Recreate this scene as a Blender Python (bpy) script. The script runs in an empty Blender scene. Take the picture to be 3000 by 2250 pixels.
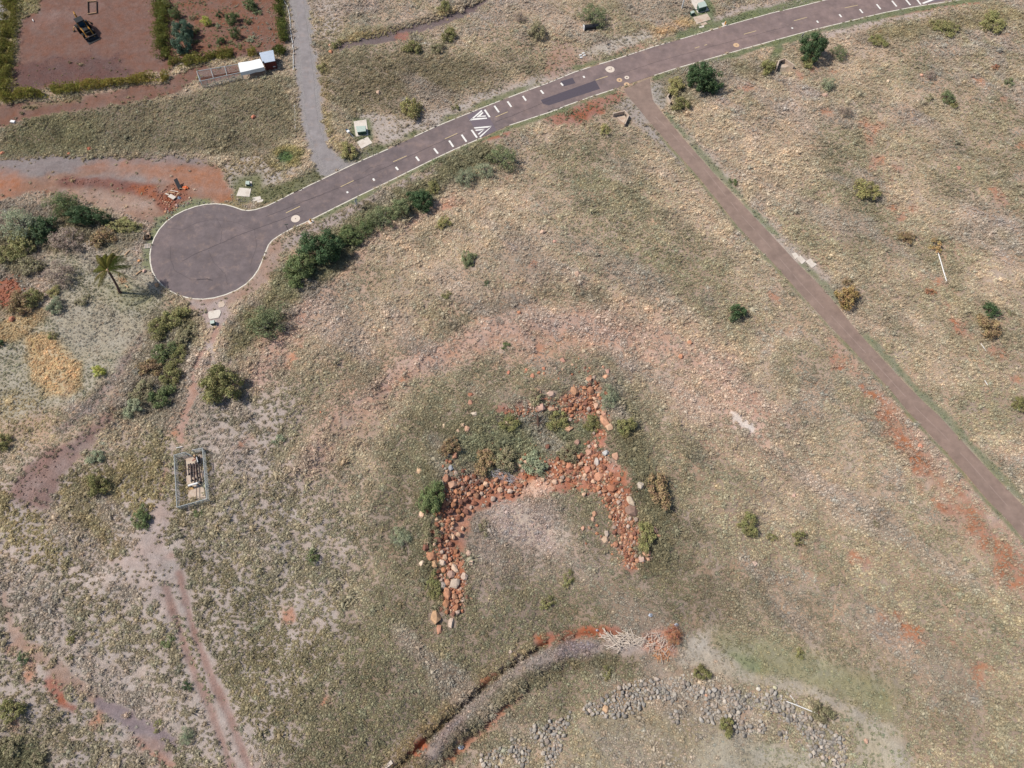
import bpy, bmesh, math, random
import numpy as np
from mathutils import Vector, Matrix, Quaternion
from mathutils.geometry import tessellate_polygon

# ------------------------------------------------------------------ camera, sky, sun, exposure
scene = bpy.context.scene
COL = scene.collection
PITCH = math.radians(65.0)
CAMH = 107.0
FPX = 1475.0                                   # focal length in units of a 2212 px wide frame
cam_d = bpy.data.cameras.new('camera')
cam_d.sensor_width = 36.0
cam_d.lens = FPX / 2212.0 * 36.0
cam_d.clip_start = 0.5
cam_d.clip_end = 6000.0
cam = bpy.data.objects.new('camera', cam_d)
COL.objects.link(cam)
cam.location = (0, 0, CAMH)
cam.rotation_euler = (math.pi / 2 - PITCH, 0, 0)
scene.camera = cam

SUN_EL = math.radians(50.0)
SUN_AZ = math.radians(12.0)                    # shadows fall to +x and a little towards the camera
sun_to = Vector((-math.cos(SUN_EL) * math.cos(SUN_AZ), math.cos(SUN_EL) * math.sin(SUN_AZ), math.sin(SUN_EL)))
world = bpy.data.worlds.new('World')
scene.world = world
world.use_nodes = True
wn = world.node_tree
sky = wn.nodes.new('ShaderNodeTexSky')
sky.sky_type = 'NISHITA'
sky.sun_disc = False
sky.sun_elevation = SUN_EL
sky.sun_rotation = math.atan2(sun_to.x, sun_to.y)
sky.air_density = 1.0
sky.dust_density = 1.5
bg = wn.nodes['Background']
bg.inputs['Strength'].default_value = 0.105
wn.links.new(sky.outputs[0], bg.inputs['Color'])
sun_d = bpy.data.lights.new('sun', 'SUN')
sun_d.energy = 4.5
sun_d.angle = math.radians(0.5)
sun_d.color = (1.0, 0.955, 0.885)
sun = bpy.data.objects.new('sun', sun_d)
COL.objects.link(sun)
sun.rotation_euler = (-sun_to).to_track_quat('-Z', 'Y').to_euler()
sun.location = (-60, 20, 120)
scene.view_settings.view_transform = 'Standard'
scene.view_settings.look = 'None'
scene.view_settings.gamma = 1.0
scene.view_settings.exposure = 0.5
scene.view_settings.use_curve_mapping = False

# ------------------------------------------------------------------ helpers: colour, noise, placement
RNG = random.Random(11)
NPR = np.random.default_rng(5)
ALB = 0.64                                     # photographed brightness -> surface albedo


def lin(c):
    c = np.asarray(c, dtype=float) / 255.0
    return np.where(c <= 0.04045, c / 12.92, ((c + 0.055) / 1.055) ** 2.4) * ALB


def muted(c, k):
    v = lin(c)
    g = float(v @ np.array([0.3, 0.6, 0.1])) * np.array([1.03, 0.99, 0.95])
    return v * (1 - k) + g * k


def rgba(c, k=1.0):
    v = lin(c) * k
    return (float(v[0]), float(v[1]), float(v[2]), 1.0)


def _hash(ix, iy, seed):
    h = (ix.astype(np.int64) * 374761393 + iy.astype(np.int64) * 668265263 + seed * 974711) & 0x7fffffff
    h = ((h ^ (h >> 13)) * 1274126177) & 0x7fffffff
    h = h ^ (h >> 16)
    return (h & 0xffff) / 65535.0


def vnoise(x, y, seed=0):
    ix = np.floor(x); iy = np.floor(y)
    fx = x - ix; fy = y - iy
    fx = fx * fx * fx * (fx * (fx * 6 - 15) + 10); fy = fy * fy * fy * (fy * (fy * 6 - 15) + 10)
    a = _hash(ix, iy, seed); b = _hash(ix + 1, iy, seed)
    c = _hash(ix, iy + 1, seed); d = _hash(ix + 1, iy + 1, seed)
    return (a + (b - a) * fx) * (1 - fy) + (c + (d - c) * fx) * fy


def fbm(x, y, wl, oct=4, seed=0):
    s = 0; a = 1.0; t = 0
    for o in range(oct):
        k = 2.0 ** o / wl
        s = s + a * vnoise(x * k + 17.3 * o, y * k - 9.1 * o, seed + o); t += a; a *= 0.55
    return s / t                                # 0..1, mean .5


def sstep(a, b, x):
    t = np.clip((x - a) / (b - a), 0, 1)
    return t * t * (3 - 2 * t)


# survey frames: (origin x, origin y, scale) in the 3000 px wide photograph; every outline below is
# read off in one of these and laid out on the ground in metres
FR = {'o': (0, 0, 3000 / 2212), 'a': (0, 0, 900 / 2212), 'b': (800, 0, 900 / 2212), 'c': (1600, 0, 700 / 2212),
      'd': (2100, 0, 900 / 2212), 'e': (0, 550, 900 / 2212), 'f': (0, 1150, 900 / 2212), 'g': (1150, 1000, 850 / 2212),
      'h': (1100, 1400, 900 / 2212), 'i': (1100, 1800, 800 / 2212), 'j': (1800, 1800, 800 / 2212),
      'k': (2100, 600, 900 / 2212), 'l': (2100, 1200, 900 / 2212), 'm': (800, 550, 900 / 2212),
      'n': (0, 1700, 733 / 2212), 'ex': (200, 40, 140 / 2212), 'sh': (560, 130, 300 / 2212),
      'hu': (1340, 280, 140 / 1659), 'tr': (1000, 330, 110 / 1521), 'en': (480, 1280, 180 / 1298),
      'tn': (1950, 0, 200 / 2212), 'ty': (1680, 50, 120 / 2212), 'de': (440, 520, 160 / 2212),
      'hy': (880, 560, 220 / 2212), 'ju': (1700, 150, 280 / 2111), 'hw': (2250, 80, 150 / 1778),
      'pa': (230, 720, 270 / 2212), 'bx': (590, 870, 80 / 1327), 'bl': (680, 500, 120 / 1810), 'gr': (800, 0, 100 / 415),
      'wb': (1640, 140, 120 / 2212)}
SP, CP = math.sin(PITCH), math.cos(PITCH)


def P(fr, x, y, z=0.0):
    ox, oy, s = FR[fr]
    u = ((ox + x * s) * 2212 / 3000 - 1106.0) / FPX
    v = -((oy + y * s) * 2212 / 3000 - 829.5) / FPX
    dx, dy, dz = u, CP + v * SP, -SP + v * CP
    t = (CAMH - z) / -dz
    return Vector((dx * t, dy * t, z))


def PS(fr, pts, z=0.0):
    return [P(fr, a, b, z) for a, b in pts]


def project(x, y, z=0.0):                      # -> pixel in the 2212 px frame (used to know what is in view)
    dep = y * CP - (z - CAMH) * SP
    u = x / dep; v = (y * SP + (z - CAMH) * CP) / dep
    return 1106 + u * FPX, 829.5 - v * FPX


# ------------------------------------------------------------------ mesh builder
class MB:
    def __init__(self):
        self.v = []; self.f = []; self.m = []; self.mi = 0

    def add(self, vs, fs):
        b = len(self.v)
        self.v.extend([tuple(p) for p in vs])
        self.f.extend([tuple(b + i for i in f) for f in fs])
        self.m.extend([self.mi] * len(fs))
        return self

    def box(self, c, s, rot=0.0, mat=None, bev=0.0):
        hx, hy, hz = s[0] / 2, s[1] / 2, s[2] / 2
        if bev <= 0:
            vs = [Vector((x, y, z)) for z in (-hz, hz) for x, y in ((-hx, -hy), (hx, -hy), (hx, hy), (-hx, hy))]
            fs = [(3, 2, 1, 0), (4, 5, 6, 7), (0, 1, 5, 4), (1, 2, 6, 5), (2, 3, 7, 6), (3, 0, 4, 7)]
        else:
            b = bev
            ring = [(-hx + b, -hy), (hx - b, -hy), (hx, -hy + b), (hx, hy - b), (hx - b, hy), (-hx + b, hy), (-hx, hy - b), (-hx, -hy + b)]
            kx = (hx - b) / hx; ky = (hy - b) / hy
            vs = [Vector((x, y, -hz)) for x, y in ring] + [Vector((x, y, hz - b)) for x, y in ring] + \
                 [Vector((x * kx, y * ky, hz)) for x, y in ring]
            fs = [tuple(range(7, -1, -1)), tuple(range(16, 24))]
            for k in range(2):
                for i in range(8):
                    j = (i + 1) % 8
                    fs.append((k * 8 + i, k * 8 + j, k * 8 + 8 + j, k * 8 + 8 + i))
        M = mat if mat is not None else Matrix.Translation(Vector(c)) @ Matrix.Rotation(rot, 4, 'Z')
        if mat is not None:
            M = mat @ Matrix.Translation(Vector(c)) @ Matrix.Rotation(rot, 4, 'Z')
        return self.add([M @ p for p in vs], fs)

    def tube(self, path, radii, n=6, cap=True):
        path = [Vector(p) for p in path]
        if not hasattr(radii, '__len__'):
            radii = [radii] * len(path)
        vs = []; fs = []
        up = Vector((0, 0, 1))
        for i, p in enumerate(path):
            t = (path[min(i + 1, len(path) - 1)] - path[max(i - 1, 0)])
            t = t.normalized() if t.length > 1e-9 else up
            a = t.orthogonal().normalized() if i == 0 else (a - t * a.dot(t)).normalized()
            b = t.cross(a)
            for k in range(n):
                w = 2 * math.pi * k / n
                vs.append(p + (a * math.cos(w) + b * math.sin(w)) * radii[i])
        for i in range(len(path) - 1):
            for k in range(n):
                l = (k + 1) % n
                fs.append((i * n + k, i * n + l, (i + 1) * n + l, (i + 1) * n + k))
        if cap:
            fs.append(tuple(range(n - 1, -1, -1)))
            fs.append(tuple((len(path) - 1) * n + k for k in range(n)))
        return self.add(vs, fs)

    def prism(self, poly, z0, z1, top_scale=1.0):
        poly = [Vector((p[0], p[1], 0)) for p in poly]
        area = sum(poly[i].x * poly[(i + 1) % len(poly)].y - poly[(i + 1) % len(poly)].x * poly[i].y for i in range(len(poly)))
        if area < 0:
            poly.reverse()
        n = len(poly); c = sum(poly, Vector()) / n
        vs = [Vector((p.x, p.y, z0)) for p in poly] + [Vector((c.x + (p.x - c.x) * top_scale, c.y + (p.y - c.y) * top_scale, z1)) for p in poly]
        fs = [(i, (i + 1) % n, n + (i + 1) % n, n + i) for i in range(n)]
        for t in tessellate_polygon([poly]):
            t = list(t)
            q = [poly[i] for i in t]
            if (q[1] - q[0]).cross(q[2] - q[0]).z < 0:
                t.reverse()
            fs.append(tuple(n + i for i in t)); fs.append(tuple(reversed(t)))
        return self.add(vs, fs)

    def sheet(self, poly, z):
        poly = [Vector((p[0], p[1], 0)) for p in poly]
        fs = []
        for t in tessellate_polygon([poly]):
            t = list(t); q = [poly[i] for i in t]
            if (q[1] - q[0]).cross(q[2] - q[0]).z < 0:
                t.reverse()
            fs.append(tuple(t))
        return self.add([Vector((p.x, p.y, z)) for p in poly], fs)

    def strip(self, path, w, z):
        path = [Vector((p[0], p[1], 0)) for p in path]
        vs = []; fs = []
        for i, p in enumerate(path):
            t = (path[min(i + 1, len(path) - 1)] - path[max(i - 1, 0)]).normalized()
            nrm = Vector((-t.y, t.x, 0))
            wi = w[i] if hasattr(w, '__len__') else w
            vs += [p + nrm * wi / 2 + Vector((0, 0, z)), p - nrm * wi / 2 + Vector((0, 0, z))]
        for i in range(len(path) - 1):
            fs.append((2 * i, 2 * i + 1, 2 * i + 3, 2 * i + 2))
        return self.add(vs, fs)

    def lathe(self, prof, c=(0, 0, 0), n=12):
        vs = []; fs = []
        for r, z in prof:
            for k in range(n):
                w = 2 * math.pi * k / n
                vs.append(Vector((c[0] + r * math.cos(w), c[1] + r * math.sin(w), c[2] + z)))
        for i in range(len(prof) - 1):
            for k in range(n):
                l = (k + 1) % n
                fs.append((i * n + k, i * n + l, (i + 1) * n + l, (i + 1) * n + k))
        fs.append(tuple(range(n - 1, -1, -1))); fs.append(tuple((len(prof) - 1) * n + k for k in range(n)))
        return self.add(vs, fs)

    def mesh(self, name, mats, smooth=False):
        me = bpy.data.meshes.new(name)
        me.from_pydata(self.v, [], self.f)
        for m in (mats if isinstance(mats, (list, tuple)) else [mats]):
            me.materials.append(m)
        if self.mi or any(self.m):
            me.polygons.foreach_set('material_index', self.m)
        if smooth:
            me.polygons.foreach_set('use_smooth', [True] * len(me.polygons))
        me.update()
        return me

    def build(self, name, mats, parent=None, smooth=False):
        return link(name, self.mesh(name, mats, smooth), parent)


def link(name, data, parent=None, loc=None):
    o = bpy.data.objects.new(name, data)
    COL.objects.link(o)
    if parent is not None:
        o.parent = parent
        o.matrix_parent_inverse = Matrix.Identity(4)
    if loc is not None:
        o.location = loc
    return o


def tag(o, label=None, cat=None, group=None, kind=None):
    if label: o['label'] = label
    if cat: o['category'] = cat
    if group: o['group'] = group
    if kind: o['kind'] = kind
    return o


def empty(name, loc, rz=0.0, label=None, cat=None, group=None):
    o = link(name, None, None, loc)
    o.rotation_euler = (0, 0, rz)
    o.empty_display_size = 0.3
    return tag(o, label, cat, group)


# ------------------------------------------------------------------ materials
def mat_new(name, rough=0.9, spec=0.2):
    m = bpy.data.materials.new(name)
    m.use_nodes = True
    nt = m.node_tree
    b = nt.nodes['Principled BSDF']
    b.inputs['Roughness'].default_value = rough
    b.inputs['Specular IOR Level'].default_value = spec
    return m, nt, b


def node(nt, t, **kw):
    n = nt.nodes.new(t)
    for k, v in kw.items():
        setattr(n, k, v)
    return n


def mathn(nt, op, a, b=None):
    n = node(nt, 'ShaderNodeMath', operation=op)
    for i, s in enumerate((a, b)):
        if s is None: continue
        if isinstance(s, (int, float)): n.inputs[i].default_value = s
        else: nt.links.new(s, n.inputs[i])
    return n.outputs[0]


def mixc(nt, fac, a, b, mode='MIX'):
    n = node(nt, 'ShaderNodeMix', data_type='RGBA', blend_type=mode)
    for s, i in ((fac, 0), (a, 6), (b, 7)):
        if isinstance(s, (int, float)): n.inputs[i].default_value = s
        elif isinstance(s, tuple): n.inputs[i].default_value = s
        else: nt.links.new(s, n.inputs[i])
    return n.outputs[2]


def noise_out(nt, scale, detail=3.0, rough=0.6, coords='pos', w=None):
    n = node(nt, 'ShaderNodeTexNoise')
    n.inputs['Scale'].default_value = scale
    n.inputs['Detail'].default_value = detail
    n.inputs['Roughness'].default_value = rough
    if coords == 'pos':
        g = node(nt, 'ShaderNodeNewGeometry')
        nt.links.new(g.outputs['Position'], n.inputs['Vector'])
    else:
        g = node(nt, 'ShaderNodeTexCoord')
        nt.links.new(g.outputs['Object'], n.inputs['Vector'])
    return n.outputs['Fac']


def ramp(nt, fac, a, b, lo=0.3, hi=0.7):
    r = node(nt, 'ShaderNodeMapRange')
    nt.links.new(fac, r.inputs['Value'])
    r.inputs['From Min'].default_value = lo; r.inputs['From Max'].default_value = hi
    r.inputs['To Min'].default_value = a; r.inputs['To Max'].default_value = b
    return r.outputs[0]


def simple(name, c, rough=0.7, var=0.12, scale=3.0, spec=0.3, metal=0.0, k=1.0, bump=0.0, dirt=None):
    m, nt, b = mat_new(name, rough, spec)
    b.inputs['Metallic'].default_value = metal
    n1 = noise_out(nt, scale, 5.0, 0.65)
    v = ramp(nt, n1, 1 - var, 1 + var)
    base = rgba(c, k)
    cn = node(nt, 'ShaderNodeCombineColor')
    for i in range(3):
        nt.links.new(mathn(nt, 'MULTIPLY', v, base[i]), cn.inputs[i])
    out = cn.outputs[0]
    if dirt:
        n2 = noise_out(nt, scale * 0.35, 6.0, 0.7)
        out = mixc(nt, ramp(nt, n2, 0.0, 0.75, 0.5, 0.72), out, rgba(dirt))
    nt.links.new(out, b.inputs['Base Color'])
    if bump > 0:
        bp = node(nt, 'ShaderNodeBump')
        bp.inputs['Strength'].default_value = bump
        bp.inputs['Distance'].default_value = 0.05
        nt.links.new(n1, bp.inputs['Height'])
        nt.links.new(bp.outputs[0], b.inputs['Normal'])
    return m


M = {}
M['concrete'] = simple('concrete', (214, 203, 190), 0.85, 0.07, 2.2, dirt=(176, 158, 140))
M['concrete_old'] = simple('concrete_old', (196, 178, 160), 0.9, 0.1, 2.0, dirt=(168, 130, 104))
M['paint_white'] = simple('paint_white', (236, 232, 224), 0.75, 0.06, 5.0, dirt=(186, 174, 166))
M['paint_edge'] = simple('paint_edge', (222, 214, 198), 0.8, 0.08, 3.0, dirt=(160, 144, 130))
M['lane_line'] = simple('worn_line', (176, 154, 144), 0.85, 0.15, 3.0, dirt=(146, 124, 116))
M['paint_yellow'] = simple('paint_yellow', (205, 182, 138), 0.8, 0.08, 4.0, dirt=(160, 140, 124))
M['green_steel'] = simple('green_steel', (58, 92, 78), 0.5, 0.08, 2.0)
M['pale_steel'] = simple('pale_steel', (178, 190, 178), 0.45, 0.06, 2.0)
M['dark_steel'] = simple('dark_steel', (44, 44, 48), 0.5, 0.2, 3.0)
M['galv'] = simple('galvanised_steel', (176, 180, 178), 0.5, 0.1, 4.0)
M['rust_pipe'] = simple('dark_pipe', (70, 52, 50), 0.6, 0.25, 3.0, dirt=(120, 70, 50))
M['pvc'] = simple('white_plastic', (235, 232, 228), 0.5, 0.04, 2.0)
M['yellow'] = simple('machine_yellow', (176, 124, 44), 0.45, 0.1, 2.0, dirt=(60, 46, 38))
M['black'] = simple('black_rubber', (30, 29, 30), 0.8, 0.2, 4.0)
M['glass'] = simple('cab_glass', (40, 66, 84), 0.08, 0.05, 1.0, spec=0.8)
M['roof'] = simple('metal_roof', (196, 206, 218), 0.4, 0.04, 0.8, metal=0.2)
M['red_wall'] = simple('red_boards', (112, 52, 44), 0.8, 0.12, 2.0)
M['tarp'] = simple('white_tarp', (240, 240, 238), 0.6, 0.04, 1.5)
M['wood'] = simple('pale_wood', (206, 170, 132), 0.85, 0.12, 3.0, dirt=(150, 112, 84))
M['wood_dark'] = simple('dark_wood', (92, 70, 58), 0.9, 0.2, 3.0)
M['wood_grey'] = simple('dead_wood', (210, 194, 178), 0.9, 0.15, 3.0)
M['bark'] = simple('bark', (104, 84, 70), 0.95, 0.2, 5.0)
M['bark_grey'] = simple('grey_bark', (140, 130, 122), 0.95, 0.15, 5.0)
M['palm_trunk'] = simple('palm_trunk', (112, 88, 80), 0.95, 0.25, 4.0)
M['hydrant'] = simple('hydrant_yellow', (222, 158, 52), 0.5, 0.05, 3.0)
M['asphalt_dark'] = simple('asphalt_patch', (84, 76, 84), 0.9, 0.08, 3.0)
M['asphalt_hump'] = simple('asphalt_hump', (112, 100, 106), 0.9, 0.08, 2.0)
M['seam'] = simple('tar_seam', (74, 66, 68), 0.9, 0.1, 2.0)
M['iron'] = simple('cast_iron', (110, 92, 84), 0.7, 0.15, 4.0)
M['collar'] = simple('pale_collar', (216, 200, 184), 0.85, 0.06, 3.0)
M['collar_tan'] = simple('tan_collar', (206, 172, 136), 0.85, 0.06, 3.0)
M['blue_plastic'] = simple('blue_white_litter', (196, 206, 220), 0.5, 0.1, 4.0)


def road_mat(name, ca, cb, scale=0.08):
    m, nt, b = mat_new(name, 0.92, 0.15)
    big = noise_out(nt, scale, 4.0, 0.6)
    fine = noise_out(nt, 9.0, 4.0, 0.7)
    mid = noise_out(nt, 0.7, 5.0, 0.65)
    g = node(nt, 'ShaderNodeNewGeometry')
    sx = node(nt, 'ShaderNodeSeparateXYZ')
    nt.links.new(g.outputs['Position'], sx.inputs[0])
    along = ramp(nt, sx.outputs[0], 0.0, 1.0, -40.0, 35.0)     # red dust blown over the eastern stretch
    f = mathn(nt, 'ADD', mathn(nt, 'MULTIPLY', along, 0.75), ramp(nt, big, -0.25, 0.25))
    f = mathn(nt, 'MINIMUM', mathn(nt, 'MAXIMUM', f, 0.0), 1.0)
    c = mixc(nt, f, rgba(ca), rgba(cb))
    v = mathn(nt, 'MULTIPLY', ramp(nt, mid, 0.88, 1.12), ramp(nt, fine, 0.86, 1.14))
    st = noise_out(nt, 0.32, 8.0, 0.72)
    v = mathn(nt, 'MULTIPLY', v, ramp(nt, st, 0.86, 1.1, 0.36, 0.6))
    dust = noise_out(nt, 0.55, 7.0, 0.7)
    c = mixc(nt, ramp(nt, dust, 0.0, 0.45, 0.52, 0.72), c, rgba((160, 136, 122)))
    cc = node(nt, 'ShaderNodeVectorMath', operation='SCALE')
    nt.links.new(c, cc.inputs[0]); nt.links.new(v, cc.inputs[3])
    nt.links.new(cc.outputs[0], b.inputs['Base Color'])
    return m


M['road'] = road_mat('asphalt', (112, 101, 101), (138, 118, 113))
M['side_road'] = road_mat('asphalt_side', (136, 119, 110), (142, 120, 108), 0.05)
M['gravel'] = road_mat('gravel', (142, 135, 134), (150, 142, 138), 0.25)


def ground_mat():
    m, nt, b = mat_new('soil', 1.0, 0.05)
    at = node(nt, 'ShaderNodeAttribute', attribute_name='soil')
    n1 = noise_out(nt, 1.1, 6.0, 0.7); n2 = noise_out(nt, 6.0, 5.0, 0.75)
    n3 = noise_out(nt, 0.35, 4.0, 0.6)
    v = mathn(nt, 'MULTIPLY', ramp(nt, n1, 0.84, 1.16), ramp(nt, n2, 0.72, 1.28))
    cc = node(nt, 'ShaderNodeVectorMath', operation='SCALE')
    nt.links.new(at.outputs['Color'], cc.inputs[0]); nt.links.new(v, cc.inputs[3])
    hs = node(nt, 'ShaderNodeHueSaturation')
    nt.links.new(cc.outputs[0], hs.inputs['Color'])
    nt.links.new(ramp(nt, n3, 0.8, 1.2), hs.inputs['Saturation'])
    nt.links.new(hs.outputs[0], b.inputs['Base Color'])
    bp = node(nt, 'ShaderNodeBump')
    bp.inputs['Strength'].default_value = 0.9; bp.inputs['Distance'].default_value = 0.12
    nt.links.new(mathn(nt, 'ADD', n2, mathn(nt, 'MULTIPLY', n1, 1.4)), bp.inputs['Height'])
    nt.links.new(bp.outputs[0], b.inputs['Normal'])
    return m


def tuft_mat(name, attr_type='INSTANCER', attr='tcol', transl=0.38):
    m, nt, b = mat_new(name, 0.85, 0.12)
    at = node(nt, 'ShaderNodeAttribute', attribute_name=attr)
    at.attribute_type = attr_type
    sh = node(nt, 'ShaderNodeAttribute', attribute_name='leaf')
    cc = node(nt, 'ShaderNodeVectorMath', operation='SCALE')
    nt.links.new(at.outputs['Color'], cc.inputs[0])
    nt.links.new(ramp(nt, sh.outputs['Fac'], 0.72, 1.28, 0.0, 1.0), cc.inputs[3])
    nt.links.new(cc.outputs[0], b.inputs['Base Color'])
    tr = node(nt, 'ShaderNodeBsdfTranslucent')
    nt.links.new(cc.outputs[0], tr.inputs['Color'])
    mx = node(nt, 'ShaderNodeMixShader')
    mx.inputs[0].default_value = transl
    nt.links.new(b.outputs[0], mx.inputs[1]); nt.links.new(tr.outputs[0], mx.inputs[2])
    nt.links.new(mx.outputs[0], nt.nodes['Material Output'].inputs['Surface'])
    return m


def leaf_mat():
    m, nt, b = mat_new('leaves', 0.65, 0.25)
    oi = node(nt, 'ShaderNodeObjectInfo')
    sh = node(nt, 'ShaderNodeAttribute', attribute_name='leaf')
    cc = node(nt, 'ShaderNodeVectorMath', operation='SCALE')
    nt.links.new(oi.outputs['Color'], cc.inputs[0])
    nt.links.new(ramp(nt, sh.outputs['Fac'], 0.62, 1.45, 0.0, 1.0), cc.inputs[3])
    hs = node(nt, 'ShaderNodeHueSaturation')
    nt.links.new(cc.outputs[0], hs.inputs['Color'])
    nt.links.new(ramp(nt, noise_out(nt, 1.3, 2.0), 0.47, 0.53), hs.inputs['Hue'])
    nt.links.new(hs.outputs[0], b.inputs['Base Color'])
    tr = node(nt, 'ShaderNodeBsdfTranslucent')
    nt.links.new(hs.outputs[0], tr.inputs['Color'])
    mx = node(nt, 'ShaderNodeMixShader')
    mx.inputs[0].default_value = 0.3
    nt.links.new(b.outputs[0], mx.inputs[1]); nt.links.new(tr.outputs[0], mx.inputs[2])
    nt.links.new(mx.outputs[0], nt.nodes['Material Output'].inputs['Surface'])
    return m


def rock_mat():
    m, nt, b = mat_new('rock', 0.9, 0.15)
    oi = node(nt, 'ShaderNodeObjectInfo')
    n1 = noise_out(nt, 2.2, 5.0, 0.7); n2 = noise_out(nt, 9.0, 4.0, 0.7)
    cc = node(nt, 'ShaderNodeVectorMath', operation='SCALE')
    nt.links.new(oi.outputs['Color'], cc.inputs[0])
    nt.links.new(mathn(nt, 'MULTIPLY', ramp(nt, n1, 0.78, 1.2), ramp(nt, n2, 0.85, 1.15)), cc.inputs[3])
    nt.links.new(cc.outputs[0], b.inputs['Base Color'])
    bp = node(nt, 'ShaderNodeBump')
    bp.inputs['Strength'].default_value = 0.5; bp.inputs['Distance'].default_value = 0.06
    nt.links.new(n2, bp.inputs['Height']); nt.links.new(bp.outputs[0], b.inputs['Normal'])
    return m


M['soil'] = ground_mat()
M['tuft'] = tuft_mat('grass_blades')
M['stone_inst'] = tuft_mat('stones', transl=0.0)
M['leaf'] = leaf_mat()
M['rock'] = rock_mat()

# ------------------------------------------------------------------ road outlines
cul = [(2212, 240), (2100, 290), (2020, 335), (1960, 375), (1930, 410), (1905, 470), (1880, 535), (1855, 590), (1820, 640), (1770, 690), (1700, 735),
       (1620, 768), (1540, 790), (1460, 799), (1380, 795), (1300, 775), (1240, 748), (1180, 708), (1130, 655), (1100, 600), (1086, 540), (1083, 480),
       (1092, 420), (1115, 360), (1150, 300), (1200, 245), (1260, 200), (1330, 165), (1410, 137), (1480, 122), (1550, 118), (1620, 124), (1680, 140),
       (1740, 162), (1790, 167), (1840, 160), (1920, 135), (2010, 92), (2100, 45), (2180, 8)]
upper = PS('b', [(150, 1390), (330, 1305), (470, 1237), (590, 1180), (710, 1127), (830, 1075), (1020, 985), (1170, 915), (1390, 825), (1590, 745), (1800, 665), (1980, 600)]) + \
    PS('c', [(270, 668), (450, 610), (600, 565), (760, 512), (900, 467), (1000, 433), (1270, 357), (1490, 293), (1600, 260), (1750, 217), (1920, 170), (2080, 125)]) + \
    PS('d', [(580, 53), (790, 0), (1100, -75), (1500, -165), (1900, -235), (2500, -330)])
lower = PS('b', [(310, 1560), (600, 1415), (850, 1295), (1110, 1165), (1300, 1075), (1500, 990), (1700, 900), (1920, 828), (2100, 770)]) + \
    PS('c', [(20, 1032), (220, 962), (420, 890), (620, 825)])
lower2 = PS('c', [(1000, 695), (1200, 630), (1390, 575), (1600, 515), (1810, 455)]) + \
    PS('d', [(180, 352), (450, 278), (700, 210), (890, 165), (1050, 125), (1200, 90), (1400, 50), (1700, 3), (2000, -45), (2500, -120)])
cul_w = PS('e', cul)                            # lower lip -> round the bulb -> upper lip
side_l = PS('c', [(715, 826), (760, 890), (860, 1010), (960, 1130), (1060, 1240), (1150, 1350), (1290, 1500), (1430, 1659)]) + \
    PS('k', [(150, 150), (270, 280), (400, 410), (480, 500), (590, 625), (700, 745), (800, 855), (950, 1010), (1100, 1170), (1250, 1330), (1380, 1490)]) + \
    PS('l', [(1500, 140), (1640, 290), (1800, 470), (1950, 650), (2100, 800), (2212, 930), (2600, 1350), (3000, 1800)])
side_r = PS('c', [(960, 724), (965, 800), (985, 920), (1010, 960), (1100, 1080), (1250, 1260), (1400, 1430), (1600, 1659)]) + \
    PS('k', [(330, 150), (460, 290), (560, 400), (640, 480), (760, 600), (870, 730), (970, 860), (1100, 1010), (1220, 1140), (1350, 1280), (1500, 1430)]) + \
    PS('l', [(1600, 45), (1850, 320), (2000, 480), (2212, 700), (2600, 1110), (3000, 1540)])
main_poly = list(reversed(lower)) + cul_w + upper + list(reversed(lower2))
side_poly = side_l + list(reversed(side_r))
gravel_poly = PS('b', [(110, -160), (125, 0), (150, 200), (165, 400), (180, 600), (205, 830), (240, 1000), (290, 1130), (325, 1200), (345, 1262), (395, 1268), (470, 1235), (590, 1178), (540, 1172),
                       (450, 1110), (400, 1030), (360, 900), (340, 740), (325, 550), (305, 400), (280, 200), (250, 0), (225, -160)])
corner_gravel = PS('a', [(-200, -150), (48, -150), (50, 0), (38, 120), (15, 210), (-20, 280), (-200, 330)])

# ------------------------------------------------------------------ terrain grid: relief, soil colours, plant cover
STEP = 0.33
inx = np.arange(-138, 138.01, STEP); iny = np.arange(-22, 176.01, STEP)
outx = np.array([180, 240, 340, 520, 900, 1800.0]); 
gx = np.concatenate([-outx[::-1], inx, outx]); gy = np.concatenate([np.array([-1800, -900, -520, -340, -240, -160, -100, -60, -40.0]), iny, np.array([200, 240, 300, 400, 600, 1000, 2000.0])])
GX, GY = np.meshgrid(gx, gy)
SH = GX.shape
WN = fbm(GX, GY, 5.0, 4, 3) - 0.5
WN2 = fbm(GX, GY, 1.4, 3, 9) - 0.5
N1 = fbm(GX, GY, 34.0, 4, 21)
N2 = fbm(GX, GY, 9.0, 4, 31)
N3 = fbm(GX, GY, 3.0, 3, 41)


def _seg_d(X, Y, a, b):
    dx, dy = b[0] - a[0], b[1] - a[1]
    L = dx * dx + dy * dy + 1e-12
    t = np.clip(((X - a[0]) * dx + (Y - a[1]) * dy) / L, 0, 1)
    return np.hypot(X - a[0] - t * dx, Y - a[1] - t * dy), t


def _sub(pts, pad):
    xs = [p[0] for p in pts]; ys = [p[1] for p in pts]
    i0, i1 = np.searchsorted(gx, [min(xs) - pad, max(xs) + pad]); j0, j1 = np.searchsorted(gy, [min(ys) - pad, max(ys) + pad])
    return slice(max(j0 - 1, 0), j1 + 1), slice(max(i0 - 1, 0), i1 + 1)


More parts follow.
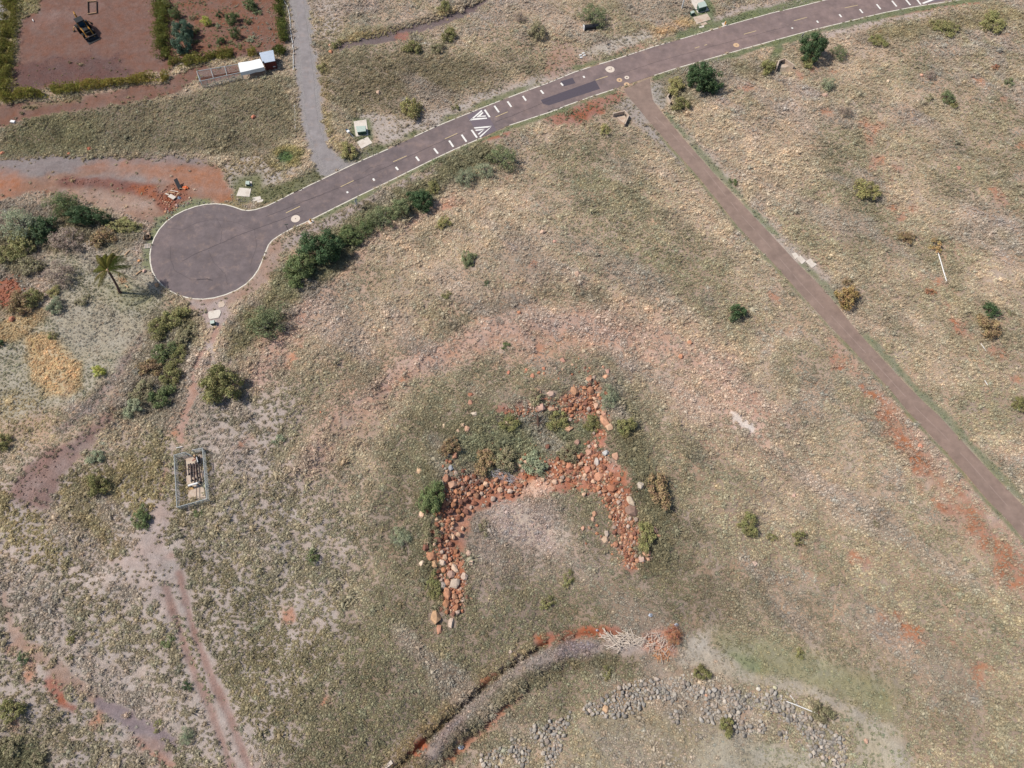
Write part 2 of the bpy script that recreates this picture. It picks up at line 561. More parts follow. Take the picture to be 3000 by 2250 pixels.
def sd_poly(pts, pad=6.0):
    out = np.full(SH, -1e3)
    s = _sub(pts, pad); X = GX[s]; Y = GY[s]
    d = np.full(X.shape, 1e9); ins = np.zeros(X.shape, bool)
    n = len(pts)
    for i in range(n):
        a, b = pts[i], pts[(i + 1) % n]
        d = np.minimum(d, _seg_d(X, Y, a, b)[0])
        if a[1] != b[1]:
            c = ((a[1] > Y) != (b[1] > Y)) & (X < (b[0] - a[0]) * (Y - a[1]) / (b[1] - a[1]) + a[0])
            ins ^= c
    out[s] = np.where(ins, d, -d)
    return out


def sd_line(pts, w, pad=6.0):
    out = np.full(SH, -1e3)
    if not hasattr(w, '__len__'): w = [w] * len(pts)
    s = _sub(pts, pad + max(w)); X = GX[s]; Y = GY[s]
    best = np.full(X.shape, -1e3)
    for i in range(len(pts) - 1):
        d, t = _seg_d(X, Y, pts[i], pts[i + 1])
        best = np.maximum(best, (w[i] + (w[i + 1] - w[i]) * t) / 2 - d)
    out[s] = best
    return out


def poly(fr, pts, f=1.0, rag=2.0, fine=0.0):
    return sstep(-f, f, sd_poly(PS(fr, pts), f + rag + fine + 2) + rag * 2 * WN + fine * 2 * WN2)


def line(fr, pts, w, f=0.6, rag=1.0, fine=0.0):
    return sstep(-f, f, sd_line(PS(fr, pts), w, f + rag + fine + 2) + rag * 2 * WN + fine * 2 * WN2)


def wline(pts, w, f=0.6, rag=1.0, fine=0.0):
    return sstep(-f, f, sd_line(pts, w, f + rag + fine + 2) + rag * 2 * WN + fine * 2 * WN2)


def spot(fr, x, y, r, f=0.6, rag=1.2, fine=0.8):
    p = P(fr, x, y)
    sd = r - np.hypot(GX - p.x, GY - p.y)
    return sstep(-f, f, sd + rag * 2 * WN + fine * 2 * WN2)


def ridge(fr, pts, w, h):
    sd = sd_line(PS(fr, pts), 0.0, w * 2.5)
    return h * np.exp(-(np.clip(-sd, 0, 1e3) / w) ** 2)


# base cover
def lerp3(a, b, t): return a + (b - a) * t[..., None]
def full(c): return np.broadcast_to(lin(c), SH + (3,)).copy()


TAN, OLIVE, GREYG = muted((184, 170, 140), .16), muted((148, 143, 106), .22), muted((166, 158, 144), .1)
gmix = sstep(0.30, 0.62, N1 * 0.55 + N2 * 0.45)
tcol = lerp3(np.broadcast_to(TAN, SH + (3,)), OLIVE, gmix * 0.8)
tcol = lerp3(tcol, GREYG, sstep(0.56, 0.74, N3 * 0.5 + fbm(GX, GY, 16, 3, 77) * 0.5) * 0.7)
soil = lerp3(full((178, 157, 138)), lin((164, 144, 126)), sstep(0.35, 0.65, N2))
soil = lerp3(soil, lin((182, 152, 130)), sstep(0.55, 0.72, N3) * 0.5)
dens = np.full(SH, 0.86)
tsz = np.full(SH, 1.0)
Z = (fbm(GX, GY, 26.0, 3, 51) - 0.5) * 2.4 + (fbm(GX, GY, 6.0, 3, 61) - 0.5) * 0.9


def lay(m, s=None, d=None, t=None, z=None, mix=1.0, dm=None):
    global soil, dens, tcol, tsz
    if s is not None: soil = lerp3(soil, muted(s, 0.26), m * mix)
    if t is not None: tcol = lerp3(tcol, muted(t, 0.36), m * mix)
    if d is not None: dens = dens + (d - dens) * m
    if z is not None: tsz = tsz + (z - tsz) * m


# --- broad cover types
lay(poly('o', [(-200, 1040), (250, 980), (400, 930), (520, 760), (640, 860), (760, 1200), (860, 1420), (960, 1800), (-200, 1800)], 6, 5), (178, 160, 148), 0.52, (146, 138, 98), 1.2)
lay(poly('o', [(0, 1060), (200, 1000), (380, 940), (390, 1100), (300, 1240), (0, 1230)], 3, 4), None, 0.8, (150, 138, 80), 1.15)
lay(poly('o', [(400, 1180), (560, 1250), (800, 1380), (900, 1659), (560, 1659), (480, 1450)], 4, 4), None, 0.75, (138, 130, 82), 1.1)
lay(poly('o', [(840, 980), (960, 870), (1250, 820), (1420, 960), (1500, 1150), (1560, 1330), (1420, 1470), (1150, 1560), (900, 1680), (560, 1700), (720, 1430), (800, 1250)], 4, 4), (150, 128, 108), 0.95, (128, 124, 80), 1.0, mix=0.9)
lay(poly('o', [(1480, 1180), (1700, 1250), (1950, 1380), (2000, 1560), (1700, 1480), (1480, 1400)], 5, 5), None, 0.9, (132, 122, 88), mix=0.6)
lay(poly('o', [(1180, 330), (1330, 300), (1430, 420), (1560, 620), (1380, 640), (1230, 520)], 5, 5), None, 0.95, (142, 140, 92), mix=0.7)
lay(poly('d', [(850, 850), (1000, 900), (1150, 1250), (1230, 1600), (1400, 1900), (1150, 1850), (950, 1500), (760, 1250), (700, 1000)], 4, 4), None, 0.95, (128, 126, 84), mix=0.75)
lay(poly('o', [(1830, 1150), (1960, 1200), (2080, 1420), (2000, 1480), (1850, 1300)], 5, 5), None, None, (178, 164, 118), mix=0.6)
lay(poly('m', [(900, 1250), (1250, 1080), (1600, 960), (1650, 1000), (1250, 1160), (900, 1310), (600, 1400)], 2, 2), None, 1.0, (126, 120, 78), 1.1)
lay(line('o', [(700, 960), (830, 800), (1000, 700), (1200, 640), (1420, 680), (1560, 760)], 7, 4, 3), (188, 150, 122), 0.7, (190, 166, 126), mix=0.6)
lay(line('o', [(740, 870), (900, 790), (1100, 720), (1300, 720), (1400, 760)], 3, 2, 2, 1), (192, 142, 108), 0.7, (192, 160, 118), mix=0.6)
lay(poly('o', [(1130, 700), (1290, 690), (1340, 740), (1180, 790), (1080, 800)], 2, 3, 1), (194, 148, 118), 0.6, (186, 158, 118), mix=0.7)
lay(poly('o', [(1400, 760), (1560, 800), (1720, 960), (1700, 1060), (1560, 960), (1420, 860)], 4, 4), (192, 156, 134), 0.8, (192, 170, 132), 1.1, mix=0.7)
lay(line('o', [(560, 800), (600, 690), (660, 600), (760, 530)], 6, 3, 3, 1.5), (196, 150, 126), 0.5, (190, 164, 134), mix=0.8)
lay(line('o', [(650, 1010), (740, 880), (880, 790), (1080, 715), (1270, 690), (1410, 725), (1540, 800), (1660, 920)], [4, 5, 6, 6, 6, 6, 6, 7], 3, 2.5, 1.2), (196, 154, 132), 0.55, (188, 164, 136), mix=0.75)
lay(line('o', [(700, 900), (850, 770), (1010, 690), (1180, 640), (1300, 640)], 3.5, 2, 2), None, 1.0, (136, 128, 90), 1.15, mix=0.8)
lay(line('o', [(870, 1000), (960, 860), (1120, 800), (1260, 800), (1380, 860), (1460, 1000), (1500, 1120)], 5, 3, 2.5), None, 0.95, (132, 126, 86), 1.1, mix=0.7)
# --- grey litter verges
lay(poly('b', [(530, 830), (720, 800), (960, 850), (1200, 800), (1500, 660), (1900, 560), (2100, 470), (2230, 470), (2212, 520), (1600, 735), (1380, 810), (1000, 980), (720, 1100), (720, 930), (560, 870)], 1, 1.2, 0.6), (180, 164, 152), 0.35, (158, 146, 112), 0.8)
lay(poly('c', [(370, 460), (560, 370), (900, 300), (1040, 330), (760, 460), (540, 530), (400, 520)], 1, 1, 0.5), (182, 168, 152), 0.4, (160, 150, 120), 0.8)
lay(poly('c', [(1500, 200), (1600, 120), (1800, 60), (2300, -10), (2300, 60), (1700, 200)], 1, 1, 0.5), (178, 160, 148), 0.4, (164, 148, 112), 0.8)
lay(poly('m', [(-60, 480), (200, 330), (480, 160), (800, 20), (1000, -100), (1050, -60), (760, 110), (520, 260), (300, 330), (100, 440)], 1, 1, 0.5), (168, 150, 142), 0.5, (140, 130, 92), 0.8)
lay(poly('b', [(1020, 1270), (1400, 1090), (1700, 950), (1700, 985), (1400, 1130), (1050, 1330), (800, 1440)], 1, 1, 0.5), (170, 150, 142), 0.45, (138, 130, 94), 0.8)
lay(poly('d', [(740, 240), (1200, 110), (1700, 60), (1750, 90), (1250, 160), (800, 280)], 1, 1, 0.5), (186, 164, 150), 0.4, (170, 158, 118), 0.8)
lay(poly('c', [(620, 940), (760, 900), (900, 1040), (1060, 1260), (1300, 1540), (1250, 1560), (950, 1260), (720, 1050)], 1, 1, 0.5), (166, 152, 142), 0.4, (146, 138, 108), 0.8)
lay(poly('c', [(980, 770), (1080, 760), (1150, 930), (1080, 1000), (1000, 930)], 0.7, 0.8, 0.4), (166, 156, 146), 0.5, (142, 136, 108), 0.7)
lay(line('c', [(1250, 1180), (1420, 1390), (1620, 1600), (1760, 1760)], 2.2, 1, 0.8, 0.5), (184, 164, 146), 0.5, (172, 158, 126), 0.8)
lay(line('k', [(260, 60), (420, 230), (530, 330), (760, 520)], 3.0, 1, 0.8, 0.5), (180, 162, 148), 0.45, (168, 154, 126), 0.8)
# --- upper left: field, orchard, yard
lay(poly('a', [(-300, 1120), (60, 900), (250, 800), (600, 770), (1250, 680), (1500, 625), (2060, 560), (2140, 800), (2150, 1040), (1900, 1120), (1560, 1130), (1300, 1090), (900, 1085), (430, 1110)], 2, 2), (136, 118, 98), 1.0, (138, 130, 88), 1.1)
lay(poly('a', [(20, 1100), (60, 920), (300, 820), (700, 800), (760, 900), (640, 1060), (430, 1110)], 2, 2), None, 1.0, (126, 122, 74), 1.2)
lay(poly('a', [(100, -300), (2000, -300), (1985, 0), (2060, 340), (1780, 400), (1240, 440), (1230, 520), (800, 590), (90, 680), (130, 200)], 1, 1, 0.5), (130, 92, 78), 0.008, (120, 104, 60))
lay(poly('a', [(1190, -100), (1990, -100), (2040, 330), (1230, 440)], 1, 1.5, 0.5), (134, 90, 70), 0.2, (112, 112, 62), 0.75)
lay(poly('a', [(60, -200), (280, -200), (270, 95), (160, 130), (100, 260), (60, 700), (0, 720), (-20, 300)], 1, 1.5, 0.6), (140, 124, 92), 0.8, (150, 140, 70), 1.2)
lay(poly('a', [(100, 500), (380, 430), (640, 395), (900, 410), (910, 530), (500, 600), (120, 640)], 2, 3, 1.2), (112, 80, 74), 0.02)
lay(poly('a', [(300, 100), (700, 60), (600, 140), (250, 180)], 3, 3, 1.2), (150, 120, 112), mix=0.5)
lay(line('a', [(-100, 830), (300, 770), (650, 720), (950, 680), (1200, 650), (1330, 570), (1460, 500)], [6, 4.5, 4, 4.5, 4.5, 5, 3], 0.6, 0.8, 0.4), (132, 94, 78), 0.03, (130, 116, 70))
lay(line('a', [(180, 760), (420, 720), (560, 700)], 1.4, 0.8, 1.2, 0.8), (140, 118, 86), 0.6, (134, 124, 74))
lay(poly('a', [(1400, 500), (1720, 470), (1740, 540), (1440, 620)], 0.5, 0.5, 0.3), (136, 92, 74), 0.05, (130, 120, 70))
lay(poly('a', [(-300, 1140), (430, 1125), (900, 1115), (1300, 1105), (1540, 1150), (1640, 1230), (1640, 1320), (1720, 1400), (1640, 1450), (1480, 1475), (1360, 1500), (1210, 1570), (1150, 1640), (900, 1560), (560, 1420), (300, 1390), (-300, 1500)], 1, 1, 0.6), (150, 112, 92), 0.02, (150, 132, 90))
lay(line('a', [(-200, 1180), (200, 1190), (600, 1160), (1000, 1150), (1350, 1150), (1480, 1175)], [7, 6, 5, 4.5, 4, 2], 1.2, 1.3, 0.8), (138, 126, 124), mix=0.95)
lay(line('a', [(500, 1300), (800, 1260), (1100, 1285), (1250, 1290)], [1, 3, 2.5, 1], 1.0, 1.2, 0.8), (146, 132, 128), mix=0.8)
lay(poly('a', [(-200, 1240), (120, 1250), (170, 1330), (60, 1400), (-200, 1400)], 2, 2, 1), (174, 108, 70), mix=0.8)
lay(line('a', [(620, 1190), (1000, 1180), (1300, 1230), (1500, 1290), (1620, 1400)], [2, 4, 6, 7, 5], 2, 2, 1), (170, 112, 80), mix=0.75)
lay(poly('a', [(410, 1310), (480, 1270), (640, 1275), (900, 1290), (1100, 1330), (1170, 1380), (1120, 1440), (950, 1400), (700, 1340), (440, 1350)], 0.7, 0.8, 0.6), (136, 88, 76), mix=0.9)
lay(poly('a', [(950, 1330), (1120, 1340), (1180, 1400), (1120, 1440), (960, 1400)], 0.7, 1, 0.6), (164, 92, 54), mix=0.85)
lay(poly('a', [(380, 1350), (900, 1390), (1150, 1450), (1180, 1540), (900, 1550), (560, 1420)], 1, 1.5, 0.8), (168, 136, 118), 0.12, (170, 148, 108), 0.7)
lay(spot('a', 1230, 1440, 3.2, 1, 1, 0.6), (150, 92, 68), 0.0)
lay(spot('a', 1240, 1480, 2.4, 0.6, 0.8, 0.6), (146, 84, 60), 0.0)
lay(poly('a', [(1560, 1160), (1950, 1100), (2130, 1180), (2150, 1250), (1950, 1330), (1840, 1400), (1700, 1360), (1640, 1280)], 1, 1.5, 0.6), (176, 160, 146), 0.45, (158, 142, 96), 0.9)
lay(poly('a', [(1690, 1280), (1880, 1260), (1900, 1350), (2050, 1370), (1900, 1460), (1720, 1460)], 1, 1.2, 0.5), (124, 122, 82), 0.5, (112, 120, 66), 0.6)
lay(spot('a', 2060, 1125, 3.4, 0.8, 1.0, 0.4), (134, 118, 74), 0.95, (150, 140, 58), 1.3)
lay(spot('a', 2060, 1125, 1.6, 0.5, 0.6, 0.4), (96, 120, 62), 0.9, (86, 116, 54), 0.8)
# --- upper middle
lay(poly('b', [(280, -100), (480, -100), (520, 180), (460, 330), (330, 300)], 2, 2, 0.6), (176, 158, 144), 0.6, (170, 152, 108), 0.9)
lay(poly('b', [(350, 340), (900, 400), (1400, 420), (2000, 500), (1500, 640), (1000, 820), (540, 820), (420, 700)], 3, 3), (150, 130, 108), 0.97, (136, 126, 84), 1.05)
lay(poly('b', [(330, 400), (420, 420), (400, 900), (460, 1010), (600, 1080), (560, 1160), (480, 1130), (400, 1000), (355, 800)], 1, 1, 0.4), None, 0.95, (156, 140, 78), 1.1)
chan = [(480, 345), (620, 305), (760, 285), (900, 245), (1050, 195), (1200, 155), (1330, 105), (1440, 55), (1500, 10), (1560, -40)]
lay(line('b', chan, [2.2, 3.4, 4.0, 4.2, 4.2, 4.0, 3.8, 2.8, 2.2, 2.0], 0.4, 0.6, 0.5), (118, 100, 98), 0.08, (152, 140, 84), 0.7)
lay(spot('b', 940, 262, 1.6), (164, 104, 84), mix=0.8)
lay(line('b', [(a, b - 36) for a, b in chan], 1.6, 0.6, 0.5), None, 1.0, (164, 148, 84), 1.25)
lay(poly('c', [(-20, 660), (80, 330), (230, 440), (290, 540), (450, 560), (300, 650), (20, 740)], 1, 2, 1), (168, 124, 102), 0.5, (146, 132, 88), 0.8, mix=0.65)
lay(poly('c', [(600, 490), (800, 430), (1000, 350), (1080, 350), (880, 450), (640, 540)], 0.8, 0.8, 0.6), (178, 132, 108), 0.2)
lay(line('c', [(1020, 310), (1180, 240), (1330, 200)], 3.2, 1, 1), None, 1.0, (190, 160, 92), 1.2)
lay(poly('c', [(-60, 1080), (150, 990), (420, 890), (640, 830), (760, 870), (660, 960), (450, 1030), (300, 1180), (60, 1160)], 0.8, 1, 0.8), (168, 114, 92), 0.25, (132, 126, 82), 0.8)
lay(poly('c', [(180, 1020), (500, 960), (560, 1020), (300, 1180), (240, 1120)], 0.8, 1.2, 0.8), (164, 98, 72), 0.35, (126, 120, 74), 0.9)
lay(poly('b', [(1480, 990), (1700, 950), (1690, 975), (1500, 1030)], 0.6, 0.4, 0.4), (176, 100, 70), 0.1)
lay(poly('d', [(1180, 100), (1500, 50), (1800, 15), (1900, 20), (1500, 80), (1220, 125)], 0.5, 0.5, 0.4), (180, 112, 84), 0.05)
lay(poly('d', [(1000, 260), (1400, 150), (2212, 20), (2400, 20), (2400, 140), (1700, 220), (1200, 320)], 2, 2), (156, 138, 110), 0.95, (152, 140, 88), 1.2)
# --- red scalds
for fr, x, y, r in [('d', 170, 645, 1.0), ('d', 228, 620, 1.0), ('d', 598, 545, 1.3), ('d', 690, 500, 1.4), ('d', 855, 495, 1.0), ('d', 790, 810, 1.1), ('d', 780, 690, 0.8), ('d', 1085, 990, 1.3),
                    ('d', 1060, 910, 1.6), ('d', 1150, 920, 1.2), ('d', 1150, 1170, 1.6), ('d', 1135, 1220, 1.0), ('d', 1270, 1300, 1.2), ('d', 1285, 1210, 0.8), ('d', 1330, 375, 1.0),
                    ('d', 1890, 580, 2.2), ('d', 1990, 1370, 1.8), ('d', 2050, 1460, 1.8), ('d', 1280, 1480, 1.4), ('d', 1330, 1550, 1.3), ('d', 1430, 1490, 1.3), ('d', 2200, 1050, 1.6), ('d', 2065, 720, 1.2),
                    ('m', 1300, 95, 1.8), ('m', 1230, 130, 1.2), ('m', 710, 370, 1.4), ('m', 470, 535, 1.2), ('m', 420, 570, 0.9), ('m', 310, 730, 1.4), ('m', 270, 770, 1.4), ('m', 180, 930, 1.3), ('m', 230, 840, 1.3),
                    ('m', 1910, 1160, 1.4), ('m', 945, 1390, 1.0), ('m', 845, 1440, 1.0), ('m', 1865, 570, 0.6), ('m', 150, 1215, 1.0), ('m', 100, 1260, 0.9), ('m', 190, 1105, 0.8), ('b', 1680, 1275, 1.0), ('b', 1200, 1490, 1.2),
                    ('k', 410, 665, 0.7), ('k', 1600, 560, 1.3), ('k', 1470, 510, 0.6), ('k', 1700, 840, 1.4), ('k', 1760, 960, 1.4), ('k', 1780, 1010, 0.8), ('k', 1650, 760, 1.2), ('k', 2000, 1080, 1.1), ('k', 2130, 1260, 1.1),
                    ('k', 855, 1180, 0.8), ('l', 1480, 590, 0.9), ('l', 1540, 765, 0.8), ('l', 1000, 1060, 0.7), ('l', 1065, 1105, 0.6), ('l', 620, 1050, 1.2), ('l', 760, 940, 0.8), ('l', 2015, 1280, 1.2), ('l', 1310, 1480, 1.0), ('l', 1160, 1450, 1.3),
                    ('l', 1400, 1580, 1.4), ('l', 1460, 1640, 1.4), ('o', 2110, 1440, 2.2), ('o', 2080, 1410, 1.4), ('o', 1960, 1350, 1.4),
                    ('f', 1740, 390, 1.4), ('f', 1260, 265, 1.4), ('f', 1310, 330, 0.7), ('f', 2080, 1600, 1.4), ('o', 628, 1330, 1.4), ('o', 705, 1508, 1.2), ('n', 500, 960, 1.2), ('n', 840, 1220, 0.7), ('n', 270, 1090, 0.8), ('n', 130, 1290, 1.2), ('n', 280, 820, 1.6), ('n', 130, 590, 0.6)]:
    lay(spot(fr, x, y, r * 0.62, 0.8, 1.1, 1.8), (186, 122, 84), 0.5, (178, 144, 108), 0.8, mix=0.75)
for fr, pts, w in [('l', [(1230, 60), (1300, 130), (1340, 220), (1400, 330)], [2.4, 3.0, 2.2, 1.0]), ('l', [(1280, 230), (1360, 330), (1430, 360)], 1.0),
                   ('l', [(1380, 420), (1480, 410), (1540, 430), (1520, 370)], 1.0), ('l', [(1590, 560), (1660, 620), (1740, 700)], [1.5, 1.8, 0.8]), ('l', [(1600, 690), (1700, 740)], 2.2),
                   ('l', [(1740, 560), (1750, 620)], 0.9), ('l', [(1850, 730), (1900, 870), (2000, 950), (2080, 1080), (2160, 1160), (2260, 1270)], [2.4, 3.6, 4.0, 3.4, 3.2, 3.4]),
                   ('l', [(1930, 980), (2030, 1130), (2130, 1270)], [1.0, 1.5, 1.2]), ('k', [(870, 1080), (890, 1140)], 1.1), ('k', [(920, 1180), (1010, 1250), (1080, 1330), (1180, 1410)], [1.0, 1.8, 1.6, 0.9]),
                   ('k', [(1230, 1520), (1300, 1620), (1370, 1700)], 2.0), ('k', [(1620, 700), (1700, 850), (1780, 980)], [1.0, 1.4, 0.8])]:
    lay(line(fr, pts, [q * 0.85 for q in (w if isinstance(w, list) else [w] * len(pts))], 0.9, 1.2, 2.2), (182, 110, 68), 0.3, (176, 140, 104), 0.8, mix=0.9)
lay(line('l', [(1180, -20), (1330, 180), (1500, 380), (1650, 600), (1850, 800), (2000, 1000), (2250, 1300)], [2, 3.5, 3.5, 4, 5, 5, 5], 2.2, 1.5, 1.5), (184, 124, 88), 0.55, (178, 146, 112), 0.9, mix=0.55)
lay(poly('k', [(680, 740), (900, 1020), (1120, 1260), (1400, 1560), (1440, 1640), (1200, 1420), (980, 1200), (840, 1050)], 1, 1.5, 0.8), (188, 140, 114), 0.5, (184, 162, 126), 0.9, mix=0.7)
lay(line('l', [(1440, 120), (1640, 340), (1850, 580), (2050, 790), (2230, 990)], 4.0, 1.5, 1.5, 0.8), (190, 150, 128), 0.55, (184, 168, 140), 0.9, mix=0.7)
lay(poly('l', [(95, 35), (170, 28), (250, 50), (310, 110), (330, 180), (290, 190), (200, 150), (120, 90)], 1.0, 1.2, 1.2), (206, 158, 132), 0.3)
lay(poly('l', [(120, 45), (190, 40), (270, 85), (300, 150), (270, 165), (190, 120)], 0.5, 0.9, 1.6), (220, 202, 188), 0.08)
# --- left: shrubland, pale lawn, golden patch, bank with shade in its colours
lay(poly('e', [(-300, 180), (250, 100), (800, 200), (1050, 300), (1090, 400), (900, 440), (600, 440), (300, 470), (260, 700), (100, 900), (-300, 950)], 2, 2), (136, 120, 98), 0.95, (122, 116, 70), 1.2)
lay(poly('e', [(300, 480), (620, 450), (900, 460), (1090, 560), (1110, 650), (1210, 760), (1180, 860), (1080, 1000), (960, 1130), (850, 1350), (640, 1520), (330, 1620), (-200, 1640), (-200, 1000), (180, 1080), (320, 930), (420, 800), (330, 650)], 1.5, 2, 0.6), (172, 160, 136), 0.85, (144, 144, 104), 0.6)
lay(poly('e', [(700, 620), (900, 700), (1100, 790), (1000, 860), (760, 800)], 2, 2, 0.6), (150, 146, 110), 0.6, (134, 134, 82), 0.7)
lay(poly('e', [(200, 1060), (400, 1080), (470, 1180), (570, 1300), (590, 1440), (470, 1530), (330, 1500), (230, 1370), (160, 1240)], 1, 1.2, 0.5), (196, 168, 116), 0.95, (196, 164, 96), 0.95)
lay(poly('e', [(150, 900), (320, 860), (330, 960), (120, 1100), (-100, 1150), (-100, 1030)], 1, 1.2, 0.5), (180, 156, 112), 0.9, (180, 154, 90), 0.95)
lay(poly('e', [(-100, 1450), (180, 1440), (420, 1600), (420, 1800), (-100, 1800)], 3, 3, 0.8), None, 0.75, (172, 156, 100), 0.95)
lay(poly('e', [(-100, 660), (120, 650), (200, 730), (90, 860), (-100, 920)], 0.8, 1, 0.8), (164, 96, 66), 0.1, (124, 112, 66))
lay(poly('e', [(1000, 1060), (1050, 1090), (920, 1330), (830, 1470), (640, 1680), (480, 1800), (400, 1760), (600, 1560), (820, 1340)], 1, 1.2, 0.6), (150, 128, 118), 0.6, (132, 124, 104), 0.9)  # brownish soil and tufts, darkened for the shade on the embankment
lay(poly('f', [(860, 0), (800, 180), (560, 360), (380, 420), (180, 560), (100, 680), (140, 780), (330, 830), (480, 560), (720, 330), (900, 120)], 1, 1.5, 0.6), (150, 116, 106), 0.35, (134, 118, 90), 0.9)  # lower embankment, its shade also put into soil and tuft colour
lay(poly('f', [(640, 380), (480, 440), (300, 590), (180, 700), (200, 760), (430, 610), (620, 470), (720, 340)], 0.8, 0.8, 0.5), (158, 128, 118), 0.03)
lay(poly('e', [(1120, 880), (1370, 860), (1450, 950), (1420, 1200), (1300, 1500), (1150, 1659), (850, 1659), (880, 1420), (1020, 1130)], 1.5, 1.5), (132, 116, 92), 1.0, (126, 120, 66), 1.25)
lay(poly('e', [(2200, 380), (2212, 560), (2050, 640), (1900, 800), (1700, 900), (1600, 1000), (1650, 1200), (1950, 1130), (2100, 1000), (2300, 700)], 1.5, 1.5), (134, 118, 92), 0.95, (128, 122, 72), 1.15)
lay(line('e', [(1990, 400), (1960, 520), (1900, 640), (1790, 740), (1640, 810), (1480, 850), (1400, 850)], [1.6, 2.6, 2.4, 2.2, 3.0, 4.0, 2.5], 0.6, 0.8, 0.4), (168, 136, 118), 0.08, (140, 124, 80), 0.7)
lay(poly('e', [(1380, 830), (1640, 800), (1680, 900), (1600, 1010), (1490, 1020), (1440, 930)], 0.8, 1, 0.5), (176, 154, 146), 0.2, (140, 132, 92), 0.7)
lay(poly('m', [(560, 330), (420, 560), (250, 750), (100, 950), (-100, 1120), (0, 1180), (180, 1050), (380, 800), (600, 520), (850, 320), (1200, 150), (1150, 100), (760, 280)], 2, 2, 1), (200, 156, 134), 0.65, (190, 164, 130), 0.95, mix=0.8)
lay(line('e', [(1570, 1010), (1530, 1100), (1450, 1200), (1400, 1330), (1390, 1480), (1330, 1659)], 1.3, 0.35, 0.35, 0.3), (178, 138, 120), 0.05)
lay(line('f', [(1400, 0), (1330, 160), (1310, 260), (1310, 350)], 1.3, 0.35, 0.35, 0.3), (178, 134, 112), 0.05)
lay(line('e', [(1490, 1130), (1560, 1260)], 1.6, 0.8, 0.8, 0.5), (186, 166, 156), 0.2)
# --- lower left tracks
lay(poly('f', [(1150, 780), (1220, 770), (1230, 900), (1200, 1060), (1260, 1180), (1330, 1400), (1370, 1700), (1200, 1700), (1100, 1420), (900, 1300), (760, 1230), (980, 1110), (1060, 930)], 0.8, 0.9, 0.5), (176, 154, 144), 0.1, (150, 138, 100), 0.8)
lay(line('f', [(1240, 1200), (1260, 1350), (1290, 1550)], [2, 2.5, 2.0], 0.8, 0.6, 0.4), (176, 132, 116), mix=0.8)
lay(line('f', [(1210, 500), (1180, 650), (1140, 760)], 0.8, 0.4, 0.4), (180, 140, 116), 0.2)
lay(line('n', [(1500, -100), (1560, 100), (1630, 330), (1720, 600), (1820, 860), (1930, 1150), (2040, 1450), (2140, 1720), (2260, 2000)], 3.6, 0.7, 0.6, 0.5), (174, 156, 146), 0.15, (142, 134, 100), 0.8)
lay(line('n', [(1580, -60), (1640, 200), (1740, 560), (1860, 830), (1960, 1060), (2080, 1330), (2200, 1640), (2320, 1950)], 1.05, 0.3, 0.2, 0.2), (158, 124, 112), 0.02)
lay(line('n', [(1440, 0), (1500, 180), (1590, 480), (1690, 760), (1800, 1000), (1900, 1250), (2010, 1560), (2100, 1800)], 1.05, 0.3, 0.2, 0.2), (160, 128, 116), 0.05)
lay(line('n', [(1600, 320), (1680, 560), (1780, 850), (1860, 1040)], 0.8, 0.4, 0.4, 0.4), None, 0.75, (136, 134, 80), 0.9)
lay(line('f', [(-60, 1080), (200, 1200), (460, 1270), (700, 1330), (1000, 1310), (1180, 1340)], 1.6, 0.8, 0.9, 0.5), (188, 168, 156), 0.3)
lay(line('n', [(20, 120), (60, 330), (130, 490), (260, 610), (400, 720), (560, 840), (700, 960), (860, 1080)], [1.0, 1.3, 1.5, 1.5, 1.6, 1.4, 1.2, 1.2], 0.5, 0.6, 0.6), (168, 134, 114), 0.12, (156, 138, 92), mix=0.9)
lay(line('n', [(840, 1070), (980, 1150), (1200, 1290), (1400, 1390), (1530, 1440)], [1.2, 2.0, 2.4, 2.2, 1.0], 0.35, 0.3, 0.2), (138, 120, 122), 0.02)
lay(line('n', [(1130, 1380), (1300, 1440), (1480, 1540)], [0.7, 1.5, 1.2], 0.35, 0.4, 0.3), (150, 124, 116), 0.05)
lay(line('n', [(1150, 1400), (1320, 1530), (1500, 1640), (1700, 1760)], 0.9, 0.35, 0.4, 0.3), (170, 128, 110), 0.1)
lay(line('n', [(420, 900), (520, 1010), (570, 1100), (640, 1140)], [1.0, 1.6, 1.2, 0.8], 0.4, 0.5, 0.5), (172, 104, 78), 0.1)
lay(poly('n', [(-100, 1450), (250, 1420), (420, 1520), (300, 1700), (-100, 1750)], 2, 2), (120, 104, 84), 0.95, (112, 112, 68), 1.2)
# --- rock horseshoe, trench, lower right
lay(poly('h', [(720, 300), (850, 150), (1100, 140), (1320, 190), (1450, 280), (1600, 500), (1740, 660), (1500, 740), (1100, 760), (800, 860), (700, 700), (690, 480)], 2, 2), (168, 144, 128), 0.9, (150, 138, 108), 0.95, mix=0.85)
lay(poly('h', [(800, 200), (900, 150), (1100, 140), (1300, 190), (1400, 330), (1450, 480), (1150, 520), (950, 430)], 2.5, 2.5), (188, 168, 150), 0.85, (176, 158, 142), 0.9, mix=0.8)
lay(line('g', [(430, 1180), (560, 1150), (700, 1150), (900, 1110), (1150, 1060), (1300, 1000), (1500, 1000), (1640, 1060), (1720, 1160)], [4.5, 5, 4.5, 4, 5, 6, 6, 5, 4], 0.8, 0.9, 0.5), (184, 108, 72), 0.22, (150, 132, 92), 0.9, mix=0.92)
lay(line('h', [(640, 100), (560, 260), (530, 380), (520, 520), (560, 640), (560, 760), (550, 900)], [4, 5, 5.5, 5, 4, 3.5, 3], 0.8, 0.9, 0.5), (188, 114, 78), 0.15, (150, 132, 92), 0.9, mix=0.92)
lay(poly('h', [(540, 290), (640, 200), (700, 190), (660, 300), (610, 430), (540, 420)], 0.8, 1, 0.6), (204, 138, 104), 0.1, (190, 160, 120), 0.8)
